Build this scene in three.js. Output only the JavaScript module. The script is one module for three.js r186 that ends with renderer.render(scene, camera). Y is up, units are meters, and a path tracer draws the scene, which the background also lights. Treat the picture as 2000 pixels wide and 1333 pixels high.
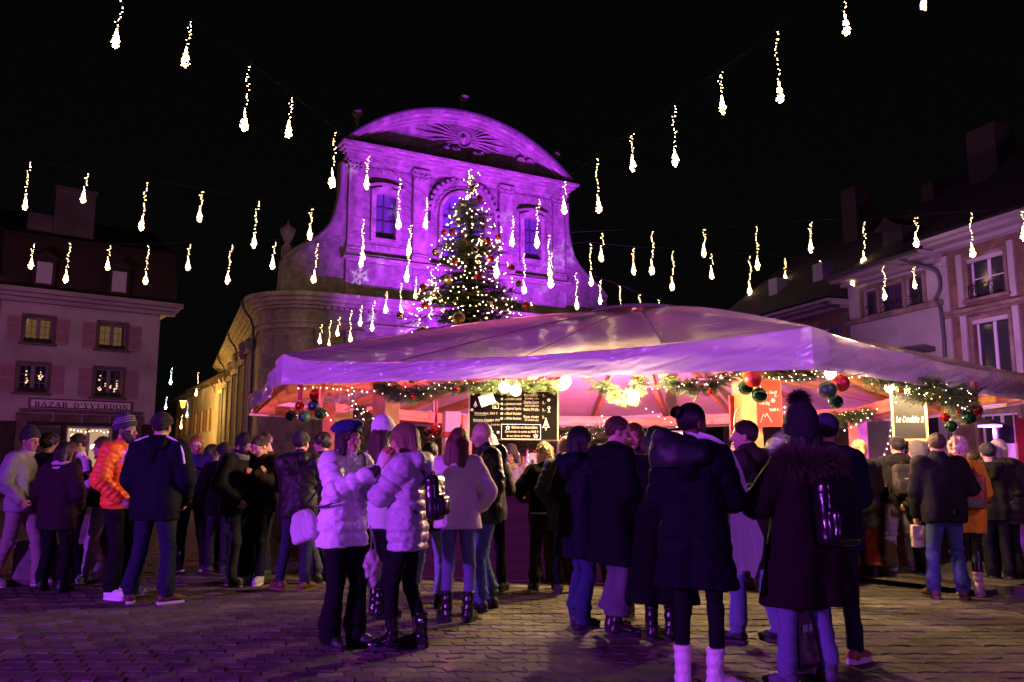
import * as THREE from 'three';
import { mergeGeometries } from 'three/addons/utils/BufferGeometryUtils.js';
import { RoundedBoxGeometry } from 'three/addons/geometries/RoundedBoxGeometry.js';

// ---------------------------------------------------------------- camera, sky, exposure
const scene = new THREE.Scene();
const EYE = 1.38, FOC = 1650, PITCH = Math.atan(242 / FOC);
const camera = new THREE.PerspectiveCamera(2 * Math.atan(666.5 / FOC) * 180 / Math.PI, 1024 / 682, 0.1, 400);
camera.position.set(0, EYE, 0);
camera.rotation.x = PITCH;
const renderer = new THREE.WebGLRenderer({ antialias: true });
renderer.toneMapping = THREE.LinearToneMapping;
renderer.toneMappingExposure = 1;
renderer.shadowMap.enabled = true;

// night sky: nearly black, a trace of town glow low down
{
  const W = 64, H = 32, d = new Float32Array(W * H * 4);
  for (let r = 0; r < H; r++) for (let c = 0; c < W; c++) {
    const up = Math.max(0, Math.sin(((r + 0.5) / H - 0.5) * Math.PI)), k = 1 - 0.35 * up, i = (r * W + c) * 4;
    d[i] = 0.0021 * k; d[i + 1] = 0.0018 * k; d[i + 2] = 0.0020 * k; d[i + 3] = 1;
  }
  const t = new THREE.DataTexture(d, W, H, THREE.RGBAFormat, THREE.FloatType);
  t.mapping = THREE.EquirectangularReflectionMapping; t.magFilter = THREE.LinearFilter; t.needsUpdate = true;
  scene.background = t; scene.environment = t;
}
// the moon, very faint at night
const moon = new THREE.DirectionalLight(0xbfc8ff, 0.006);
moon.name = 'moon_light'; moon.position.set(-20, 40, 12); moon.target.position.set(0, 0, -15); moon.castShadow = true;
moon.shadow.camera.left = moon.shadow.camera.bottom = -40; moon.shadow.camera.right = moon.shadow.camera.top = 40; moon.shadow.camera.far = 150;
scene.add(moon, moon.target);
// ---------------------------------------------------------------- flood lights that stand in the square (each has its fitting in the scene further down)
const VIOLET = new THREE.Color().setRGB(0.41, 0.03, 1.0), MAGENTA = new THREE.Color().setRGB(0.75, 0.09, 0.85), WARM = new THREE.Color().setRGB(1.0, 0.66, 0.30), STREET = new THREE.Color().setRGB(1.0, 0.52, 0.12);
const floods = [];   // [position, target, colour, candela, half angle, size factor]
floods.push([[-1.2, 0.55, -30.2], [-3.2, 15.0, -42.4], VIOLET, 3900, 0.5, 5]);
floods.push([[5.6, 0.55, -32.6], [-1.2, 15.6, -44.0], VIOLET, 4800, 0.52, 5]);
floods.push([[-9.8, 2.75, 1.6], [-0.9, 1.0, -8.4], new THREE.Color().setRGB(0.46, 0.065, 1.0), 690, 0.56, 6]);
floods.push([[8.0, 7.6, 2.0], [4.9, 2.75, -10.9], new THREE.Color().setRGB(0.75, 0.3, 0.9), 200, 0.27, 6]);
floods.push([[4.6, 3.0, 4.2], [2.4, 0.8, -7.5], new THREE.Color().setRGB(0.5, 0.1, 1.0), 85, 0.5, 6]);
floods.push([[-16.0, 3.2, -21.0], [-19.5, 6.2, -39.0], new THREE.Color().setRGB(0.8, 0.17, 0.8), 230, 0.9, 6]);
floods.push([[9.0, 3.0, -19.5], [14.6, 5.6, -25.0], new THREE.Color().setRGB(0.85, 0.36, 0.9), 200, 0.62, 6]);
function spot(o, pos, to, col, cd, ang, size, pen = 0.9) {
  const l = new THREE.SpotLight(col, cd, 0, ang, pen, 2); l.name = 'flood_light'; l.position.set(...pos); l.target.position.set(...to);
  l.castShadow = true; l.shadow.radius = size; scene.add(l, l.target); return l;
}
// ---------------------------------------------------------------- helpers
let seedState = 12345;
function srand(s) { seedState = s | 0; }
function rnd(a = 1, b) {
  seedState = (seedState + 0x6d2b79f5) | 0;
  let t = Math.imul(seedState ^ (seedState >>> 15), 1 | seedState); t = (t + Math.imul(t ^ (t >>> 7), 61 | t)) ^ t;
  const r = ((t ^ (t >>> 14)) >>> 0) / 4294967296;
  return b === undefined ? r * a : a + r * (b - a);
}
const V = (x, y, z) => new THREE.Vector3(x, y, z), PI = Math.PI, lerp = (a, b, t) => a + (b - a) * t, clamp = (x, a = 0, b = 1) => Math.min(b, Math.max(a, x));
function ray(u, v) {
  const x = (u - 1000) / FOC, y = -(v - 666.5) / FOC;
  return [x, y * Math.cos(PITCH) + Math.sin(PITCH), y * Math.sin(PITCH) - Math.cos(PITCH)];
}
function at(u, v, depth) { const r = ray(u, v), s = depth / -r[2]; return V(r[0] * s, EYE + r[1] * s, -depth); }
function atY(u, v, y) { const r = ray(u, v), s = (y - EYE) / r[1]; return V(r[0] * s, y, r[2] * s); }
// names
const used = new Map();
function numbered(name) { const n = used.get(name) ?? 0; used.set(name, n + 1); return n ? name + '_' + String(n).padStart(3, '0') : name; }
function put(o) { o.castShadow = o.receiveShadow = true; return o; }
function tag(o, label, category, group) { o.userData = { label, category }; if (group) o.userData.group = group; return o; }
function thing(name, label, category, pos = [0, 0, 0], turn = 0, group) {
  const o = new THREE.Group(); o.name = numbered(name); o.position.set(...pos); o.rotation.y = turn; scene.add(o); return tag(o, label, category, group);
}
function part(name, geo, m, parent, label) {
  const g = Array.isArray(geo) ? merge(geo) : geo, o = put(new THREE.Mesh(g, m)); o.name = parent === scene ? numbered(name) : name;
  if (label) o.userData.label = label;
  parent.add(o); return o;
}
function struct(name, geo, m) { const o = part(name, geo, m, scene); o.userData.kind = 'structure'; return o; }
function merge(list) {
  list = list.map((g) => { const n = g.index ? g.toNonIndexed() : g; if (!n.attributes.uv) n.setAttribute('uv', new THREE.BufferAttribute(new Float32Array(n.attributes.position.count * 2), 2)); for (const k of Object.keys(n.attributes)) if (!['position', 'normal', 'uv'].includes(k)) n.deleteAttribute(k); return n; });
  return mergeGeometries(list);
}
function mergeIdx(list) { return mergeGeometries(list); }
// boxes with uv in metres
function bx(w, h, d, x = 0, y = 0, z = 0) {
  const g = new THREE.BoxGeometry(w, h, d), uv = g.attributes.uv, s = [[d, h], [d, h], [w, d], [w, d], [w, h], [w, h]];
  const off = rnd(), off2 = rnd();
  for (let f = 0; f < 6; f++) for (let i = 0; i < 4; i++) { const k = f * 4 + i; uv.setXY(k, uv.getX(k) * s[f][0] + off, uv.getY(k) * s[f][1] + off2); }
  return g.translate(x, y, z);
}
function rbx(w, h, d, r, x = 0, y = 0, z = 0, seg = 2) { return new RoundedBoxGeometry(w, h, d, seg, Math.min(r, w * 0.49, h * 0.49, d * 0.49)).translate(x, y, z); }
// a bar of rectangular section between two points (uv along its length)
function bar(a, b, w, h, up = V(0, 1, 0)) {
  const d = b.clone().sub(a), L = d.length(), g = new THREE.BoxGeometry(w, h, L), uv = g.attributes.uv, s = [[L, h], [L, h], [w, L], [w, L], [w, h], [w, h]], o = rnd(3);
  for (let f = 0; f < 6; f++) for (let i = 0; i < 4; i++) { const k = f * 4 + i; let U = uv.getX(k) * s[f][0], W = uv.getY(k) * s[f][1]; if (f === 2 || f === 3) [U, W] = [W, U]; uv.setXY(k, U + o, W + o); }
  const z = d.normalize(), x = V().crossVectors(up, z).normalize(), y = V().crossVectors(z, x);
  return g.applyMatrix4(new THREE.Matrix4().makeBasis(x, y, z).setPosition(a.clone().add(b).multiplyScalar(0.5)));
}
function tube(pts, r, seg = 0, rad = 6, closed = false) { const c = pts.length === 2 ? new THREE.LineCurve3(pts[0], pts[1]) : new THREE.CatmullRomCurve3(pts, closed); return new THREE.TubeGeometry(c, seg || (pts.length === 2 ? 1 : pts.length * 4), r, rad, closed); }
function cyl(rt, rb, h, x = 0, y = 0, z = 0, seg = 12) { return new THREE.CylinderGeometry(rt, rb, h, seg).translate(x, y, z); }
function sph(r, x = 0, y = 0, z = 0, a = 16, b = 12) { return new THREE.SphereGeometry(r, a, b).translate(x, y, z); }
function lathe(pts, seg = 20) { return new THREE.LatheGeometry(pts.map((p) => new THREE.Vector2(p[0], p[1])), seg); }
function extr(shape, depth, bevel = 0, z = 0, curve = 12) {
  return new THREE.ExtrudeGeometry(shape, { depth, curveSegments: curve, bevelEnabled: bevel > 0, bevelThickness: bevel, bevelSize: bevel, bevelOffset: -bevel, bevelSegments: 2 }).translate(0, 0, z);
}
function poly(pts) { const s = new THREE.Shape(); pts.forEach((p, i) => (i ? s.lineTo(p[0], p[1]) : s.moveTo(p[0], p[1]))); return s; }
// value noise in 3-D, -1..1
const PERM = new Uint8Array(512); { srand(77); const p = [...Array(256).keys()]; for (let i = 255; i; i--) { const j = Math.floor(rnd(i + 1)); [p[i], p[j]] = [p[j], p[i]]; } for (let i = 0; i < 512; i++) PERM[i] = p[i & 255]; }
function noise(x, y = 0, z = 0) {
  const X = Math.floor(x), Y = Math.floor(y), Z = Math.floor(z); x -= X; y -= Y; z -= Z;
  const u = x * x * (3 - 2 * x), v = y * y * (3 - 2 * y), w = z * z * (3 - 2 * z), a = PERM[(X & 255)], b = PERM[(X + 1) & 255];
  const h = (p, yy, zz) => PERM[PERM[(p + yy) & 255] + (zz & 255)] / 127.5 - 1;
  const l = (s, t, k) => s + (t - s) * k;
  return l(l(l(h(a, Y, Z), h(b, Y, Z), u), l(h(a, Y + 1, Z), h(b, Y + 1, Z), u), v), l(l(h(a, Y, Z + 1), h(b, Y, Z + 1), u), l(h(a, Y + 1, Z + 1), h(b, Y + 1, Z + 1), u), v), w);
}
function fbm(x, y = 0, z = 0, o = 4) { let s = 0, a = 0.5; for (let i = 0; i < o; i++) { s += a * noise(x, y, z); x = x * 2.03 + 7.1; y = y * 2.03 + 3.7; z = z * 2.03 + 1.3; a *= 0.5; } return s; }
// tileable noise textures: fn(u, v, N) gets periodic helpers
function pnoise(u, v, f, s = 0) { // periodic in u,v (0..1) with integer frequency f
  const x = u * f, y = v * f, X = Math.floor(x), Y = Math.floor(y), a = x - X, b = y - Y, m = (q) => ((q % f) + f) % f;
  const h = (i, j) => PERM[PERM[(m(i) + s * 37) & 255] + (m(j) & 255)] / 127.5 - 1, su = a * a * (3 - 2 * a), sv = b * b * (3 - 2 * b);
  return lerp(lerp(h(X, Y), h(X + 1, Y), su), lerp(h(X, Y + 1), h(X + 1, Y + 1), su), sv);
}
function pfbm(u, v, f, o = 4, s = 0) { let r = 0, a = 0.5; for (let i = 0; i < o; i++) { r += a * pnoise(u, v, f, s + i); f *= 2; a *= 0.5; } return r; }
function tex(N, fn, repeatMetres = 1, srgb = false, M = N) {
  const d = new Uint8Array(N * M * 4);
  for (let y = 0; y < M; y++) for (let x = 0; x < N; x++) { const c = fn(x / N, y / M), i = (y * N + x) * 4; const a = typeof c === 'number' ? [c, c, c] : c; for (let k = 0; k < 3; k++) d[i + k] = clamp(a[k]) * 255; d[i + 3] = 255; }
  const t = new THREE.DataTexture(d, N, M); t.wrapS = t.wrapT = THREE.RepeatWrapping; t.magFilter = THREE.LinearFilter; t.needsUpdate = true;
  if (srgb) t.colorSpace = THREE.SRGBColorSpace;
  t.repeat.set(1 / repeatMetres, 1 / repeatMetres * (N / M)); return t;
}
const matCache = new Map();
function M(c, rough = 0.85, o = {}) {
  const key = JSON.stringify([c, rough, Object.entries(o).map(([k, v]) => [k, v?.uuid ?? v])]);
  if (!matCache.has(key)) {
    const { ...rest } = o, m = new THREE.MeshPhysicalMaterial({ roughness: rough, ...rest });
    if (Array.isArray(c)) m.color.setRGB(...c); else m.color.set(c);
    matCache.set(key, m);
  }
  return matCache.get(key);
}
function glow(c, k, name) { const key = 'glow' + JSON.stringify([c, k]); if (!matCache.has(key)) { const m = new THREE.MeshStandardMaterial({ color: 0x111111, roughness: 0.5 }); m.emissive.setRGB(...c); m.emissiveIntensity = k; matCache.set(key, m); } return matCache.get(key); }
// canvas pictures for flat print (lettering)
function canvasTex(w, h, draw) { const c = document.createElement('canvas'); c.width = w; c.height = h; const x = c.getContext('2d'); draw(x, w, h); const t = new THREE.CanvasTexture(c); t.colorSpace = THREE.SRGBColorSpace; return t; }
// shared surface textures
const T = {};
T.plasterBump = tex(256, (u, v) => 0.5 + 0.5 * pfbm(u, v, 16, 4), 1.5);
T.plaster = tex(256, (u, v) => { const n = 0.82 + 0.22 * pfbm(u, v, 3, 5, 2); return [n, n, n * 0.99]; }, 4.5, true);
T.stone = tex(256, (u, v) => { const n = 0.8 + 0.28 * pfbm(u, v, 5, 5, 4); return [n, n * 0.985, n * 0.95]; }, 1.7, true);
T.stoneBump = tex(256, (u, v) => 0.5 + 0.5 * pfbm(u, v, 24, 3, 6), 1.1);
const woodFn = (u, v) => { const w = v + 0.03 * pnoise(u, v, 3, 1), g = 0.5 + 0.5 * Math.sin(2 * PI * (w * 9 + 1.2 * pfbm(u * 0.5, v, 4, 3, 2))), f = pnoise(u, v * 1, 8, 3) * 0.2; const kx = u * 5, kv = v * 3; let knot = 0; for (const [a, b] of [[0.8, 0.7], [2.9, 1.9], [4.1, 2.6]]) { const d = Math.hypot((kx - a) * 0.7, kv - b); knot = Math.max(knot, clamp(1 - d / 0.13)); } const s = 0.78 + 0.16 * g + 0.1 * f - 0.45 * knot; return [s, s * 0.93, s * 0.82]; };
T.wood = tex(512, woodFn, 1.6, true);
T.woodBump = tex(256, (u, v) => 0.5 + 0.3 * pnoise(u, v, 64, 1) * 0.3 + 0.3 * Math.sin(2 * PI * (v * 40 + pnoise(u, v, 4, 2))), 1.0);
T.wave = tex(256, (u, v) => 0.5 + 0.5 * pfbm(u, v, 5, 4, 9), 1.3);
T.ripple = tex(256, (u, v) => 0.5 + 0.3 * pnoise(u, v * 5, 4, 1) + 0.25 * pnoise(u, v * 7, 5, 6) + 0.2 * pnoise(u * 2, v * 13, 5, 3), 1.6);
T.strand = tex(256, (u, v) => 0.5 + 0.3 * pnoise(u * 16, v, 5, 1) + 0.25 * pnoise(u * 9, v, 4, 6), 0.12);
T.crinkle = tex(256, (u, v) => { const a = 1 - Math.abs(pfbm(u, v, 4, 4, 3)) * 2.4, b = 1 - Math.abs(pfbm(u, v, 10, 3, 7)) * 2.4; return clamp(0.2 + 0.5 * a * a * a + 0.3 * b * b); }, 0.5);
T.weave = tex(256, (u, v) => 0.5 + 0.35 * pfbm(u, v, 6, 4, 2) + 0.15 * pnoise(u, v, 90, 5), 0.6);
T.fine = tex(256, (u, v) => 0.5 + 0.5 * pnoise(u, v, 128, 3), 0.25);
const wood = (c, r = 0.6) => M(c, r, { map: T.wood, bumpMap: T.woodBump, bumpScale: 0.0015 });
// ---------------------------------------------------------------- distance fields and their meshes
const smin = (a, b, k) => { const h = Math.max(k - Math.abs(a - b), 0) / k; return Math.min(a, b) - h * h * k * 0.25; };
const smax = (a, b, k) => -smin(-a, -b, k);
const ell = (x, y, z, cx, cy, cz, rx, ry, rz) => { const X = (x - cx) / rx, Y = (y - cy) / ry, Z = (z - cz) / rz, k0 = Math.sqrt(X * X + Y * Y + Z * Z); const k1 = Math.sqrt((X / rx) ** 2 + (Y / ry) ** 2 + (Z / rz) ** 2); return k1 < 1e-9 ? -Math.min(rx, ry, rz) : k0 * (k0 - 1) / k1; };
const boxd = (x, y, z, cx, cy, cz, hx, hy, hz, r = 0) => { const X = Math.abs(x - cx) - hx + r, Y = Math.abs(y - cy) - hy + r, Z = Math.abs(z - cz) - hz + r; return Math.hypot(Math.max(X, 0), Math.max(Y, 0), Math.max(Z, 0)) + Math.min(Math.max(X, Y, Z), 0) - r; };
const cap = (x, y, z, ax, ay, az, ra, bx_, by, bz, rb) => { const px = x - ax, py = y - ay, pz = z - az, dx = bx_ - ax, dy = by - ay, dz = bz - az, h = clamp((px * dx + py * dy + pz * dz) / (dx * dx + dy * dy + dz * dz + 1e-12)); return Math.sqrt((px - dx * h) ** 2 + (py - dy * h) ** 2 + (pz - dz * h) ** 2) - (ra + (rb - ra) * h); };
class Bones {
  constructor() { this.a = []; this.n = 0; this.tag = 0; this.s = 0; }
  add(p, ra, q, rb, k = 0.04, tag = 0) { this.a.push(p.x, p.y, p.z, ra, q.x - p.x, q.y - p.y, q.z - p.z, rb - ra, k, tag, p.distanceToSquared(q) + 1e-12, p.distanceTo(q)); this.n++; return this; }
  eval(x, y, z) {
    let d = 1e3, best = 1e3; const a = this.a;
    for (let i = 0, o = 0; i < this.n; i++, o += 12) {
      const px = x - a[o], py = y - a[o + 1], pz = z - a[o + 2], dx = a[o + 4], dy = a[o + 5], dz = a[o + 6];
      let h = (px * dx + py * dy + pz * dz) / a[o + 10]; h = h < 0 ? 0 : h > 1 ? 1 : h;
      const ex = px - dx * h, ey = py - dy * h, ez = pz - dz * h, t = Math.sqrt(ex * ex + ey * ey + ez * ez) - (a[o + 3] + a[o + 7] * h);
      if (t < best) { best = t; this.tag = a[o + 9]; this.s = a[o + 11] * h; }
      const k = a[o + 8], g = k - Math.abs(d - t);
      d = (d < t ? d : t) - (g > 0 ? g * g / k * 0.25 : 0);
    }
    return d;
  }
  box(pad) { const lo = V(1e3, 1e3, 1e3), hi = V(-1e3, -1e3, -1e3), a = this.a; for (let o = 0; o < a.length; o += 12) for (const [t, r] of [[0, a[o + 3]], [1, a[o + 3] + a[o + 7]]]) { const p = V(a[o] + a[o + 4] * t, a[o + 1] + a[o + 5] * t, a[o + 2] + a[o + 6] * t); lo.min(p.clone().subScalar(r + pad)); hi.max(p.clone().addScalar(r + pad)); } return [lo, hi]; }
}
// surface nets: a smooth closed mesh of the zero level of f inside the box
function sdfMesh(f, lo, hi, h, color) {
  const nx = Math.ceil((hi.x - lo.x) / h) + 2, ny = Math.ceil((hi.y - lo.y) / h) + 2, nz = Math.ceil((hi.z - lo.z) / h) + 2, B = 5;
  const val = new Float32Array(nx * ny * nz), X = (i) => lo.x + (i - 0.5) * h, Y = (i) => lo.y + (i - 0.5) * h, Z = (i) => lo.z + (i - 0.5) * h;
  const reach = B * h * 0.5 * 1.733 * 1.25 + 0.03;
  for (let bz = 0; bz < nz; bz += B) for (let by = 0; by < ny; by += B) for (let b = 0; b < nx; b += B) {
    const c = f(X(b + (B - 1) / 2), Y(by + (B - 1) / 2), Z(bz + (B - 1) / 2)), far = Math.abs(c) > reach;
    for (let k = bz; k < Math.min(bz + B, nz); k++) for (let j = by; j < Math.min(by + B, ny); j++) for (let i = b; i < Math.min(b + B, nx); i++) val[(k * ny + j) * nx + i] = far ? c : f(X(i), Y(j), Z(k));
  }
  const id = new Int32Array(nx * ny * nz).fill(-1), pos = [], idx = [], at_ = (i, j, k) => (k * ny + j) * nx + i;
  const C = [[0, 0, 0], [1, 0, 0], [0, 1, 0], [1, 1, 0], [0, 0, 1], [1, 0, 1], [0, 1, 1], [1, 1, 1]], E = [[0, 1], [2, 3], [4, 5], [6, 7], [0, 2], [1, 3], [4, 6], [5, 7], [0, 4], [1, 5], [2, 6], [3, 7]], v = new Float32Array(8);
  for (let k = 0; k < nz - 1; k++) for (let j = 0; j < ny - 1; j++) for (let i = 0; i < nx - 1; i++) {
    let m = 0;
    const o = at_(i, j, k);
    v[0] = val[o]; v[1] = val[o + 1]; v[2] = val[o + nx]; v[3] = val[o + nx + 1]; v[4] = val[o + nx * ny]; v[5] = val[o + nx * ny + 1]; v[6] = val[o + nx * ny + nx]; v[7] = val[o + nx * ny + nx + 1];
    for (let c = 0; c < 8; c++) if (v[c] < 0) m |= 1 << c;
    if (m === 0 || m === 255) continue;
    let x = 0, y = 0, z = 0, n = 0;
    for (const [p, q] of E) { const s = v[p], t = v[q]; if ((s < 0) === (t < 0)) continue; const w = s / (s - t); x += C[p][0] + (C[q][0] - C[p][0]) * w; y += C[p][1] + (C[q][1] - C[p][1]) * w; z += C[p][2] + (C[q][2] - C[p][2]) * w; n++; }
    id[o] = pos.length / 3; pos.push(X(i) + x / n * h, Y(j) + y / n * h, Z(k) + z / n * h);
  }
  const quad = (a, b, c, d, flip) => { if (a < 0 || b < 0 || c < 0 || d < 0) return; flip ? idx.push(a, c, b, a, d, c) : idx.push(a, b, c, a, c, d); };
  for (let k = 1; k < nz - 1; k++) for (let j = 1; j < ny - 1; j++) for (let i = 1; i < nx - 1; i++) {
    const o = at_(i, j, k), s = val[o] < 0;
    if (s !== (val[o + 1] < 0)) quad(id[at_(i, j - 1, k - 1)], id[at_(i, j, k - 1)], id[o], id[at_(i, j - 1, k)], !s);
    if (s !== (val[o + nx] < 0)) quad(id[at_(i - 1, j, k - 1)], id[at_(i - 1, j, k)], id[o], id[at_(i, j, k - 1)], !s);
    if (s !== (val[o + nx * ny] < 0)) quad(id[at_(i - 1, j - 1, k)], id[at_(i, j - 1, k)], id[o], id[at_(i - 1, j, k)], !s);
  }
  const g = new THREE.BufferGeometry();
  g.setAttribute('position', new THREE.BufferAttribute(new Float32Array(pos), 3)); g.setIndex(idx); g.computeVertexNormals();
  const n = pos.length / 3, uv = new Float32Array(n * 2), N = g.attributes.normal;
  for (let i = 0; i < n; i++) { uv[i * 2] = Math.abs(Math.atan2(pos[i * 3], pos[i * 3 + 2])) * 0.16 + pos[i * 3] * 0.3; uv[i * 2 + 1] = pos[i * 3 + 1]; }
  g.setAttribute('uv', new THREE.BufferAttribute(uv, 2));
  if (color) paint(g, color);
  return g;
}
function paint(g, color) { const p = g.attributes.position, c = new Float32Array(p.count * 3); for (let i = 0; i < p.count; i++) { const k = color(p.getX(i), p.getY(i), p.getZ(i)); c[i * 3] = k[0]; c[i * 3 + 1] = k[1]; c[i * 3 + 2] = k[2]; } g.setAttribute('color', new THREE.BufferAttribute(c, 3)); return g; }
function flipX(g) { const r = g.clone(); r.scale(-1, 1, 1); const i = r.index.array; for (let k = 0; k < i.length; k += 3) [i[k], i[k + 1]] = [i[k + 1], i[k]]; r.computeVertexNormals(); return r; }
const memo = new Map(), once = (key, make) => { if (!memo.has(key)) memo.set(key, make()); return memo.get(key); };

// ---------------------------------------------------------------- heads, hands, hair, hats, shoes: each shape made once
function headShape(kind, h = 0.0046) {
  return once('head' + kind, () => {
    const fem = kind === 'f', j = fem ? 0.9 : 1.04, ns = fem ? 0.88 : 1.1;
    const f = (x, y, z) => {
      const ax = Math.abs(x);
      let d = ell(x, y, z, 0, 0.03, -0.014, 0.074, 0.087, 0.094);
      d = smin(d, ell(x, y, z, 0, -0.028, 0.02, 0.058 * j, 0.082, 0.066), 0.03);
      d = smin(d, ell(x, y, z, 0, -0.075, 0.034, 0.042 * j, 0.034, 0.042), 0.025);
      d = smin(d, ell(x, y, z, 0, -0.099, 0.062, 0.017 * j, 0.015, 0.016), 0.018);
      d = smin(d, cap(ax, y, z, 0.008, 0.018, 0.079, 0.011, 0.042, 0.016, 0.066, 0.01), 0.014);
      d = smin(d, ell(ax, y, z, 0.036, -0.035, 0.056, 0.024, 0.02, 0.022), 0.02);
      d = smax(d, -ell(ax, y, z, 0.031, -0.005, 0.1, 0.017, 0.012, 0.018), 0.012);
      d = Math.min(d, ell(ax, y, z, 0.0305, -0.006, 0.0745, 0.0125, 0.0105, 0.0125));
      d = smin(d, cap(x, y, z, 0, 0.004, 0.083, 0.0075 * ns, 0, -0.032, 0.102 + 0.004 * ns, 0.0115 * ns), 0.01);
      d = smin(d, ell(ax, y, z, 0.011 * ns, -0.036, 0.093, 0.009, 0.008, 0.01), 0.006);
      d = smin(d, cap(ax, y, z, 0, -0.061, 0.088, 0.0068, 0.02, -0.063, 0.076, 0.0045), 0.006);
      d = smin(d, cap(ax, y, z, 0, -0.073, 0.085, 0.0078, 0.016, -0.071, 0.077, 0.005), 0.006);
      d = smax(d, -cap(ax, y, z, 0, -0.067, 0.098, 0.004, 0.02, -0.067, 0.085, 0.0025), 0.004);
      d = smin(d, smax(ell(ax, y, z, 0.078, -0.012, -0.012, 0.011, 0.032, 0.021), -ell(ax, y, z, 0.089, -0.01, -0.006, 0.006, 0.02, 0.012), 0.006), 0.008);
      d = smin(d, cap(x, y, z, 0, -0.06, -0.022, fem ? 0.045 : 0.053, 0, -0.2, -0.04, fem ? 0.05 : 0.06), 0.02);
      return d;
    };
    return sdfMesh(f, V(-0.1, -0.2, -0.13), V(0.1, 0.13, 0.13), h);
  });
}
function faceColor(o) {
  const s = o.skin, hair = o.hairC, lip = [s[0] * 0.85, s[1] * 0.5, s[2] * 0.5], red = [s[0] * 1.06, s[1] * 0.86, s[2] * 0.84];
  return (x, y, z) => {
    const ax = Math.abs(x);
    if (z > 0.06 && Math.hypot(ax - 0.0305, y + 0.006) < 0.0125) { const r = Math.hypot(ax - 0.0305, y + 0.006); if (y + 0.006 > 0.0065) return hair.map((c) => c * 0.5); return r < 0.0055 ? [0.02, 0.015, 0.012] : r < 0.0105 ? [0.5, 0.48, 0.46] : red; }
    if (z > 0.055 && ax > 0.014 && ax < 0.047 && Math.abs(y - 0.02 + (ax - 0.03) ** 2 * 4) < 0.0048) return hair.map((c, i) => c * 0.7 + s[i] * 0.1);
    if (z > 0.068 && ax < 0.023 && y < -0.056 && y > -0.08) return Math.abs(y + 0.067) < 0.003 ? lip.map((c) => c * 0.35) : o.lip ?? lip;
    if (o.beard && z > -0.02 && y < -0.04 + 0.04 * (ax > 0.045 ? 1 : 0) && y > -0.135 && !(ax < 0.03 && y > -0.045)) { const k = clamp(o.beard + 0.3 * noise(x * 160, y * 160, z * 160)); return hair.map((c, i) => lerp(s[i], c, k)); }
    if (o.buzz && y > 0.03 - z * 0.35 && z < 0.07) return hair.map((c, i) => lerp(s[i], c, o.buzz));
    const t = 0.94 + 0.08 * noise(x * 60, y * 60, z * 60), ch = z > 0.05 && (Math.hypot(ax - 0.04, y + 0.035) < 0.02 || (ax < 0.014 && y < -0.02 && y > -0.05));
    return (ch ? red : s).map((c) => c * t);
  };
}
function handShape(pose) {
  return once('hand' + pose, () => {
    const b = new Bones(), curl = { relaxed: [0.35, 0.45, 0.3], grip: [1.0, 1.15, 0.8], flat: [0.08, 0.12, 0.1], pinch: [0.75, 0.7, 0.4] }[pose];
    const kn = [[0.029, 0.083, 0.0725], [0.0095, 0.088, 0.079], [-0.0105, 0.085, 0.073], [-0.0285, 0.077, 0.058]];
    for (const [x, y] of kn) b.add(V(x * 0.6, 0, 0), 0.017, V(x, y, 0), 0.0125, 0.016);
    b.add(V(0.02, 0.02, 0.006), 0.017, V(0.03, 0.05, 0.006), 0.013, 0.012); b.add(V(-0.014, 0.02, 0.004), 0.017, V(-0.024, 0.05, 0.004), 0.013, 0.012); b.add(V(0, -0.05, 0), 0.026, V(0, 0.01, 0), 0.022, 0.02);
    kn.forEach(([x, y, L], i) => { let a = 0, p = V(x, y, 0); const spread = x * 0.9; [0.45, 0.3, 0.25].forEach((t, s) => { a += curl[s] * (1 + 0.12 * (i - 1)); const q = p.clone().add(V(spread * L * t, Math.cos(a) * L * t, Math.sin(a) * L * t)); b.add(p, 0.0096 - s * 0.0008, q, 0.009 - s * 0.0009, 0.004); p = q; }); });
    const g = pose === 'grip' || pose === 'pinch' ? 0.028 : 0.006;
    b.add(V(0.018, 0.02, 0.004), 0.014, V(0.046, 0.052, 0.01 + g * 0.5), 0.0115, 0.012); b.add(V(0.046, 0.052, 0.01 + g * 0.5), 0.0112, V(0.05 - g * 0.5, 0.083, 0.014 + g), 0.0088, 0.004);
    const [lo, hi] = b.box(0.012);
    return sdfMesh((x, y, z) => b.eval(x, y, z), lo, hi, 0.0046);
  });
}
const strands = (x, y, z, n, a) => a * Math.sin(Math.atan2(x, -z) * n + 3 * noise(x * 22, y * 9, z * 22)) ;
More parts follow.
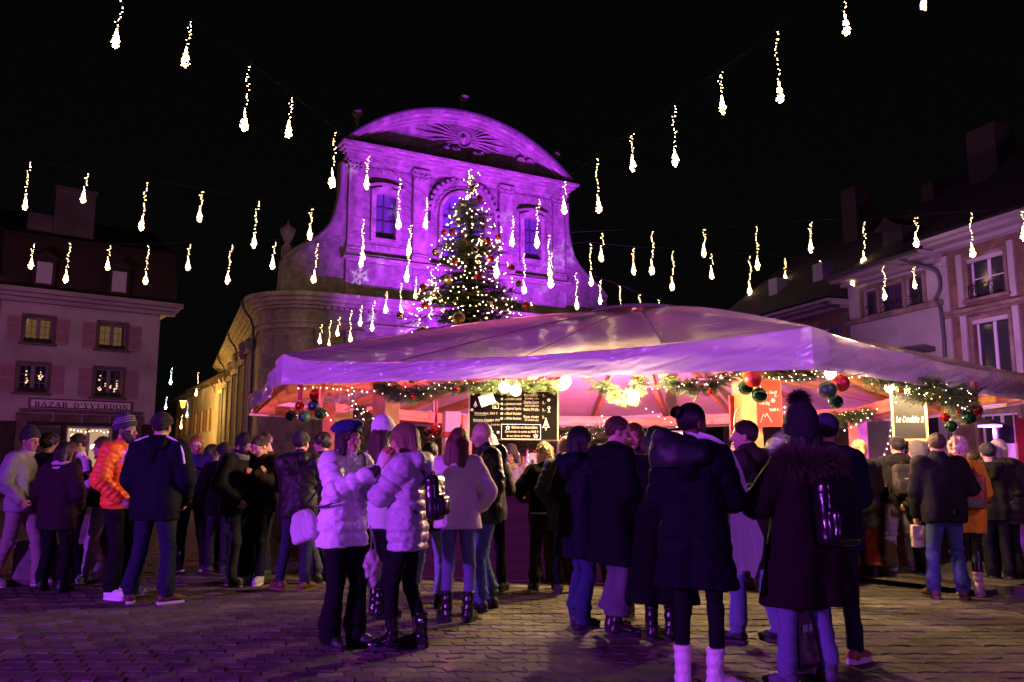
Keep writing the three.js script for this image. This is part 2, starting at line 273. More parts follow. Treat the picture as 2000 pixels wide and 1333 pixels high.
function hairShape(kind) {
  return once('hair' + kind, () => {
    const shell = (x, y, z, t) => ell(x, y, z, 0, 0.03, -0.014, 0.074 + t, 0.088 + t, 0.094 + t);
    let f, lo = V(-0.13, -0.2, -0.16), hi = V(0.13, 0.17, 0.14), h = 0.0055;
    if (kind === 'short') f = (x, y, z) => { let d = shell(x, y, z, 0.013) + 0.35 * strands(x, y, z, 34, 0.005) + 0.004 * noise(x * 50, y * 50, z * 50); d = smax(d, -(y + 0.006 - z * 0.62), 0.012); d = smax(d, -boxd(x, y, z, 0, -0.055, 0.14, 0.066, 0.12, 0.083, 0.03), 0.014); return d; };
    if (kind === 'mop') f = (x, y, z) => { let d = shell(x, y, z, 0.022) + 0.008 * noise(x * 30, y * 30, z * 30) + 0.3 * strands(x, y, z, 26, 0.006); d = smax(d, -(y + 0.03 - z * 0.55), 0.012); d = smax(d, -boxd(x, y, z, 0, -0.06, 0.14, 0.062, 0.11, 0.085, 0.03), 0.014); return d; };
    if (kind === 'bob') f = (x, y, z) => { const ax = Math.abs(x); let d = shell(x, y, z, 0.02); d = smin(d, cap(ax, y, z, 0.062, 0.02, -0.01, 0.035, 0.07, -0.13, 0.0, 0.034), 0.03); d = smin(d, cap(ax, y, z, 0.03, 0, -0.075, 0.05, 0.035, -0.13, -0.075, 0.045), 0.03); d += strands(x, y, z, 30, 0.002); d = smax(d, -boxd(x, y, z, 0, -0.09, 0.14, 0.054, 0.14, 0.1, 0.03), 0.014); return smax(d, -0.165 - y + 0.01 * noise(x * 60, 0, z * 60), 0.01); };
    if (kind === 'long' || kind === 'longer') { const L = kind === 'long' ? -0.27 : -0.4; lo = V(-0.17, L - 0.04, -0.2); f = (x, y, z) => { const ax = Math.abs(x); let d = shell(x, y, z, 0.02); d = smin(d, cap(ax, y, z, 0.058, 0.02, -0.015, 0.036, 0.075, -0.14, -0.03, 0.04), 0.03); for (const s of [0.025, 0.07]) d = smin(d, cap(ax, y, z, s * 0.8, -0.02, -0.075, 0.055, s * 1.25, L, -0.1, 0.04), 0.03); d += strands(x, y * 0.4, z, 30, 0.002) + 0.005 * noise(x * 45, y * 6, z * 45); d = smax(d, -boxd(x, y, z, 0, -0.1, 0.14, 0.052, 0.17, 0.1, 0.03), 0.014); return smax(d, L - y + 0.03 * noise(x * 40, 0, z * 20), 0.01); }; }
    if (kind === 'curly') f = (x, y, z) => { let d = shell(x, y, z, 0.032); d = smin(d, cap(Math.abs(x), y, z, 0.045, -0.02, -0.05, 0.055, 0.05, -0.09, -0.05, 0.05), 0.03); d += 0.013 * noise(x * 38, y * 38, z * 38) + 0.007 * noise(x * 80, y * 80, z * 80); return smax(d, -boxd(x, y, z, 0, -0.08, 0.14, 0.054, 0.13, 0.092, 0.03), 0.014); };
    if (kind === 'bun') f = (x, y, z) => { let d = shell(x, y, z, 0.011) + strands(y - 0.05, x, z, 40, 0.0016); d = smin(d, ell(x, y, z, 0, 0.062, -0.132, 0.042, 0.04, 0.038) + 0.004 * Math.sin(60 * (x + y)), 0.01); d = smax(d, -(y + 0.012 - z * 0.62), 0.012); return smax(d, -boxd(x, y, z, 0, -0.055, 0.14, 0.064, 0.12, 0.083, 0.03), 0.014); };
    if (kind === 'pony') { lo = V(-0.13, -0.3, -0.2); f = (x, y, z) => { let d = shell(x, y, z, 0.014) + strands(x, y, z, 34, 0.003); d = smin(d, cap(x, y, z, 0, 0.03, -0.12, 0.025, 0.01, -0.05, -0.15, 0.034), 0.015); d = smin(d, cap(x, y, z, 0.01, -0.05, -0.15, 0.034, 0.015, -0.25, -0.13, 0.014), 0.02) + strands(x, y, z + 0.13, 9, 0.002); d = smax(d, -Math.max(y + 0.012 - z * 0.6, -z - 0.1), 0.012); return smax(d, -boxd(x, y, z, 0, -0.055, 0.14, 0.064, 0.12, 0.083, 0.03), 0.014); }; }
    if (kind === 'tuft') f = (x, y, z) => { let d = shell(x, y, z, 0.03) + 0.02 * noise(x * 32, y * 32, z * 32) + 0.012 * noise(x * 75, y * 75, z * 75); d = smax(d, -(y + 0.035 - z * 0.5), 0.012); return smax(d, -boxd(x, y, z, 0, -0.065, 0.14, 0.058, 0.11, 0.083, 0.03), 0.014); };
    if (kind === 'beard') { f = (x, y, z) => { let d = ell(x, y, z, 0, -0.085, 0.04, 0.06, 0.062, 0.06); d = smin(d, cap(Math.abs(x), y, z, 0.062, -0.01, 0.0, 0.014, 0.05, -0.07, 0.03, 0.022), 0.02); d += 0.006 * noise(x * 90, y * 40, z * 90); d = smax(d, -ell(x, y, z, 0, -0.03, 0.1, 0.04, 0.03, 0.04), 0.01); return smax(d, -cap(Math.abs(x), y, z, 0, -0.066, 0.1, 0.008, 0.018, -0.067, 0.09, 0.007), 0.008); }; }
    return flyaway(sdfMesh(f, lo, hi, h), kind);
  });
}
function flyaway(g, kind) { // loose hairs standing off the outline
  if (kind === 'bun' || kind === 'beard') return g;
  const P = g.attributes.position, N = g.attributes.normal, pts = [], n = kind === 'short' ? 260 : 620, L = { short: 0.014, mop: 0.03, tuft: 0.035, curly: 0.035 }[kind] ?? 0.05; srand(900 + P.count);
  for (let i = 0; i < n; i++) { const k = Math.floor(rnd(P.count)), nn = V(N.getX(k), N.getY(k), N.getZ(k)), p = V(P.getX(k), P.getY(k), P.getZ(k)); pts.push([p.addScaledVector(nn, -0.004), nn.multiplyScalar(0.5).add(V(0, kind === 'tuft' || kind === 'curly' ? 0.1 : -0.75, 0)).normalize()]); }
  return mergeGeometries([g, fur(pts, L, 0.0007, 0.35)]);
}
function hatShape(kind) {
  return once('hat' + kind, () => {
    let f, lo = V(-0.17, -0.06, -0.19), hi = V(0.17, 0.25, 0.17);
    const ribs = (x, z, n, a) => a * Math.sin(Math.atan2(x, z) * n);
    if (kind === 'beanie' || kind === 'slouch' || kind === 'pombeanie') {
      const up = kind === 'slouch' ? 0.03 : kind === 'pombeanie' ? 0.055 : 0;
      f = (x, y, z) => { let d = ell(x, y, z, 0, 0.05 + up * 0.5, -0.016 - up * 0.3, 0.09, 0.09 + up, 0.108); const cut = y - 0.018 - (z + 0.0) * 0.28; d += ribs(x, z, 44, 0.0016) + 0.003 * noise(x * 30, y * 30, z * 30); let cuff = ell(x, y, z, 0, 0.04, -0.016, 0.1, 0.11, 0.117) + ribs(x, z, 44, 0.0016); cuff = smax(cuff, Math.abs(cut - 0.03) - 0.03, 0.01); d = smax(d, -cut, 0.01); return smin(d, cuff, 0.006); };
    }
    if (kind === 'beret') f = (x, y, z) => { const X = x * 0.96 + y * 0.25, Y = y * 0.96 - x * 0.25 ; let d = ell(X, Y, z, 0.012, 0.088, -0.03, 0.132, 0.052, 0.138) + 0.004 * noise(x * 20, y * 20, z * 20); const cut = y - 0.03 - z * 0.3; d = smin(d, smax(ell(x, y, z, 0, 0.04, -0.016, 0.088, 0.1, 0.106), Math.abs(cut - 0.015) - 0.014, 0.008), 0.02); d = smin(d, cap(X, Y, z, 0.012, 0.13, -0.03, 0.005, 0.012, 0.155, -0.03, 0.004), 0.005); return smax(d, -cut, 0.008); };
    if (kind === 'cap') f = (x, y, z) => { let d = ell(x, y, z, 0, 0.045, -0.016, 0.09, 0.09, 0.108); d = smax(d, -(y - 0.03), 0.008); const br = smax(ell(x, y, z, 0, 0.03, 0.1, 0.075, 0.5, 0.085), Math.abs(y - 0.034 + Math.max(0, z - 0.08) * 0.25) - 0.005, 0.004); return smin(d, smax(br, -(z - 0.06), 0.01), 0.006); };
    if (kind === 'hood') { lo = V(-0.18, -0.2, -0.2); f = (x, y, z) => { let d = ell(x, y, z, 0, 0.03, -0.03, 0.115, 0.135, 0.14); d = smin(d, cap(x, y, z, 0, -0.05, -0.04, 0.1, 0, -0.15, -0.04, 0.115), 0.05); d += 0.006 * noise(x * 25, y * 25, z * 25); return smax(d, -ell(x, y, z, 0, -0.01, 0.12, 0.078, 0.11, 0.12), 0.02); }; }
    return sdfMesh(f, lo, hi, 0.0058);
  });
}
function shoeShape(kind) { // foot along +z, heel at z = -0.07, ground at y = 0
  return once('shoe' + kind, () => {
    const boot = kind === 'boot' || kind === 'anklet', top = kind === 'boot' ? 0.27 : kind === 'anklet' ? 0.17 : 0.1, w = kind === 'sneaker' ? 1.1 : 1;
    const f = (x, y, z) => {
      let d = cap(x, y, z, 0, 0.05, -0.035, 0.038, 0.004, 0.046, 0.09, 0.04 * w); d = smin(d, cap(x, y, z, 0.004, 0.045, 0.09, 0.04 * w, 0.002, 0.04, 0.15, 0.033 * w), 0.02);
      d = smin(d, cap(x, y, z, 0, 0.055, -0.028, 0.043, 0, top, -0.012, boot ? 0.055 : 0.043), 0.03); d = smin(d, cap(x, y, z, 0, 0.09, 0.0, 0.036, 0.002, 0.055, 0.08, 0.032), 0.03);
      d += 0.0025 * noise(x * 60, y * 60, z * 60) + (boot ? 0.003 * Math.sin(y * 90) * clamp((y - 0.09) * 20) : 0);
      return smax(smax(d, 0.022 - y, 0.008), y - top, 0.008);
    };
    return sdfMesh(f, V(-0.08, 0, -0.1), V(0.08, top + 0.02, 0.2), 0.007);
  });
}
function soleShape(kind) {
  return once('sole' + kind, () => { const s = new THREE.Shape(); s.moveTo(-0.036, -0.05); s.bezierCurveTo(-0.036, -0.092, 0.036, -0.092, 0.036, -0.05); s.bezierCurveTo(0.036, 0, 0.046, 0.06, 0.046, 0.1); s.bezierCurveTo(0.046, 0.2, -0.04, 0.205, -0.042, 0.1); s.bezierCurveTo(-0.042, 0.06, -0.036, 0, -0.036, -0.05); const t = kind === 'chunky' ? 0.042 : 0.026; return extr(s, t - 0.006, 0.003, 0.003, 6).rotateX(PI / 2).translate(0, t, 0); });
}
// tufts: thin blades standing off given points
function fur(points, len, w, jitter = 0.6) {
  const pos = [], idx = [];
  for (const [p, n] of points) {
    const d = n.clone().add(V(rnd(-1, 1), rnd(-1, 1), rnd(-1, 1)).multiplyScalar(jitter)).normalize(), s = V().crossVectors(d, V(rnd(-1, 1), rnd(-1, 1), rnd(-1, 1))).normalize().multiplyScalar(w), L = len * rnd(0.6, 1.2), k = pos.length / 3, m = p.clone().addScaledVector(d, L * 0.55).add(V(0, -L * 0.06, 0)), e = p.clone().addScaledVector(d, L).add(V(0, -L * 0.22, 0));
    for (const q of [p.clone().sub(s), p.clone().add(s), m.clone().sub(s.clone().multiplyScalar(0.7)), m.clone().add(s.clone().multiplyScalar(0.7)), e]) pos.push(q.x, q.y, q.z);
    idx.push(k, k + 1, k + 2, k + 1, k + 3, k + 2, k + 2, k + 3, k + 4);
  }
  const g = new THREE.BufferGeometry(); g.setAttribute('position', new THREE.BufferAttribute(new Float32Array(pos), 3)); g.setIndex(idx); g.computeVertexNormals();
  g.setAttribute('uv', new THREE.BufferAttribute(new Float32Array(pos.length / 3 * 2), 2)); return g;
}
// ---------------------------------------------------------------- the square: ground sheet, paving stones, kerb
const stoneTones = [[0.125, 0.104, 0.088], [0.16, 0.132, 0.11], [0.1, 0.084, 0.073], [0.185, 0.15, 0.125]].map((c) => M(c, 0.8, { map: T.stone, bumpMap: T.stoneBump, bumpScale: 0.0025 }));
const ground = struct('square_ground', new THREE.PlaneGeometry(240, 240).rotateX(-PI / 2).translate(0, -0.008, -60), M([0.07, 0.06, 0.053], 0.9));
{
  srand(4);
  const Wd = 0.186, Dp = 0.14, zig = 0.029, gap = 0.0042;
  const stone = (x, z, dx) => { // outline of one zigzag-ended paver, in metres round its middle
    const j = () => rnd(-0.005, 0.005), h = Wd / 2 - gap, d = Dp / 2 - gap, s = 0.017;
    return [[-h - s + j(), -d + j()], [0 + j(), -d + zig * dx + j()], [h - s + j(), -d + j()], [h + s + j(), d + j()], [0 + j(), d + zig * dx + j()], [-h + s + j(), d + j()]];
  };
  const build = (pts, hgt, tilt) => {
    const pos = [], idx = [], uv = [], n = pts.length, ox = rnd(9), oz = rnd(9), ring = (k, y) => pts.forEach(([a, b]) => { pos.push(a * k, y + (a * tilt[0] + b * tilt[1]), b * k); uv.push(a + ox, b + oz); });
    ring(0.9, hgt); ring(0.985, hgt - 0.005); ring(1, hgt - 0.05);
    for (let r = 0; r < 2; r++) for (let i = 0; i < n; i++) { const a = r * n + i, b = r * n + (i + 1) % n; idx.push(a, a + n, b, b, a + n, b + n); }
    idx.push(0, 5, 1, 1, 5, 4, 1, 4, 2, 2, 4, 3);
    const g = new THREE.BufferGeometry(); g.setAttribute('position', new THREE.BufferAttribute(new Float32Array(pos), 3)); g.setAttribute('uv', new THREE.BufferAttribute(new Float32Array(uv), 2)); g.setIndex(idx);
    const r = g.toNonIndexed(); r.computeVertexNormals(); return r;
  };
  const variants = []; for (let i = 0; i < 26; i++) variants.push(build(stone(0, 0, i & 1 ? 1 : -1), 0, [rnd(-0.009, 0.009), rnd(-0.009, 0.009)]));
  const place = [];
  for (let r = 0, z = -4.9; z > -14.5; z -= Dp, r++) {
    const reach = -z * 0.63 + 0.4;
    for (let x = -Math.ceil(reach / Wd) * Wd + (r & 1 ? Wd / 2 : 0); x < reach; x += Wd) place.push([x + rnd(-0.004, 0.004), z + 0.018 * Math.sin(x * 0.8) + rnd(-0.004, 0.004), r & 1, rnd(-0.006, 0.002)]);
  }
  // the stones that show largest are meshes of their own; the rest of the paving is one part
  const seen = place.filter(([x, z]) => z > -7.6 && z < -5.25 && Math.abs(x) < -z * 0.6).sort((a, b) => b[1] - a[1]).slice(0, 300), set = new Set(seen), rest = [[], [], [], []];
  for (const p of place) {
    const [x, z, odd, y] = p, g = variants[Math.floor(rnd(13)) * 2 + odd], tone = Math.floor(rnd(4)), ry = rnd(-0.02, 0.02);
    if (set.has(p)) { const o = part('paving_stone', g, stoneTones[tone], ground); o.position.set(x, y, z); o.rotation.y = ry; }
    else rest[tone].push(g.clone().rotateY(ry).translate(x, y, z));
  }
  rest.forEach((l, i) => { const o = part('paving', l, stoneTones[i], ground); o.userData.kind = 'stuff'; });
  // kerb of the raised strip at the right, with a run of small setts before it
  srand(8);
  const k0 = atY(1640, 1124, 0), k1 = atY(2090, 1176, 0), n = 9, kd = k1.clone().sub(k0);
  for (let i = 0; i < n; i++) { const a = k0.clone().addScaledVector(kd, i / n), b = k0.clone().addScaledVector(kd, (i + 0.985) / n); const o = part('kerb_stone', bar(a.setY(0.03 + rnd(0.006)), b.setY(0.03 + rnd(0.006)), 0.16, 0.13), stoneTones[3], ground); }
  const back = V(0.3, 0, -2.6); part('raised_strip', [new THREE.PlaneGeometry(kd.length() + 1, 3).rotateX(-PI / 2).rotateY(-Math.atan2(kd.z, kd.x)).translate((k0.x + k1.x) / 2 + 0.2, 0.06, (k0.z + k1.z) / 2 - 1.6)], M([0.13, 0.115, 0.1], 0.85, { map: T.stone, bumpMap: T.stoneBump, bumpScale: 0.01 }), ground);
}
// ---------------------------------------------------------------- building helpers: a wall with openings, windows
function wallShape(x0, x1, y0, y1, holes) {
  const s = poly([[x0, y0], [x1, y0], [x1, y1], [x0, y1]]);
  for (const h of holes) { const p = new THREE.Path(); const [a, b, c, d, arch] = h; p.moveTo(a, c); p.lineTo(b, c); p.lineTo(b, d); if (arch) p.absellipse((a + b) / 2, d, (b - a) / 2, arch, 0, PI, false); else p.lineTo(a, d); p.lineTo(a, c); s.holes.push(p); }
  return s;
}
const wallGeo = (x0, x1, y0, y1, holes, depth) => extr(wallShape(x0, x1, y0, y1, holes), depth, 0, -depth, 10);
const glassMat = M([0.02, 0.02, 0.03], 0.08, { specularIntensity: 1 });
function windowPart(parent, x0, x1, y0, y1, o = {}) { // a casement set back in its opening: part 'window' with its panes and bars
  const z = o.z ?? -0.16, f = o.f ?? 0.06, w = x1 - x0, h = y1 - y0, n = o.n ?? 2, rows = o.rows ?? 2, fm = o.frame ?? M([0.5, 0.47, 0.44], 0.6);
  const g = [bx(f, h, 0.06, x0 + f / 2, (y0 + y1) / 2, z), bx(f, h, 0.06, x1 - f / 2, (y0 + y1) / 2, z), bx(w - 2 * f, f, 0.06, (x0 + x1) / 2, y0 + f / 2, z), bx(w - 2 * f, f, 0.06, (x0 + x1) / 2, y1 - f / 2, z)];
  const iw = (w - 2 * f) / n;
  for (let i = 1; i < n; i++) g.push(bx(o.mull ?? 0.1, h - 2 * f, 0.066, x0 + f + i * iw, (y0 + y1) / 2, z));
  const win = part('window', g, fm, parent);
  for (let i = 0; i < n; i++) {
    const a = x0 + f + i * iw + (i ? (o.mull ?? 0.1) / 2 : 0), b = x0 + f + (i + 1) * iw - (i < n - 1 ? (o.mull ?? 0.1) / 2 : 0);
    part('pane', bx(b - a, h - 2 * f, 0.012, (a + b) / 2, (y0 + y1) / 2, z - 0.008), o.pane ?? glassMat, win);
    const m = []; for (let r = 1; r < rows; r++) m.push(bx(b - a, 0.028, 0.03, (a + b) / 2, y0 + f + (h - 2 * f) * r / rows, z + 0.016)); if (o.cross) m.push(bx(0.026, h - 2 * f, 0.024, (a + b) / 2, (y0 + y1) / 2, z + 0.013));
    if (m.length) part('glazing_bar', m, fm, win);
  }
  return win;
}
function surround(parent, x0, x1, y0, y1, m, b = 0.14, sill = 0.1) { return part('window_surround', [bx(b, y1 - y0, 0.1, x0 - b / 2, (y0 + y1) / 2, 0.01), bx(b, y1 - y0, 0.1, x1 + b / 2, (y0 + y1) / 2, 0.01), bx(x1 - x0 + 2 * b, b, 0.1, (x0 + x1) / 2, y1 + b / 2, 0.012), bx(x1 - x0 + 2 * b + 0.16, 0.1, 0.22, (x0 + x1) / 2, y0 - 0.05, 0.05)], m, parent); }
function shutter(parent, x0, x1, y0, y1, m) { const g = [bx(0.05, y1 - y0, 0.045, x0 + 0.025, (y0 + y1) / 2, 0.04), bx(0.05, y1 - y0, 0.045, x1 - 0.025, (y0 + y1) / 2, 0.04), bx(x1 - x0 - 0.1, 0.07, 0.045, (x0 + x1) / 2, y0 + 0.035, 0.04), bx(x1 - x0 - 0.1, 0.07, 0.045, (x0 + x1) / 2, y1 - 0.035, 0.04), bx(x1 - x0 - 0.1, 0.07, 0.045, (x0 + x1) / 2, (y0 + y1) / 2, 0.04)]; const n = 16; for (let i = 0; i < n; i++) g.push(bx(x1 - x0 - 0.1, 0.05, 0.012, 0, 0, 0).rotateX(0.6).translate((x0 + x1) / 2, y0 + 0.1 + (i + 0.5) * (y1 - y0 - 0.2) / n, 0.04)); return part('shutter', g, m, parent); }
// ---------------------------------------------------------------- house at the left with the bazaar
const plaster = M([0.52, 0.48, 0.46], 0.92, { map: T.plaster, bumpMap: T.plasterBump, bumpScale: 0.006 });
{
  srand(21);
  const h = thing('corner_house', 'pale plastered corner house with louvred shutters above the lit bazaar shop', 'house', [-22.4, 0, -37], Math.atan2(4, 5.3));
  const trim = M([0.20, 0.15, 0.13], 0.85, { map: T.stone }), shut = M([0.31, 0.2, 0.18], 0.75), dark = M([0.05, 0.035, 0.03], 0.9, { map: T.stone }), roofM = M([0.03, 0.016, 0.012], 0.9, { bumpMap: T.stoneBump, bumpScale: 0.03 });
  const wins = [[0.66, 1.78, 6.82, 8.0], [3.72, 4.9, 6.78, 8.0], [0.58, 1.72, 4.58, 5.85], [3.7, 4.88, 4.52, 5.85]];
  part('wall', wallGeo(-0.32, 6.42, 3.3, 8.75, wins, 0.35), plaster, h);
  part('side_wall', bx(0.34, 8.75, 11, 6.25, 4.375, -5.86), plaster, h);
  part('ground_floor', wallGeo(-0.32, 6.42, 0, 3.3, [[1.35, 2.5, 0.15, 3.15], [2.65, 4.62, 0.5, 3.15]], 0.34), dark, h);
  part('shop_back', bx(4.3, 3.2, 0.1, 3.1, 1.6, -1.4), M([0.3, 0.24, 0.2], 0.9), h);
  // shop window with lit goods behind
  const lit = glow([1.0, 0.62, 0.36], 0.5), wp = part('shop_window', [bx(0.08, 2.65, 0.08, 2.69, 1.82, -0.1), bx(0.07, 2.65, 0.08, 3.62, 1.82, -0.1), bx(0.08, 2.65, 0.08, 4.58, 1.82, -0.1), bx(1.97, 0.08, 0.08, 3.635, 0.54, -0.1), bx(1.97, 0.09, 0.08, 3.635, 3.1, -0.1)], M([0.3, 0.26, 0.3], 0.5), h);
  for (const [a, b] of [[2.73, 3.58], [3.66, 4.54]]) part('lit_window', bx(b - a, 2.45, 0.02, (a + b) / 2, 1.83, -0.5), lit, wp);
  for (let i = 0; i < 11; i++) part('window_lamp', sph(0.032, 2.82 + i * 0.16 + rnd(-0.03, 0.03), 2.98 - rnd(0.12), -0.06, 8, 6), glow([1, 0.75, 0.42], 5), wp);
  for (const [x, y, r] of [[3.0, 2.7, 0.09], [2.98, 2.3, 0.13], [3.9, 2.2, 0.13], [4.35, 2.45, 0.06], [4.2, 2.0, 0.05]]) part('window_lamp', sph(r, x, y, -0.4, 10, 8), glow([1, 0.8, 0.5], 3), wp);
  for (const [x, y, w, g] of [[3.35, 1.95, 0.18, 0.5], [3.2, 1.7, 0.24, 0.4], [4.05, 1.9, 0.2, 0.5], [4.3, 1.65, 0.16, 0.4]]) part('shop_goods', lathe([[0, 0], [w * 0.5, 0], [w * 0.4, g * 0.5], [w * 0.15, g * 0.7], [w * 0.2, g], [0, g]], 10).translate(x, y - 0.25, -0.3), M([0.08, 0.05, 0.07], 0.5), wp);
  part('door', [bx(1.1, 2.95, 0.06, 1.925, 1.6, -0.2)], M([0.02, 0.018, 0.03], 0.4), h);
  // fascia, ledge and sign board
  part('shop_cornice', [bx(5.1, 0.1, 0.3, 3.25, 3.82, 0.15), bx(5.0, 0.06, 0.22, 3.25, 3.74, 0.11)], trim, h);
  for (let i = 0; i < 4; i++) part('fascia_panel', bx(1.1, 0.36, 0.05, 1.5 + i * 1.17, 3.48, 0.03), trim, h);
  for (const x of [0.85, 5.65]) part('shop_pilaster', [bx(0.42, 3.5, 0.12, x, 1.75, 0.06), bx(0.5, 0.36, 0.16, x, 3.5, 0.08)], trim, h);
  const st = canvasTex(1024, 104, (c, w, hh) => { c.fillStyle = '#c9bcc4'; c.fillRect(0, 0, w, hh); c.fillStyle = '#0a080c'; c.font = 'bold 88px serif'; c.textAlign = 'center'; c.textBaseline = 'middle'; const tx = "BAZAR D'YVERDON", ws = [...tx].map((q) => (q === "'" ? 0.45 : q === ' ' ? 0.7 : 1)), sum = ws.reduce((p, q) => p + q, 0); let px = 20; [...tx].forEach((q, i) => { const a = ws[i] / sum * (w - 40); c.fillText(q, px + a / 2, hh / 2 + 3); px += a; }); });
  const sg = part('shop_sign', bx(4.22, 0.42, 0.06, 3.22, 4.08, 0.06), M([0.32, 0.28, 0.3], 0.7), h);
  part('sign_lettering', new THREE.PlaneGeometry(4.1, 0.38).translate(3.22, 4.08, 0.094), M('#ffffff', 0.7, { map: st }), sg);
  part('sign_frame', [bx(4.34, 0.05, 0.09, 3.22, 4.31, 0.07), bx(4.34, 0.05, 0.09, 3.22, 3.93, 0.07), bx(0.05, 0.33, 0.09, 1.075, 4.12, 0.07), bx(0.05, 0.33, 0.09, 5.365, 4.12, 0.07)], M([0.03, 0.02, 0.025], 0.6), sg);
  const curtain = M([0.6, 0.5, 0.35], 0.9);
  wins.forEach(([a, b, c, d], i) => {
    surround(h, a, b, c, d, trim, 0.13);
    const w = windowPart(h, a, b, c, d, { pane: i < 2 ? M([0.85, 0.85, 0.85], 0.05, { transmission: 1, thickness: 0 }) : glassMat, frame: M([0.16, 0.13, 0.14], 0.6), mull: 0.16, rows: 3, cross: 1, f: 0.07 });
    if (i < 2) part('lit_window', bx(b - a, d - c, 0.02, (a + b) / 2, (c + d) / 2, -0.9), glow([1.0, 0.55, 0.18], 0.16), w);
    else { // Christmas lights standing behind the panes
      const spots = i === 2 ? [[0.28, 0.75], [0.27, 0.62], [0.3, 0.5], [0.29, 0.35], [0.33, 0.42], [0.72, 0.6], [0.78, 0.66], [0.8, 0.55], [0.74, 0.52], [0.84, 0.6], [0.77, 0.74], [0.79, 0.48]] : [[0.15, 0.3], [0.2, 0.34], [0.24, 0.27], [0.19, 0.25], [0.17, 0.6], [0.2, 0.75], [0.4, 0.4], [0.4, 0.48], [0.58, 0.38], [0.62, 0.42], [0.6, 0.34], [0.82, 0.6], [0.82, 0.5], [0.83, 0.42], [0.82, 0.33], [0.75, 0.3], [0.74, 0.22]];
      for (const [fx, fy] of spots) part('window_light', sph(0.022 + rnd(0.022), a + fx * (b - a), c + fy * (d - c), -0.13, 8, 6), glow([1, 0.6, 0.36], 1.6), w);
    }
    part('flower_box', [bx(b - a, 0.1, 0.16, (a + b) / 2, c + 0.04, -0.05), ...Array.from({ length: 9 }, (_, k) => sph(0.07 + rnd(0.04), a + 0.1 + k * (b - a - 0.2) / 8, c + 0.14, -0.06, 7, 5))], M([0.015, 0.018, 0.012], 0.9), h);
    shutter(h, a - 0.14 - 0.56, a - 0.15, c - 0.02, d, shut); shutter(h, b + 0.15, b + 0.14 + 0.56, c - 0.02, d, shut);
  });
  // eave cornice and mansard roof
  part('eave', [bx(7.9, 0.18, 0.3, 3.1, 8.72, 0.15), bx(8.0, 0.16, 0.55, 3.15, 8.9, 0.27), bx(8.15, 0.2, 0.85, 3.2, 9.08, 0.4), bx(0.85, 0.2, 11, 6.85, 9.08, -5.52), bx(0.55, 0.16, 11, 6.7, 8.9, -5.5)], M([0.42, 0.38, 0.37], 0.9, { map: T.plaster }), h);
  const rs = poly([[0.7, 9.18], [0.1, 9.5], [-0.55, 11.6], [-0.75, 12.0], [-5.5, 14.2], [-10.4, 12.0], [-11, 9.18]]);
  part('roof', extr(rs, 7.55, 0).rotateY(-PI / 2).translate(7.15, 0, 0).scale(1, 1, 1), roofM, h);
  for (const x of [1.2, 4.35]) { const d = part('dormer', [bx(0.9, 1.25, 0.9, x, 10.0, 0.0), extr(poly([[x - 0.6, 10.62], [x + 0.6, 10.62], [x, 11.0]]), 1.1, 0, -0.5)], roofM, h); part('dormer_window', [bx(0.62, 0.98, 0.05, x, 9.98, 0.47), bx(0.05, 0.98, 0.07, x, 9.98, 0.49)], M([0.4, 0.38, 0.42], 0.5), d); }
  part('chimney', [bx(1.75, 2.4, 1.0, 2.55, 13.4, -1.9), bx(1.9, 0.14, 1.15, 2.55, 14.62, -1.9), bx(1.2, 1.2, 0.8, 1.2, 12.6, -1.9)], M([0.15, 0.12, 0.12], 0.9, { map: T.plaster }), h);
  const nb = thing('neighbouring_house', 'violet lit house wall at the left edge next to the corner house', 'house', [-22.4, 0, -37], Math.atan2(4, 5.3));
  part('wall', bx(7, 9.4, 8, -3.85, 4.7, -4.25), plaster, nb); part('roof', [bx(7.4, 0.3, 8.6, -3.8, 9.55, -4.1), extr(poly([[0.4, 9.7], [-4, 12.6], [-8.4, 9.7]]), 7.2, 0).rotateY(-PI / 2).translate(-0.35, 0, 0)], roofM, nb);
}
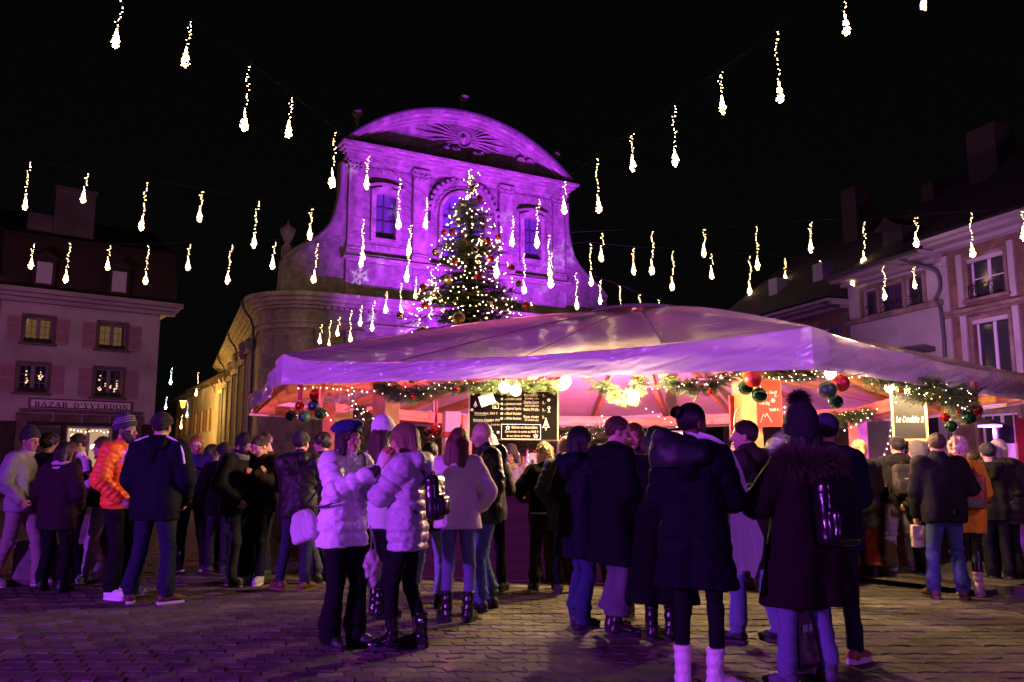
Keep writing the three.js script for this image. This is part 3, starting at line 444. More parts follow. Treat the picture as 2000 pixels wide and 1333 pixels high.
// ---------------------------------------------------------------- the church: curved pediment, volutes, lower storey with a rounded corner
{
  srand(31);
  const ch = thing('church', 'violet floodlit baroque church front with curved pediment and sunburst relief', 'church', [-8.05, 0, -40], Math.atan2(0.4935, 0.8697));
  const c0 = [0.42, 0.38, 0.33], st = M(c0, 0.88, { map: T.stone, bumpMap: T.stoneBump, bumpScale: 0.012 }), st2 = M([0.36, 0.33, 0.29], 0.9, { map: T.stone, bumpMap: T.stoneBump, bumpScale: 0.012 }), st3 = M([0.47, 0.42, 0.36], 0.88, { map: T.stone, bumpMap: T.stoneBump, bumpScale: 0.012 }), leadM = M([0.05, 0.05, 0.06], 0.6), dk = M([0.03, 0.03, 0.035], 0.8);
  const CX = 6.3, tones = [st, st2, st3, st];
  // core wall with the three windows, stones set on it
  const wl = [1.45, 2.5, 12.55, 14.72, 0.2], wr = [10.02, 11.07, 12.55, 14.72, 0.2], wc = [5.05, 7.55, 11.9, 14.3, 1.25];
  part('facade_core', extr(wallShape(0, 12.6, 9.4, 17.0, [wl, wr, wc]), 0.6, 0, -0.72), st2, ch);
  part('nave_body', [bx(11.6, 9.6, 22, 6.3, 4.8, -12.5)], st2, ch); part('facade_back', [bx(0.3, 7, 1.4, 0.25, 13.3, -1.5), bx(0.3, 7, 1.4, 12.35, 13.3, -1.5)], st2, ch);
  const holesAt = (y0, y1) => { const r = []; for (const [a, b, c, d] of [[1.15, 2.8, 12.3, 15.3], [9.72, 11.37, 12.3, 15.3]]) if (y1 > c && y0 < d) r.push([a, b]); const R = 1.95, cy = 14.25; if (y1 > 11.6 && y0 < cy) r.push([CX - R, CX + R]); else if (y0 < cy + R && y0 >= cy - 0.4) { const w = Math.sqrt(Math.max(0, R * R - (Math.max(0, y0 - cy)) ** 2)); r.push([CX - w, CX + w]); } for (const p of [[-0.05, 0.76], [3.36, 4.28], [8.34, 9.26], [11.84, 12.65]]) r.push(p); return r.sort((a, b) => a[0] - b[0]); };
  const unit = bx(1, 1, 1); let nb = 0; const more = [];
  for (let y = 11.75, row = 0; y < 16.1; y += 0.44, row++) {
    let free = [[0.0, 12.6]]; for (const [a, b] of holesAt(y, y + 0.44)) free = free.flatMap(([p, q]) => (b <= p || a >= q ? [[p, q]] : [[p, a], [b, q]].filter(([s, t]) => t - s > 0.12)));
    for (const [p, q] of free) { const n = Math.max(1, Math.round((q - p) / rnd(0.72, 1.0))); let xs = [p]; for (let i = 1; i < n; i++) xs.push(p + (q - p) * (i + (row & 1 ? 0.18 : -0.18) + rnd(-0.08, 0.08)) / n); xs.push(q);
      for (let i = 0; i < n; i++) { const w = xs[i + 1] - xs[i] - 0.02, g = [xs[i] + w / 2 + 0.01, y + 0.22, -0.1 + rnd(0.012)]; if (nb++ < 290) { const o = part('stone_block', unit, tones[Math.floor(rnd(4))], ch); o.scale.set(w, 0.42, 0.06); o.position.set(...g); } else more.push(bx(w, 0.42, 0.06, ...g)); } }
  }
  if (more.length) part('stonework', more, st, ch).userData.kind = 'stuff';
  // pilasters with capitals
  for (const [a, b, z] of [[0, 0.72, 0.1], [3.4, 4.2, 0.2], [8.4, 9.2, 0.2], [11.88, 12.6, 0.1]]) {
    const m = (a + b) / 2, w = b - a, p = part('pilaster', [bx(w, 4.25, z + 0.1, m, 13.75, z / 2 - 0.07), bx(w + 0.1, 0.16, z + 0.2, m, 11.83, z / 2 - 0.05), bx(w + 0.18, 0.2, z + 0.26, m, 11.66, z / 2 - 0.04)], st3, ch);
    const g = [bx(w + 0.16, 0.08, z + 0.24, m, 16.32, z / 2), bx(w, 0.5, z + 0.12, m, 16.03, z / 2 - 0.04)];
    for (let i = 0; i < 3; i++) for (let r = 0; r < 2; r++) g.push(sph(0.09, a + w * (i + 0.5 + (r ? 0 : 0)) / 3, 15.9 + r * 0.17, z + 0.03, 8, 6).scale(1, 1, 1)); for (const s of [-1, 1]) g.push(new THREE.TorusGeometry(0.1, 0.05, 8, 14).translate(m + s * (w / 2), 16.2, z + 0.06));
    part('capital', g, st3, p);
  }
  // windows
  const side = (x0, x1, y0, y1) => {
    const m = (x0 + x1) / 2, s = new THREE.Shape(); const fx0 = x0 - 0.26, fx1 = x1 + 0.26, fy0 = y0 - 0.2, fy1 = y1 + 0.28; s.moveTo(fx0, fy0); s.lineTo(fx1, fy0); s.lineTo(fx1, fy1); s.quadraticCurveTo(m, fy1 + 0.4, fx0, fy1); s.lineTo(fx0, fy0); const h = new THREE.Path(); h.moveTo(x0, y0); h.lineTo(x1, y0); h.lineTo(x1, y1); h.absellipse(m, y1, (x1 - x0) / 2, 0.2, 0, PI, false); h.lineTo(x0, y0); s.holes.push(h);
    part('window_surround', [extr(s, 0.14, 0.02, -0.08), sph(0.14, m, fy1 + 0.28, 0.06, 8, 6), sph(0.09, m - 0.18, fy1 + 0.25, 0.06, 8, 6), sph(0.09, m + 0.18, fy1 + 0.25, 0.06, 8, 6)], st3, ch);
    part('window_hood', [0, 1, 2, 3, 4, 5].map((i) => { const t = i / 5 - 0.5; return bx(0.36, 0.09, 0.22, 0, 0, 0).rotateZ(-t * 0.5).translate(m + t * 1.65, fy1 + 0.34 - t * t * 0.55, 0.07); }), st3, ch);
    const w = part('window', [bx(x1 - x0, 0.05, 0.05, m, y0 + 0.95, -0.3), bx(0.05, y1 - y0 + 0.15, 0.05, m, (y0 + y1) / 2 + 0.07, -0.3), bx(x1 - x0, 0.04, 0.05, m, y0 + 1.65, -0.3)], leadM, ch);
    part('pane', bx(x1 - x0 + 0.1, y1 - y0 + 0.5, 0.02, m, (y0 + y1) / 2 + 0.1, -0.36), M([0.10, 0.11, 0.16], 0.25, { bumpMap: T.stoneBump, bumpScale: 0.01 }), w);
    const lat = []; for (let i = -5; i < 16; i++) { lat.push(bar(V(x0, y0 + i * 0.2, -0.34), V(x1, y0 + i * 0.2 + 1.0, -0.34), 0.014, 0.014)); lat.push(bar(V(x1, y0 + i * 0.2, -0.34), V(x0, y0 + i * 0.2 + 1.0, -0.34), 0.014, 0.014)); } part('leading', lat.filter((g) => { g.computeBoundingBox(); return g.boundingBox.min.y > y0 - 0.05 && g.boundingBox.max.y < y1 + 0.25; }), leadM, w);
  };
  side(1.45, 2.5, 12.55, 14.72); side(10.02, 11.07, 12.55, 14.72);
  { // great central window under a carved round arch
    const ring = (r0, r1, d, z, y = 14.3) => { const s = new THREE.Shape(); s.absarc(CX, y, r1, 0, PI, false); s.absarc(CX, y, r0, PI, 0, true); return extr(s, d, 0.015, z, 28); };
    part('arch_moulding', [ring(1.24, 1.42, 0.2, -0.1), bx(0.18, 2.4, 0.2, CX - 1.33, 13.1, 0), bx(0.18, 2.4, 0.2, CX + 1.33, 13.1, 0)], st3, ch);
    part('arch_outer', [ring(1.78, 1.95, 0.3, -0.1), bx(0.17, 0.5, 0.3, CX - 1.86, 14.05, 0.05), bx(0.17, 0.5, 0.3, CX + 1.86, 14.05, 0.05), ring(1.42, 1.78, 0.06, -0.12)], st, ch);
    for (let i = 0; i < 26; i++) { const a = PI * (i + 0.5) / 26, R = 1.6; part('carving', rbx(0.09, 0.24, 0.1, 0.04, 0, 0, 0, 1).rotateZ(a + (i & 1 ? 0.5 : -0.5)).translate(CX + Math.cos(a) * R, 14.3 + Math.sin(a) * R, -0.03), st3, ch); }
    const g = []; for (let i = 0; i < 19; i++) { const a = PI * (i + 0.5) / 19, R = 2.03; g.push(sph(0.11 + rnd(0.06), CX + Math.cos(a) * R, 14.3 + Math.sin(a) * R, 0.12, 7, 5)); } part('garland_relief', g, st, ch);
    const w = part('window', [bx(0.06, 3.6, 0.05, CX, 13.6, -0.35), ...[0, 1, 2, 3].map((i) => bx(2.4, 0.05, 0.05, CX, 12.4 + i * 0.64, -0.35)), ...[-0.62, 0.62].map((x) => bx(0.05, 3.2, 0.05, CX + x, 13.4, -0.35))], leadM, ch);
    part('pane', extr(wallShape(CX - 1.3, CX + 1.3, 11.8, 15.6, []), 0.02, 0, -0.44), M([0.12, 0.13, 0.19], 0.25, { bumpMap: T.stoneBump, bumpScale: 0.01 }), w);
  }
  // entablature
  const entab = (x0, x1) => [bx(x1 - x0, 0.3, 0.42, (x0 + x1) / 2, 16.5, 0.0), bx(x1 - x0 + 0.2, 0.12, 0.56, (x0 + x1) / 2, 16.7, 0.06), bx(x1 - x0 + 0.5, 0.14, 0.8, (x0 + x1) / 2, 16.84, 0.16), bx(x1 - x0 + 0.75, 0.12, 1.05, (x0 + x1) / 2, 16.97, 0.28)];
  part('entablature', entab(-0.2, 12.8), st3, ch);
  // segmental pediment
  const R0 = 9.45, cy = 10.45, arc = (r0, r1, d, z, y0 = 17.03) => { const a0 = Math.asin((y0 - cy) / r1), a1 = Math.asin((y0 - cy) / r0), s = new THREE.Shape(); s.absarc(CX, cy, r1, a0, PI - a0, false); s.absarc(CX, cy, r0, PI - a1, a1, true); return extr(s, d, 0.02, z, 40); };
  const tymp = new THREE.Shape(), at0 = Math.asin((17.03 - cy) / 9.2); tymp.absarc(CX, cy, 9.2, at0, PI - at0, false); part('tympanum', extr(tymp, 0.4, 0, -0.5, 40), st, ch);
  part('pediment_arch', [arc(9.18, R0, 1.0, -0.5), arc(9.02, 9.2, 0.62, -0.4), arc(8.9, 9.03, 0.42, -0.4)], st3, ch);
  part('pediment_roof', arc(R0, R0 + 0.07, 1.2, -0.6), M([0.04, 0.035, 0.04], 0.7), ch);
  // sunburst with triangle and clouds, reliefs to both sides
  { const sb = part('sunburst_relief', [new THREE.ConeGeometry(0.3, 0.14, 3).rotateX(PI / 2).translate(CX, 18.6, 0.0), new THREE.TorusGeometry(0.42, 0.05, 8, 24).translate(CX, 18.6, -0.05), sph(0.12, CX, 18.63, 0.08, 10, 8)], st3, ch);
    for (let i = 0; i < 40; i++) { const a = 2 * PI * i / 40, L = (1.55 + 0.95 * Math.abs(Math.cos(a))) * (i & 1 ? 0.78 : 1); if (Math.sin(a) < -0.55) continue; const Ly = Math.min(L, Math.sin(a) > 0.1 ? 0.78 / Math.sin(a) : 9); part('ray', new THREE.ConeGeometry(0.085, Ly, 4).rotateY(PI / 4).scale(1, 1, 0.9).translate(0, 0.42 + Ly / 2, 0).rotateZ(a - PI / 2).translate(CX, 18.6, -0.03), st3, sb); }
    srand(5); for (let i = 0; i < 34; i++) { const a = rnd(-2.2, 2.2); part('cloud_relief', sph(rnd(0.1, 0.24), CX + a, 17.72 + 0.28 * Math.cos(a) - Math.abs(rnd(0.3)), rnd(-0.1, 0.12), 8, 6).scale(1, 1, 1), st, sb); }
    const rel = []; for (let i = 0; i < 16; i++) { const t = i / 15; rel.push(sph(rnd(0.08, 0.16), 1.4 + t * 1.9, 17.75 - t * 0.12 + rnd(-0.1, 0.1), -0.02, 7, 5)); } rel.push(bar(V(1.2, 17.65, 0), V(3.7, 17.3, 0), 0.12, 0.09)); rel.push(bar(V(1.3, 17.85, 0), V(2.6, 17.75, 0), 0.14, 0.08)); part('foliage_relief', rel, st, ch);
    const tab = (x) => { const s = new THREE.Shape(); s.moveTo(x - 0.3, 17.3); s.lineTo(x + 0.3, 17.3); s.lineTo(x + 0.3, 17.95); s.absarc(x, 17.95, 0.3, 0, PI, false); return extr(s, 0.14, 0.03, -0.08).translate(-x, -17.7, 0).rotateZ(-0.2).translate(x, 17.7, 0); }; part('stone_tablet', tab(9.75), st3, ch); part('stone_tablet', tab(10.35), st3, ch);
    const r2 = []; for (let i = 0; i < 12; i++) r2.push(sph(rnd(0.08, 0.17), 10.9 + rnd(1.1), 17.3 + rnd(0.35), 0, 7, 5)); part('foliage_relief', r2, st, ch);
    const r3 = [rbx(0.8, 0.45, 0.2, 0.05, 0, 0, 0).rotateZ(0.35).translate(7.1, 17.75, 0.05), rbx(0.7, 0.4, 0.2, 0.05, 0, 0, 0).rotateZ(-0.3).translate(6.0, 17.6, 0.08)]; part('open_book_relief', r3, st3, sb); }
  // urns on the roof edge
  for (const [x, y, k] of [[0.5, 17.5, 0.85], [CX + 0.1, 19.88, 0.72], [12.2, 17.5, 0.85]]) part('urn', [lathe([[0.22, 0], [0.3, 0.05], [0.3, 0.5], [0.18, 0.6], [0.14, 1.1], [0.3, 1.25], [0.14, 1.34], [0.34, 1.55], [0.46, 1.8], [0.3, 1.92], [0.1, 2.0], [0.05, 2.2], [0, 2.25]], 16).scale(0.85 * k, 0.95 * k, 0.85 * k).translate(x, y, -0.25)], st2, ch);
  part('spire', [new THREE.ConeGeometry(0.45, 5.5, 8).translate(8.3, 20.6, -9), bx(0.9, 3, 0.9, 8.3, 17, -9)], leadM, ch);
  // base moulding and attic
  part('base_moulding', [bx(12.9, 0.14, 0.42, CX, 11.5, 0.02), bx(13.1, 0.12, 0.56, CX, 11.36, 0.08)], st3, ch);
  part('attic_wall', bx(12.7, 1.85, 0.3, CX, 10.38, -0.02), st, ch);
  part('attic_panel', [[-0.0, 2.9], [3.3, 4.4], [4.8, 7.8], [8.2, 9.3], [9.7, 12.6]].map(([a, b]) => bx(b - a - 0.2, 1.3, 0.06, (a + b) / 2, 10.5, 0.15)), st2, ch);
  // volutes
  const vol = (s) => { const p = [[0.3, 16.2], [-0.3, 16.1], [-0.33, 14.6], [-0.75, 13.0], [-1.45, 12.17], [-2.44, 11.47], [-3.02, 10.95], [-3.1, 9.3], [0.3, 9.3]], q = p.map(([x, y]) => [s > 0 ? x : 12.6 - x, y]); const sh = new THREE.Shape(); sh.moveTo(...q[0]); sh.lineTo(...q[1]); sh.splineThru(q.slice(2, 7).map((a) => new THREE.Vector2(...a))); sh.lineTo(...q[7]); sh.lineTo(...q[8]); return [extr(sh, 0.7, 0, -0.85), tube(q.slice(1, 7).map((a) => V(a[0], a[1], -0.12)), 0.13, 40, 8)]; };
  part('volute', vol(1), st2, ch); part('volute', vol(-1), st2, ch);
  part('volute_urn', lathe([[0.2, 0], [0.28, 0.1], [0.28, 0.6], [0.12, 0.8], [0.3, 1.2], [0.36, 1.5], [0.1, 1.7], [0, 2]], 14).translate(-2.75, 11.0, -0.5), st2, ch);
  // lower storey: front bows out and turns a rounded corner into the side wall
  const RC = 2.2, X0 = -3.55, X1 = 16.2, ZF = 0.35; // corner radius, ends, front plane
  const sx = (z) => X0 + 4 * clamp((-z - 1.85) / 30.15), path = (out) => { const s = []; const r = RC + out; s.push([X1, ZF + out]); for (let i = 0; i <= 10; i++) { const a = PI / 2 + (PI / 2) * i / 10; s.push([X0 + RC + Math.cos(a) * r, ZF - RC + Math.sin(a) * r]); } s.push([X0 - out + 4, -32]); return s; };
  const band = (y0, y1, out) => { const a = path(out), sh = new THREE.Shape(); a.forEach(([x, z], i) => (i ? sh.lineTo(x, -z) : sh.moveTo(x, -z))); sh.lineTo(X1, 32); return extr(sh, y1 - y0, 0).rotateX(-PI / 2).translate(0, y0, 0); };
  part('lower_storey', band(0, 7.7, 0), st, ch);
  part('lower_architrave', [band(7.7, 7.95, 0.1), band(7.95, 8.06, 0.2)], st3, ch); part('lower_frieze', band(8.06, 8.62, 0.06), st2, ch);
  part('lower_cornice', [band(8.62, 8.76, 0.22), band(8.76, 8.92, 0.4), band(8.92, 9.1, 0.62), band(9.1, 9.3, 0.78)], st3, ch);
  const den = []; for (let x = X0 + RC; x < 14; x += 0.3) den.push(bx(0.16, 0.14, 0.14, x, 8.66, ZF + 0.3)); part('dentils', den, st3, ch);
  for (const x of [-1.1, 0.35, 3.6, 9.0, 12.2]) part('lower_pilaster', [bx(0.8, 7.0, 0.2, x, 3.5, ZF + 0.09), bx(0.95, 0.55, 0.3, x, 7.3, ZF + 0.13), bx(1.05, 0.12, 0.36, x, 7.62, ZF + 0.16)], st3, ch);
  part('church_door', [bx(2.6, 5.2, 0.16, 6.3, 2.6, ZF + 0.07)], M([0.05, 0.03, 0.02], 0.6, { map: T.wood }), ch);
  part('front_niche', [bx(1.6, 4.0, 0.1, 1.95, 4.6, ZF + 0.04), bx(1.9, 0.16, 0.26, 1.95, 6.72, ZF + 0.12)], st2, ch);
  // side wall: pilaster strips, capitals, downpipes
  for (let i = 0; i < 6; i++) { const z = -4.6 - i * 4.6, p = part('side_pilaster', [0, 1, 2, 3, 4].map((k) => bx(0.22, 6.6, 0.12, sx(z) - 0.1, 3.6, z + (k - 2) * 0.3)), st3, ch); part('side_capital', [bx(0.4, 0.6, 1.5, sx(z) - 0.16, 7.3, z), sph(0.3, sx(z) - 0.35, 7.35, z + 0.7, 8, 6), sph(0.3, sx(z) - 0.35, 7.35, z - 0.7, 8, 6)], st2, p); const win = part('side_window', bx(0.12, 4.2, 1.3, sx(z) - 0.02, 4.4, z - 2.3), dk, ch); part('window_surround', [bx(0.16, 4.6, 0.2, sx(z) - 0.06, 4.4, z - 1.55), bx(0.16, 4.6, 0.2, sx(z) - 0.06, 4.4, z - 3.05), bx(0.2, 0.24, 1.9, sx(z) - 0.08, 6.7, z - 2.3)], st3, win); }
  for (const z of [-2.6, -13, -24]) part('downpipe', tube([V(sx(z) - 0.85, 9.2, z), V(sx(z) - 0.8, 8.9, z), V(sx(z) - 0.3, 8.2, z), V(sx(z) - 0.25, 7.4, z), V(sx(z) - 0.3, 0, z)], 0.07, 20, 6), leadM, ch);
  part('side_roof', [extr(poly([[-3.0, 9.34], [0.2, 10.6], [0.2, 9.34]]), 9, 0, -10), extr(poly([[-1.2, 9.34], [1.2, 10.6], [1.2, 9.34]]), 12, 0, -22)], dk, ch);
  part('nave_roof', [extr(poly([[0.6, 9.5], [6.3, 13.2], [12, 9.5]]), 21, 0, -24.5)], dk, ch);
}
// ---------------------------------------------------------------- houses down the side street at the left
{
  srand(61);
  const mk = (label, x, z, turn, w, hgt, c, n) => {
    const h = thing('street_house', label, 'house', [x, 0, z], turn, undefined), m = M(c, 0.92, { map: T.plaster }), holes = [];
    for (let i = 0; i < n; i++) for (const y of [4.0, 1.0]) holes.push([0.9 + i * (w - 1) / n, 1.95 + i * (w - 1) / n, y, y + 1.7]);
    part('wall', wallGeo(0, w, 0, hgt, holes, 0.3), m, h); part('house_body', bx(w, hgt, 6, w / 2, hgt / 2, -3.35), m, h);
    for (const [a, b, y0, y1] of holes) { windowPart(h, a, b, y0, y1, { rows: 2, frame: M([0.3, 0.25, 0.2], 0.7) }); shutter(h, a - 0.55, a - 0.04, y0, y1, M([0.16, 0.07, 0.045], 0.8)); shutter(h, b + 0.04, b + 0.55, y0, y1, M([0.16, 0.07, 0.045], 0.8)); }
    part('roof', [extr(poly([[0.7, hgt - 0.1], [0.7, hgt + 0.1], [-3.2, hgt + 2.6], [-7, hgt + 0.1], [-7, hgt - 0.1]]), w + 0.2, 0).rotateY(-PI / 2).translate(w + 0.1, 0, 0)], M([0.05, 0.03, 0.022], 0.9, { bumpMap: T.stoneBump, bumpScale: 0.03 }), h);
    part('gutter', [tube([V(0, hgt + 0.02, 0.72), V(w, hgt + 0.02, 0.72)], 0.07), tube([V(w - 0.15, hgt, 0.7), V(w - 0.15, hgt - 0.4, 0.1), V(w - 0.15, 0, 0.08)], 0.05, 12)], M([0.05, 0.045, 0.04], 0.6), h);
    return h;
  };
  mk('cream house with brown shutters in the side street just beyond the church wall', -27.2, -72.3, -1.055, 9.5, 7.6, [0.6, 0.52, 0.42], 3);
  mk('dim ochre house farthest down the side street behind the cream one', -32.2, -81.1, -1.055, 9.8, 7.4, [0.42, 0.33, 0.24], 3);
}
// ---------------------------------------------------------------- row of houses at the right
{
  srand(41);
  const e3 = [1.2, 3.6], ar = Math.atan2(-e3[1], e3[0]), org = [13.6, 0, -28];
  const white = M([0.56, 0.52, 0.5], 0.92, { map: T.plaster, bumpMap: T.plasterBump, bumpScale: 0.006 }), brown = M([0.24, 0.15, 0.10], 0.9, { map: T.stone, bumpMap: T.stoneBump, bumpScale: 0.01 }), band = M([0.33, 0.24, 0.19], 0.88, { map: T.stone }), roofM = M([0.014, 0.009, 0.008], 0.9, { bumpMap: T.stoneBump, bumpScale: 0.03 }), iron = M([0.02, 0.02, 0.022], 0.5, { metalness: 0.6 }), pipe = M([0.05, 0.045, 0.05], 0.5);
  const rail = (p, x0, x1, y0, y1, z) => { const g = [bar(V(x0, y1, z), V(x1, y1, z), 0.03, 0.03), bar(V(x0, y0, z), V(x1, y0, z), 0.025, 0.025)], n = 5; for (let i = 0; i <= n; i++) g.push(bar(V(lerp(x0, x1, i / n), y0, z), V(lerp(x0, x1, i / n), y1, z), 0.016, 0.016, V(0, 0, 1))); for (let i = 0; i < n; i++) { g.push(bar(V(lerp(x0, x1, i / n), y0, z), V(lerp(x0, x1, (i + 1) / n), y1, z), 0.014, 0.014)); g.push(bar(V(lerp(x0, x1, i / n), y1, z), V(lerp(x0, x1, (i + 1) / n), y0, z), 0.014, 0.014)); } return part('window_rail', g, iron, p); };
  const eave = (p, x0, x1, y) => part('eave', [bx(x1 - x0, 0.12, 0.35, (x0 + x1) / 2, y - 0.12, 0.17), bx(x1 - x0, 0.1, 0.75, (x0 + x1) / 2, y, 0.37), bx(x1 - x0, 0.12, 0.95, (x0 + x1) / 2, y + 0.11, 0.47)], M([0.42, 0.36, 0.37], 0.9, { map: T.plaster }), p);
  const roofOf = (p, x0, x1, y) => part('roof', extr(poly([[0.98, y + 0.18], [-5, y + 4.6], [-10, y + 0.18]]), x1 - x0, 0).rotateY(-PI / 2).translate(x1, 0, 0), roofM, p);
  // house A: white front with a long brown-framed window band
  const A = thing('white_house', 'white fronted house with a wide window band right of the stall roof', 'house', org, ar);
  const hA = [[-2.4, -1.72, 6.72, 7.62], [-1.58, -0.5, 6.72, 7.66], [-0.36, 0.4, 6.72, 7.7], [-1.7, 0.62, 1.4, 5.0]];
  part('wall', wallGeo(-3.2, 1.2, 0, 8.05, hA, 0.3), white, A); part('house_body', bx(4.4, 8, 6, -1, 4, -3.4), white, A);
  part('window_band', [bx(0.14, 1.02, 0.12, -2.47, 7.17, 0), bx(0.14, 1.0, 0.12, -1.65, 7.17, 0.0), bx(0.14, 1.0, 0.12, -0.43, 7.17, 0.0), bx(0.14, 1.02, 0.12, 0.47, 7.17, 0), bx(3.1, 0.12, 0.13, -1, 7.74, 0.0)], band, A);
  part('sill_band', [bx(4.4, 0.16, 0.2, -1, 6.58, 0.06)], band, A);
  hA.slice(0, 3).forEach(([a, b, c, d]) => windowPart(A, a, b, c, d, { n: 1, rows: 1, cross: 1, frame: M([0.1, 0.06, 0.04], 0.6) })); rail(A, -2.4, 0.4, 6.74, 7.08, -0.06);
  part('awning', [bx(2.6, 0.14, 0.5, -0.55, 5.12, 0.28), tube([V(-1.9, 5.05, 0.5), V(0.75, 5.05, 0.5)], 0.1)], M([0.06, 0.05, 0.055], 0.6), A);
  windowPart(A, -1.7, 0.62, 1.4, 5.0, { n: 2, rows: 2, frame: M([0.5, 0.45, 0.5], 0.5) }); eave(A, -3.3, 1.25, 8.1); roofOf(A, -3.3, 1.25, 8.1);
  part('downpipe', tube([V(0.3, 8.2, 0.85), V(0.75, 7.9, 0.6), V(1.15, 7.6, 0.14), V(1.17, 6.9, 0.12), V(1.05, 6.75, 0.2), V(1.15, 6.5, 0.14), V(1.17, 3, 0.12), V(1.17, 0, 0.12)], 0.065, 48, 8), pipe, A);
  part('dormer', [bx(0.9, 1.0, 1.0, -0.6, 9.0, -0.3), extr(poly([[-1.15, 9.5], [-0.05, 9.5], [-0.6, 9.9]]), 1.2, 0, -0.7)], roofM, A);
  part('gutter', tube([V(-3.3, 8.22, 0.98), V(1.25, 8.22, 0.98)], 0.07), pipe, A);
  part('chimney', bx(1.2, 2.2, 0.9, 0.3, 12.2, -3.6), M([0.03, 0.02, 0.018], 0.9), A); part('chimney', bx(0.6, 1.4, 0.6, -2.4, 11.4, -3.6), M([0.03, 0.02, 0.018], 0.9), A);
  // house B: brown stone with pale pilaster strips and tall windows
  const Bh = thing('brown_stone_house', 'brown stone house with pale pilaster strips and tall windows at the right edge', 'house', org, ar);
  const hB = []; for (let i = 0; i < 3; i++) { const o = i * 3.1; hB.push([2.25 + o, 3.55 + o, 6.46, 7.74], [2.28 + o, 3.55 + o, 3.6, 5.8], [2.2 + o, 3.6 + o, 0.2, 2.9]); }
  part('wall', wallGeo(1.24, 10.6, 0, 8.25, hB, 0.32), brown, Bh); part('house_body', bx(9.3, 8.2, 6, 5.93, 4.1, -3.4), brown, Bh);
  for (let i = 0; i < 3; i++) for (const x of [1.94, 3.81]) for (const [y0, y1] of [[6.3, 7.98], [3.3, 6.02]]) part('pilaster_strip', bx(0.21, y1 - y0, 0.07, x + i * 3.1, (y0 + y1) / 2, 0.03), white, Bh);
  part('string_course', [bx(9.4, 0.12, 0.14, 5.93, 6.16, 0.06), bx(9.4, 0.08, 0.1, 5.93, 6.05, 0.04)], band, Bh);
  for (const [a, b, c, d] of hB) { surround(Bh, a, b, c, d, band, 0.12); const w = windowPart(Bh, a, b, c, d, { n: 2, rows: d > 7 ? 2 : 1, mull: 0.1, frame: M([0.55, 0.5, 0.55], 0.5), pane: M([0.03, 0.03, 0.035], 0.06) }); if (c > 3) { part('window_head', bx(b - a + 0.1, 0.14, 0.1, (a + b) / 2, d - 0.05, 0.0), white, Bh); rail(Bh, a + 0.02, b - 0.02, c + 0.02, c + 0.42, 0.09); } }
  part('curtain', bx(0.5, 1.0, 0.02, 3.15, 7.05, -0.3), glow([1, 0.75, 0.35], 0.09), Bh);
  part('quoin', [bx(0.2, 2.0, 0.06, 1.36, 5.0, 0.03), bx(0.2, 1.9, 0.06, 1.36, 7.1, 0.03)], white, Bh);
  eave(Bh, 1.1, 10.7, 8.35); roofOf(Bh, 1.1, 10.7, 8.4); part('chimney', bx(0.9, 3, 0.9, 3.4, 13, -4.5), M([0.03, 0.02, 0.018], 0.9), Bh);
  // house C: lower, farther, blue shutters
  const C = thing('blue_shuttered_house', 'dim house with blue shutters behind the right end of the stall roof', 'house', org, ar);
  const hC = [[-5.1, -4.3, 5.3, 6.6], [-8.0, -7.1, 5.3, 6.6]];
  part('wall', wallGeo(-12, -3.24, 0, 7.3, hC, 0.3), brown, C); part('house_body', bx(8.7, 7.2, 6, -7.6, 3.6, -3.4), brown, C);
  for (const [a, b, c, d] of hC) { windowPart(C, a, b, c, d, { n: 2, rows: 2, frame: M([0.6, 0.55, 0.6], 0.5) }); shutter(C, a - 0.6, a - 0.05, c, d, M([0.05, 0.09, 0.16], 0.7)); shutter(C, b + 0.05, b + 0.6, c, d, M([0.05, 0.09, 0.16], 0.7)); }
  eave(C, -12, -3.2, 7.35); roofOf(C, -12, -3.2, 7.4); part('downpipe', tube([V(-3.5, 7.4, 0.9), V(-3.3, 7.0, 0.2), V(-3.27, 0, 0.12)], 0.06, 16), pipe, C);
  for (const x of [-5.6, -8.6]) part('dormer_window', [bx(0.6, 0.95, 0.6, x, 9.0, -0.9)], M([0.25, 0.23, 0.27], 0.6), C);
  part('chimney', [bx(0.9, 2.4, 0.9, -7, 12.2, -4)], M([0.03, 0.02, 0.018], 0.9), C);
}
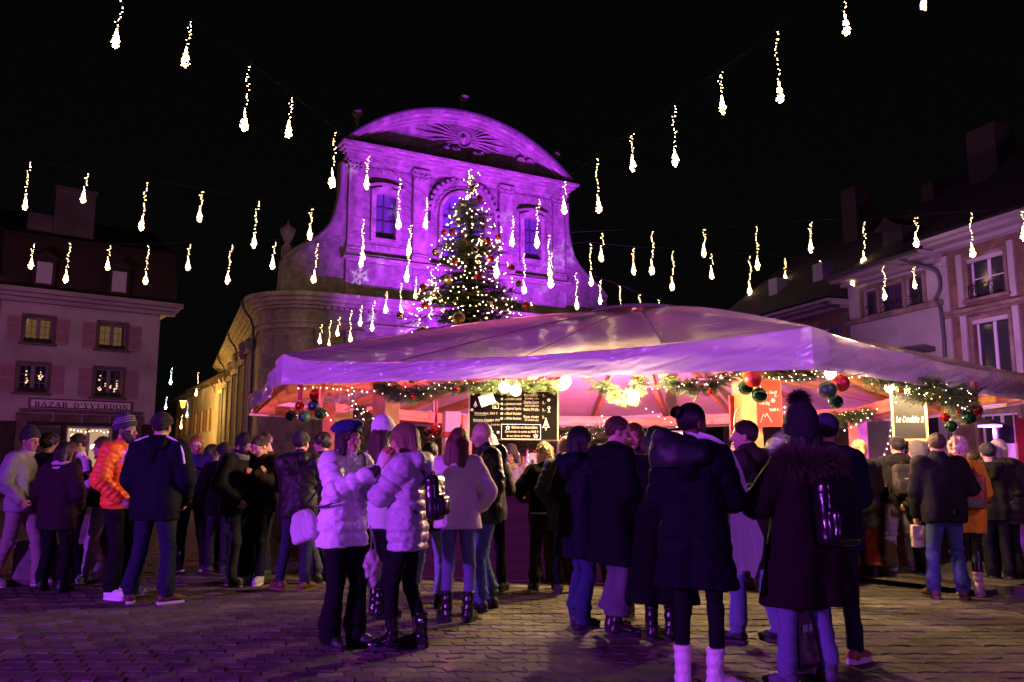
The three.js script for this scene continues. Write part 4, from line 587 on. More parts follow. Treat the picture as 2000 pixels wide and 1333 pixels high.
// ---------------------------------------------------------------- greenery: needle sprays for the fir and the garlands
function spray(L, n, w, droop = 0.2, fan = 0.9) { // a twig with side twigs, all set with flat needles
  const pos = [], idx = [];
  const needle = (p, d, l) => { const s = V().crossVectors(d, V(rnd(-1, 1), 1, rnd(-1, 1))).normalize().multiplyScalar(w), k = pos.length / 3, e = p.clone().addScaledVector(d, l); for (const q of [p.clone().sub(s), p.clone().add(s), e]) pos.push(q.x, q.y, q.z); idx.push(k, k + 1, k + 2); };
  const twig = (a, b, m) => { const d = b.clone().sub(a), len = d.length(); d.normalize(); for (let i = 0; i < m; i++) { const t = i / m, p = a.clone().lerp(b, t); const s = V().crossVectors(d, V(0, 1, 0)).normalize().multiplyScalar(i & 1 ? 1 : -1).add(V(0, rnd(-0.5, 0.7), 0)).multiplyScalar(0.85).addScaledVector(d, 0.75).normalize(); needle(p, s, len * 0.16 + 0.03); } needle(b, d, 0.05); const s = V().crossVectors(d, V(0, 1, 0)).normalize().multiplyScalar(w * 0.8), k = pos.length / 3; for (const q of [a.clone().sub(s), a.clone().add(s), b]) pos.push(q.x, q.y, q.z); idx.push(k, k + 1, k + 2); };
  const end = V(0, -droop * L, L); twig(V(0, 0, 0), end, n);
  for (let i = 1; i < 6; i++) { const t = i / 6.5, p = V(0, 0, 0).lerp(end, t), l = L * fan * (1 - t) * 0.62 + 0.05; for (const s of [-1, 1]) twig(p, p.clone().add(V(s * l * 0.8, -droop * l * 0.6 + rnd(-0.05, 0.05) * L, l * 0.62)), Math.max(5, Math.round(n * 0.55 * (1 - t * 0.5)))); }
  const g = new THREE.BufferGeometry(); g.setAttribute('position', new THREE.BufferAttribute(new Float32Array(pos), 3)); g.setIndex(idx); g.computeVertexNormals(); g.setAttribute('uv', new THREE.BufferAttribute(new Float32Array(pos.length / 3 * 2), 2)); return g;
}
const firM = [M([0.13, 0.17, 0.05], 0.55), M([0.17, 0.21, 0.06], 0.55), M([0.09, 0.12, 0.04], 0.6)];
const ledWarm = glow([1.0, 0.68, 0.3], 24);
function bauble(label, p, r, c, o = {}) { // glass ball with its cap and loop; ribbon if it hangs from one
  const t = thing('bauble', label, 'bauble', [p.x, p.y, p.z], rnd(6), o.group), m = M(c, o.rough ?? 0.12, { metalness: o.metal ?? 0.85, clearcoat: 0.6, clearcoatRoughness: o.rough ?? 0.08 });
  part('ball', sph(r, 0, 0, 0, 28, 20), m, t); part('bauble_cap', [cyl(r * 0.17, r * 0.19, r * 0.22, 0, r * 1.06, 0, 12), new THREE.TorusGeometry(r * 0.1, r * 0.025, 6, 12).translate(0, r * 1.24, 0)], M([0.75, 0.6, 0.35], 0.3, { metalness: 1 }), t);
  if (o.ribbon) part('ribbon', [bar(V(-0.012, r * 1.2, 0), V(-0.035, r * 1.2 + o.ribbon, 0.01), 0.045, 0.003), bar(V(0.012, r * 1.2, 0), V(0.04, r * 1.2 + o.ribbon, 0), 0.045, 0.003)], M([0.42, 0.012, 0.02], 0.5, { sheen: 0.5 }), t);
  return t;
}
{
  srand(91);
  const base = at(918, 900, 27), tip = at(920, 335, 27), H = tip.y, ledTree = glow([1.0, 0.66, 0.26], 64), t = thing('christmas_tree', 'tall decorated fir tree glittering with lights in front of the church', 'christmas tree', [tip.x, 0, tip.z]);
  part('trunk', lathe([[0.17, 0], [0.15, H * 0.3], [0.08, H * 0.7], [0.015, H * 0.985], [0, H]], 10), M([0.05, 0.03, 0.02], 0.9, { map: T.wood }), t);
  const variants = [0, 1, 2, 3].map(() => spray(1, 34, 0.021, 0.14)); const crowns = [[], [], []], leds = [], tips = [];
  const radius = (y) => { const k = clamp((H - y) / (H - 2.6)); return 0.1 + 3.6 * Math.pow(k, 0.96); };
  for (let y = 2.4, i = 0; y < H - 0.1; y += 0.018 + 0.010 * (1 - (H - y) / H), i++) {
    const a = i * 2.39996 + rnd(0.5), tier = 0.5 + 0.5 * Math.sin((H - y) * 5.2), R = radius(y) * (0.55 + 0.45 * tier) * rnd(0.5, 1.22), up = 0.25 * clamp(1 - (H - y) / 4) ;
    const m = new THREE.Matrix4().makeRotationY(a).multiply(new THREE.Matrix4().makeRotationX(0.08 - up * 2 + rnd(-0.13, 0.13))).setPosition(0, y, 0), S = Math.max(0.2, R);
    crowns[i % 3].push(variants[i & 3].clone().scale(S * 1.1, S * 0.8, S).applyMatrix4(m));
    for (let k = 0; k < (i % 3 ? 0 : 2); k++) { const p = V(rnd(-0.25, 0.25) * S, -0.1 * S * 0.6, S * rnd(0.5, 1.02)).applyMatrix4(m).add(V(rnd(-0.08, 0.08), rnd(-0.06, 0.1), rnd(-0.08, 0.08))); if (p.z > -1.2) leds.push(p); } tips.push(V(0, -0.14 * S * 0.6, S * 0.93).applyMatrix4(m));
  }
  crowns.forEach((c, i) => { part('crown', c, firM[i], t); });
  // strings of lights wound round the tree
  for (let i = 0; i < 520; i++) { const y = lerp(H - 0.25, 3.2, Math.pow(rnd(), 0.6)), a = rnd(-1.5, 1.5), R = radius(y) * rnd(0.62, 0.98); leds.push(V(Math.sin(a) * R, y - 0.15 * R, Math.cos(a) * R)); }
  for (let i = 0; i < 13; i++) leds.push(V(rnd(-0.07, 0.07), H - 0.9 + i * 0.08, rnd(0.08)));
  const im = put(new THREE.InstancedMesh(new THREE.IcosahedronGeometry(0.0098, 0), ledTree, leds.length)); im.name = 'tree_fairy_lights'; leds.forEach((p, i) => { const s = rnd(0.7, 1.35); im.setMatrixAt(i, new THREE.Matrix4().makeScale(s, s, s).setPosition(p.x, p.y, p.z)); }); im.position.copy(t.position); im.castShadow = false; scene.add(im); im.userData = { kind: 'stuff', label: 'warm white fairy lights wound through the fir tree', category: 'fairy lights' };
  // baubles at the places the photograph shows them
  const RED = [0.8, 0.07, 0.03], GOLD = [0.75, 0.5, 0.13], CLEAR = [0.75, 0.68, 0.62];
  for (const [u, v, r, c, w, n] of [[936, 388, 6, RED, 'red', 'near the tip'], [905, 398, 6, CLEAR, 'silver', 'left of the tip'], [883, 453, 6.5, RED, 'red', 'at the upper left'], [867, 454, 5.5, RED, 'shiny red', 'at the far upper left'], [952, 470, 6, RED, 'red', 'right of the middle'], [973, 463, 5.5, RED, 'shiny red', 'at the upper right edge'], [907, 471, 5, RED, 'half hidden red', 'in the middle'], [850, 493, 6.5, CLEAR, 'silver', 'at the left edge'], [926, 490, 6.5, CLEAR, 'silver', 'in the middle'], [887, 512, 6, RED, 'red', 'left of centre'], [959, 506, 6.5, RED, 'red', 'right of centre'], [999, 523, 6, RED, 'red', 'at the right edge'], [934, 540, 7, RED, 'large red', 'in the middle'], [874, 547, 7.5, GOLD, 'golden', 'left of the middle'], [826, 561, 6.5, RED, 'red', 'at the left edge lower down'], [1012, 554, 6, CLEAR, 'silver', 'at the right edge'], [831, 598, 7, RED, 'red', 'at the lower left'], [959, 588, 7, CLEAR, 'silver', 'at the lower right'], [1027, 597, 7, RED, 'red', 'at the lower right tip'], [896, 622, 11, GOLD, 'large golden', 'low in the middle'], [781, 617, 6.5, CLEAR, 'silver', 'on the lowest left branch'], [826, 648, 9, GOLD, 'golden', 'on the lowest left branch'], [924, 366, 4.5, GOLD, 'small golden', 'just under the tip'], [896, 434, 5, CLEAR, 'silver', 'above the middle'], [857, 580, 6, CLEAR, 'silver', 'low on the left'], [930, 640, 6, CLEAR, 'silver', 'lowest, half behind the stall roof']]) {
    const q = at(u, v, 27), dx = Math.abs(q.x - t.position.x), R = radius(q.y + 0.25), dz = Math.sqrt(Math.max(0.02, R * R * 0.95 - dx * dx)) * 0.96, p = at(u, v, 27 - dz);
    bauble(`${w} bauble ${n} of the fir tree`, p, r * p.z / -1650 * 1.12, c, { rough: w.includes('large golden') || w === 'golden' || w === 'red' ? 0.4 : 0.1, metal: w.includes('red') ? 0.25 : 0.85, group: 'baubles on the fir tree' });
  }
  // two long lower branches that reach out over the stall roof
  for (const [u, v, yaw, L] of [[800, 615, -1.9, 1.0], [1010, 610, 1.7, 1.0]]) { const p = at(u, v, 26.5); part('crown', spray(1.6, 26, 0.016, 0.25).rotateY(yaw + PI * 0).translate((p.x + t.position.x) / 2 - t.position.x, p.y, 0.8), firM[0], t); }
}
// ---------------------------------------------------------------- hanging lights over the square on their cables
{
  srand(17);
  const cordM = M([0.01, 0.01, 0.01], 0.7), ledC = glow([0.75, 0.9, 1.0], 18), drop = {};
  const geo = (long, v) => {
    const L = long ? 2.0 : 1.35, beads = [], bulb = [], cord = [V(0, 0, 0)], ico = (r, p) => new THREE.IcosahedronGeometry(r, 0).translate(p.x, p.y, p.z); srand(500 + v * 7 + (long ? 1 : 0));
    const n = long ? 30 : 19, sl = L - 0.62; for (let i = 1; i <= n; i++) { const t = i / n, p = V(0.035 * Math.sin(t * 9 + v) - 0.05 * t, -sl * t, 0.03 * Math.cos(t * 8 + v)); cord.push(p); if (i % 3 !== 1) beads.push(ico(rnd(0.010, 0.016), p.clone().add(V(rnd(-0.05, 0.05), rnd(-0.03, 0.03), rnd(-0.05, 0.05))))); }
    const b = cord[cord.length - 1]; for (let i = 0; i < 95; i++) { const t = rnd(), R = 0.118 * Math.pow(Math.sin(PI * Math.pow(t, 1.9) * 0.86 + 0.12), 1.0), a = rnd(2 * PI), rr = R * Math.sqrt(rnd()); bulb.push(ico(rnd(0.011, 0.018), V(b.x + Math.cos(a) * rr, b.y - 0.04 - t * 0.58, b.z + Math.sin(a) * rr))); }
    return { cord: tube(cord, 0.007, n, 4), beads: merge(beads), bulb: merge(bulb) };
  };
  const protos = []; for (const L of [1, 0]) for (let v = 0; v < 4; v++) protos.push([L, geo(L, v)]);
  // [u of top, v of top, v of the drop's lower end]; a row hangs on one cable
  const rows = [
    ['front left', 'W', [[243, -40, 95], [374, 38, 132], [487, 123, 256], [571, 187, 270], [655, 253, 367], [719, 303, 370], [782, 348, 448], [836, 385, 448]]],
    ['front right', 'W', [[1802, -58, 20], [1644, -70, 68], [1516, 60, 200], [1408, 138, 223], [1317, 203, 325], [1234, 258, 335], [1166, 308, 416], [1104, 350, 418], [1052, 386, 485], [1004, 420, 482], [978, 440, 545], [940, 452, 515]]],
    ['upper left', 'W', [[57, 314, 410], [172, 335, 397], [288, 352, 450], [395, 371, 433], [504, 390, 485], [609, 405, 468], [710, 427, 510], [803, 437, 497]]],
    ['lower left', 'W', [[66, 475, 526], [138, 474, 553], [215, 477, 528], [291, 479, 556], [371, 474, 528], [453, 476, 556], [538, 470, 526], [621, 473, 553], [712, 452, 522], [800, 488, 550]]],
    ['upper right', 'W', [[1998, 410, 470], [1897, 415, 503], [1790, 422, 482], [1689, 430, 519], [1584, 432, 494], [1478, 440, 528], [1376, 445, 502], [1275, 448, 537], [1177, 452, 511], [1072, 458, 540]]],
    ['lower right', 'W', [[1785, 520, 564], [1726, 517, 586], [1665, 515, 559], [1602, 508, 581], [1535, 503, 554], [1465, 497, 577], [1390, 493, 545], [1315, 487, 568], [1237, 483, 537], [1154, 475, 559], [1077, 490, 562], [1024, 492, 574]]],
    ['middle right', 'W', [[1126, 530, 605], [1173, 545, 595], [1211, 558, 622], [1250, 574, 618], [1287, 585, 640], [1320, 597, 640], [1348, 604, 655]]],
    ['low church side', 'W', [[629, 632, 672], [646, 625, 682], [664, 617, 657], [686, 605, 668], [707, 595, 637], [731, 585, 647], [756, 568, 612], [784, 552, 616], [814, 540, 584], [846, 523, 596]]],
    ['side street', 'C', [[336, 717, 752], [326, 774, 800], [368, 778, 816], [489, 732, 760]]],
    ['side street, warm', 'W', [[388, 726, 774], [440, 728, 761], [405, 780, 804], [356, 808, 838]]],
  ];
  const names = ['one', 'two'];
  for (const [where, col, list] of rows) {
    const tops = [];
    list.forEach(([u, v, vb], i) => {
      const dist = (d) => { const a = at(u, v, d), b = at(u, vb, d); return a.y - b.y; }, px = vb - v, nb = list[i + 1] ?? list[i - 1], long = where.startsWith('side') ? px > 36 : px > (nb[2] - nb[1]) * (list[i + 1] ? 1.0 : 1.0) || (i > 0 && px > (list[i - 1][2] - list[i - 1][1]) * 1.08), L = long ? 2.0 : 1.35, d = Math.min(clamp(L / dist(1), 12, where.startsWith('side') ? 75 : u < 340 ? 33.5 : u < 900 ? 35.5 : 41), u > 1000 ? 12.2 * FOC / (u - 1000) : 99);
      const p = at(u, v, d), pr = protos[(long ? 0 : 4) + Math.floor(rnd(4))][1]; tops.push(p);
      const t = thing('hanging_light', `${where.startsWith('side street') && col === 'C' ? 'cool white' : 'warm'} ${long ? 'long' : 'short'} drop of tiny lights, ${['first', 'second', 'third', 'fourth', 'fifth', 'sixth', 'seventh', 'eighth', 'ninth', 'tenth', 'eleventh', 'twelfth'][i]} on the ${where} cable`, 'hanging light', [p.x, p.y, p.z], rnd(-0.5, 0.5), 'drops of lights hung over the square');
      t.rotation.z = rnd(-0.02, 0.05) * (u < 1000 ? -1 : 1); const m = col === 'C' ? ledC : ledWarm, k = clamp(dist(d) / L, 0.45, 1.25); t.scale.set(Math.min(1, k + 0.1), k, Math.min(1, k + 0.1));
      part('cord', pr.cord, cordM, t); part('led_string', pr.beads, m, t).userData.kind = 'stuff'; part('led_drop', pr.bulb, m, t).castShadow = false;
    });
    if (!where.startsWith('side')) { const n = tops.length, e0 = tops[0].clone().multiplyScalar(2).sub(tops[1]), e1 = tops[n - 1].clone().multiplyScalar(2).sub(tops[n - 2]); const o = part('light_cable', tube([e0, ...tops, e1].map((p) => p.clone().add(V(0, 0.03, 0))), 0.007, (n + 2) * 4, 4), M([0.015, 0.014, 0.015], 0.8), scene); tag(o, `thin dark cable carrying the ${where} row of hanging lights`, 'cable', 'cables over the square'); }
  }
}
// ---------------------------------------------------------------- the round stall: wooden posts and rafters under a vinyl roof
const C0 = V(2.15, 0, -16.6), HEM = 2.4, eaveP = [atY(549, 751, HEM), atY(1590, 722, HEM), V(8.55, HEM, -13.85), V(9.25, HEM, -19.3), V(4.4, HEM, -23.9), V(-2.2, HEM, -22.8), V(-5.43, HEM, -17.5)], TOPY = [2.78, 2.87, 2.84, 2.85, 2.85, 2.85, 2.84], NE = 7;
const apex = at(1245, 612, 16.8);
const inset = (p, d) => { const q = V(C0.x - p.x, 0, C0.z - p.z), L = q.length(); return V(p.x + q.x / L * d, p.y, p.z + q.z / L * d); };
const pineC = [0.62, 0.39, 0.18], pine = wood(pineC, 0.55), pineD = wood([0.6, 0.34, 0.15], 0.6), ply = M([0.45, 0.27, 0.14], 0.55, { map: T.wood }), vinyl = M([0.52, 0.44, 0.40], 0.95, { bumpMap: T.ripple, bumpScale: 0.02, transmission: 0.14, thickness: 0, clearcoat: 0.5, clearcoatRoughness: 0.17 }), vinylV = M([0.68, 0.63, 0.65], 0.95, { transmission: 0.05, thickness: 0, clearcoat: 1, clearcoatRoughness: 0.17 });
const stall = thing('market_bar', 'large round wooden market bar under a pale vinyl tent roof', 'market stall', [0, 0, 0]);
const edgeTop = (i, t) => { // height of the valance's upper edge along edge i
  if (i === 0) { const k = [[0, 2.78], [0.05, 2.70], [0.13, 2.655], [0.3, 2.635], [0.5, 2.645], [0.68, 2.70], [0.82, 2.755], [0.93, 2.82], [1, 2.87]]; for (let j = 1; j < k.length; j++) if (t <= k[j][0]) return lerp(k[j - 1][1], k[j][1], (t - k[j - 1][0]) / (k[j][0] - k[j - 1][0])); return 2.87; }
  const a = TOPY[i], b = TOPY[(i + 1) % NE]; return lerp(a, b, t) - (i === 1 ? 0.10 : 0.16) * Math.pow(4 * t * (1 - t), 0.8);
};
function gridGeo(n, m, fn, us = 1, vs = 1) { const pos = [], uv = [], idx = []; for (let j = 0; j <= m; j++) for (let i = 0; i <= n; i++) { const p = fn(i / n, j / m); pos.push(p.x, p.y, p.z); uv.push(i / n * us, j / m * vs); } for (let j = 0; j < m; j++) for (let i = 0; i < n; i++) { const a = j * (n + 1) + i; idx.push(a, a + 1, a + n + 1, a + 1, a + n + 2, a + n + 1); } const g = new THREE.BufferGeometry(); g.setAttribute('position', new THREE.BufferAttribute(new Float32Array(pos), 3)); g.setAttribute('uv', new THREE.BufferAttribute(new Float32Array(uv), 2)); g.setIndex(idx); g.computeVertexNormals(); return g; }
const roofAt = (i, t, r) => { const a = eaveP[i], b = eaveP[(i + 1) % NE], e = a.clone().lerp(b, t); e.y = edgeTop(i, t); const p = apex.clone().lerp(e, r); p.y += 0.17 * Math.sin(PI * Math.pow(r, 0.8)) - 0.06 * Math.sin(PI * t) * Math.sin(PI * Math.pow(r, 1.2)); return p; };
for (let i = 0; i < NE; i++) {
  const a = eaveP[i], b = eaveP[(i + 1) % NE], L = a.distanceTo(b), out = V(a.x + b.x - 2 * C0.x, 0, a.z + b.z - 2 * C0.z).normalize(), front = i < 2 || i === 6;
  part('roof_panel', gridGeo(front ? 60 : 20, front ? 48 : 16, (t, s) => { const r = 0.02 + s * 0.98, p = roofAt(i, t, r); p.y += 0.006 * noise(t * 9 + i * 9, r * 16) + 0.004 * noise(t * 24, r * 30 + i) - 0.006 * Math.abs(Math.sin(t * PI * 5)); return p; }, L, 6.5), vinyl, stall);
  part('valance', gridGeo(front ? 200 : 40, front ? 20 : 6, (t, s) => { const p = a.clone().lerp(b, t), y1 = edgeTop(i, t); p.y = lerp(y1, HEM - 0.012 * Math.abs(noise(t * 14, i)), s); const ga = (1 - s) * (1 - s), rd = (a_, b_) => { const q = 1 - Math.abs(noise(a_, b_, i)) * 2.2; return q * q * q; }, w = 0.045 * noise(t * 9 + i * 7, s * 1.3) + 0.02 * noise(t * 34 + s * 8, s * 3, i) + 0.02 * rd(t * 13 + s * 2.2, s * 2) - 0.011 * rd(t * 27 - s * 3 + 9, s * 2.5) + 0.006 * rd(t * 52 + s * 5, s * 4) + 0.003 * noise(t * 90, s * 6, i) + 0.02 * ga * Math.sin(t * L * 34 + 3 * noise(t * 20)) * clamp(0.3 + noise(t * 9, i + 4)) + 0.035 * Math.sin(PI * s) + (s > 0.94 ? 0.012 : 0); const edge = Math.min(t, 1 - t), k = clamp(edge * 30); p.addScaledVector(out, (0.015 + w) * k); return p; }, L, 0.5), vinylV, stall);
  if (front) for (const f of [0, 0.25, 0.5, 0.75]) { const q = []; for (let s = 0; s <= 14; s++) { const p = roofAt(i, f, 0.08 + 0.915 * s / 14); q.push(p.add(V(0, 0.006, 0))); } part('roof_seam', tube(q, 0.006, 40, 5), vinyl, stall); }
  // beam inside the hem, rafters, posts, ring beam
  const ia = inset(a, 0.12), ib = inset(b, 0.12);
  part('eave_beam', bar(V(ia.x, 2.53, ia.z), V(ib.x, 2.53, ib.z), 0.07, 0.18), pine, stall);
  const pa = inset(a, 1.75), pb = inset(b, 1.75);
  if (i > 1 && i < 6) part('ring_beam', bar(V(pa.x, 2.5, pa.z), V(pb.x, 2.5, pb.z), 0.1, 0.24), i === 3 || i === 4 ? pine : pineD, stall);
  const ra = inset(a, 0.2); ra.y = TOPY[i] - 0.14; part('rafter', [bar(ra, V(apex.x, apex.y - 0.35, apex.z).lerp(ra, 0.45).add(V(0, -0.17, 0)), 0.11, 0.22), bar(V(apex.x, apex.y - 0.35, apex.z).lerp(ra, 0.45).add(V(0, -0.17, 0)), V(apex.x, apex.y - 0.2, apex.z).lerp(ra, 0.03), 0.11, 0.22)], pine, stall);
  for (const f of front ? [0.25, 0.5, 0.75] : [0.33, 0.67]) { const e = a.clone().lerp(b, f); e.y = edgeTop(i, f) - 0.16; const mid = V(apex.x, apex.y - 0.3, apex.z).lerp(e, 0.5); mid.y = roofAt(i, f, 0.5).y - 0.16; const r = inset(e, 0.25); r.y = e.y; part('rafter', [bar(r, mid, 0.08, 0.18), bar(mid, V(apex.x, apex.y - 0.25, apex.z).lerp(e, 0.06), 0.08, 0.18)], pine, stall); }
  if (i !== 4) part('post', rbx(0.28, 2.62, 0.28, 0.012, 0, 0, 0).rotateY(-Math.atan2(C0.z - a.z, C0.x - a.x)).translate(pa.x, 1.31, pa.z), pine, stall);
  // lacing that ties the hem to the beam
  if (front) { const pts = []; const n = Math.round(L / 0.22); for (let k = 0; k <= n * 2; k++) { const p = ia.clone().lerp(ib, k / (n * 2)); pts.push(V(p.x, k & 1 ? 2.56 : 2.46, p.z).addScaledVector(out, -0.045)); } const g = []; for (let k = 0; k < pts.length - 1; k++) g.push(tube([pts[k], pts[k + 1]], 0.006, 1, 4)); part('lacing_cord', g, M([0.03, 0.028, 0.03], 0.8), stall); }
}
part('roof_cap', [lathe([[1.0, -0.06], [0.96, 0.0], [0.6, 0.035], [0.2, 0.06], [0, 0.065]], 28).translate(apex.x, apex.y + 0.02, apex.z)], vinyl, stall);
part('king_post', cyl(0.12, 0.12, 1.2, apex.x, apex.y - 0.75, apex.z, 12), pine, stall);
// counter: boarded front with a plank top, broken by posts
{
  const cp = eaveP.map((p) => inset(p, 0.55));
  for (const i of [0, 1, 2, 5, 6]) {
    const a = cp[i], b = cp[(i + 1) % NE], L = V(a.x - b.x, 0, a.z - b.z).length(), n = Math.round(L / 1.1);
    for (let k = 0; k < n; k++) { const p = V(a.x, 0.555, a.z).lerp(V(b.x, 0.555, b.z), (k + 0.006) / n), q = V(a.x, 0.555, a.z).lerp(V(b.x, 0.555, b.z), (k + 0.994) / n); part('counter_panel', bar(p, q, 0.03, 1.09), M(k % 3 === 1 ? [0.075, 0.03, 0.014] : [0.06, 0.025, 0.012], 0.6, { map: T.wood, specularIntensity: 0.4 }), stall); }
    const o = inset(a, -0.1), q = inset(b, -0.1); part('counter_top', [bar(V(o.x, 1.13, o.z).lerp(V(C0.x, 1.13, C0.z), 0.02), V(q.x, 1.13, q.z).lerp(V(C0.x, 1.13, C0.z), 0.02), 0.5, 0.05)], pine, stall);
    part('kick_board', bar(V(a.x, 0.05, a.z).lerp(V(C0.x, 0.05, C0.z), 0.012), V(b.x, 0.05, b.z).lerp(V(C0.x, 0.05, C0.z), 0.012), 0.12, 0.1), pineD, stall);
  }
}
// inside: back bar with shelves, a white lit panel, a white lit column
{
  const bb = thing('back_bar', 'wooden back bar shelves inside the market bar behind the counter', 'shelf', [1.4, 0, -16.0]);
  part('shelf_unit', [bx(3.4, 1.0, 0.6, 0, 0.5, 0), bx(3.5, 0.05, 0.7, 0, 1.02, 0)], pineD, bb); part('shelf', bx(3.4, 0.04, 0.3, 0, 1.4, -0.15), pine, bb); for (const x of [-1.68, 0, 1.68]) part('upright', bx(0.05, 0.6, 0.3, x, 1.3, -0.15), pine, bb);
  const q = at(1306, 880, 15.2), s = thing('lit_panel', 'glaring white lit panel inside the bar behind the crowd', 'light panel', [q.x, q.y, q.z], -0.05);
  part('panel_lamp', bx(0.5, 0.62, 0.03, 0, 0.0, 0.02), glow([1, 0.82, 0.95], 3.2), s); part('panel_frame', [bx(0.56, 0.03, 0.08, 0, 0.33, 0), bx(0.56, 0.03, 0.08, 0, -0.33, 0), bx(0.03, 0.63, 0.08, 0.27, 0, 0), bx(0.03, 0.63, 0.08, -0.27, 0, 0)], M([0.1, 0.1, 0.1], 0.5), s);
  const w = at(881, 830, 13.2), c = thing('white_column', 'white column in pink light left of the blackboard menu', 'column', [w.x, 0, w.z], 0.3); part('shaft', rbx(0.24, 2.2, 0.24, 0.01, 0, 1.1, 0), M([0.8, 0.76, 0.78], 0.6), c); part('collar', rbx(0.27, 0.09, 0.27, 0.01, 0, 1.84, 0), M([0.5, 0.03, 0.03], 0.6), c);
}
// bottles on the counter beside the barman
{
  srand(71);
  const L = [[1030, 878, 0.33, [0.72, 0.45, 0.55], 'pink'], [1036, 885, 0.28, [0.05, 0.1, 0.04], 'dark green'], [1052, 888, 0.3, [0.55, 0.5, 0.52], 'clear'], [1044, 880, 0.32, [0.5, 0.05, 0.03], 'red topped'], [1022, 888, 0.24, [0.5, 0.34, 0.2], 'amber'], [1060, 890, 0.27, [0.7, 0.6, 0.62], 'frosted']];
  L.forEach(([u, v, h, c, n], i) => { const p = at(u, v, 12.1), b = thing('bottle', `${n} bottle standing on the bar behind the counter right of the barman`, 'bottle', [p.x, 1.26, -12.1 - i * 0.06], 0, 'bottles behind the counter'); part('glass_body', lathe([[0, 0], [0.038, 0.005], [0.04, h * 0.55], [0.034, h * 0.64], [0.014, h * 0.75], [0.013, h * 0.95], [0, h * 0.95]], 14), M(c, 0.12, { clearcoat: 1 }), b); part('cap', cyl(0.015, 0.015, 0.03, 0, h * 0.965, 0, 10), M([0.5, 0.05, 0.04], 0.4), b); part('bottle_label', cyl(0.0405, 0.0405, h * 0.22, 0, h * 0.3, 0, 14), M([0.7, 0.65, 0.55], 0.7), b); });
  const sh = thing('bottle_tray', 'red cloth covered tray on the counter under the bottles', 'tray', [at(1045, 922, 11.9).x, 1.16, -12.15]); part('tray_base', rbx(0.5, 0.1, 0.55, 0.03, 0, 0.05, 0), M([0.42, 0.015, 0.02], 0.8), sh);
  const tp = at(1040, 905, 11.75), k = thing('beer_tap', 'round silver beer tap on the bar counter', 'beer tap', [tp.x, 1.155, tp.z]); part('tap_column', [cyl(0.03, 0.035, 0.24, 0, 0.12, 0), cyl(0.05, 0.05, 0.015, 0, 0.01, 0)], M([0.7, 0.68, 0.7], 0.2, { metalness: 1 }), k); part('tap_badge', [new THREE.TorusGeometry(0.07, 0.018, 10, 24).translate(0, 0.3, 0), cyl(0.062, 0.062, 0.02, 0, 0, 0, 20).rotateX(PI / 2).translate(0, 0.3, 0)], M([0.75, 0.65, 0.66], 0.3, { metalness: 0.6 }), k); part('tap_handle', rbx(0.03, 0.12, 0.03, 0.01, 0, 0.24, 0.06), M([0.02, 0.02, 0.02], 0.4), k);
}
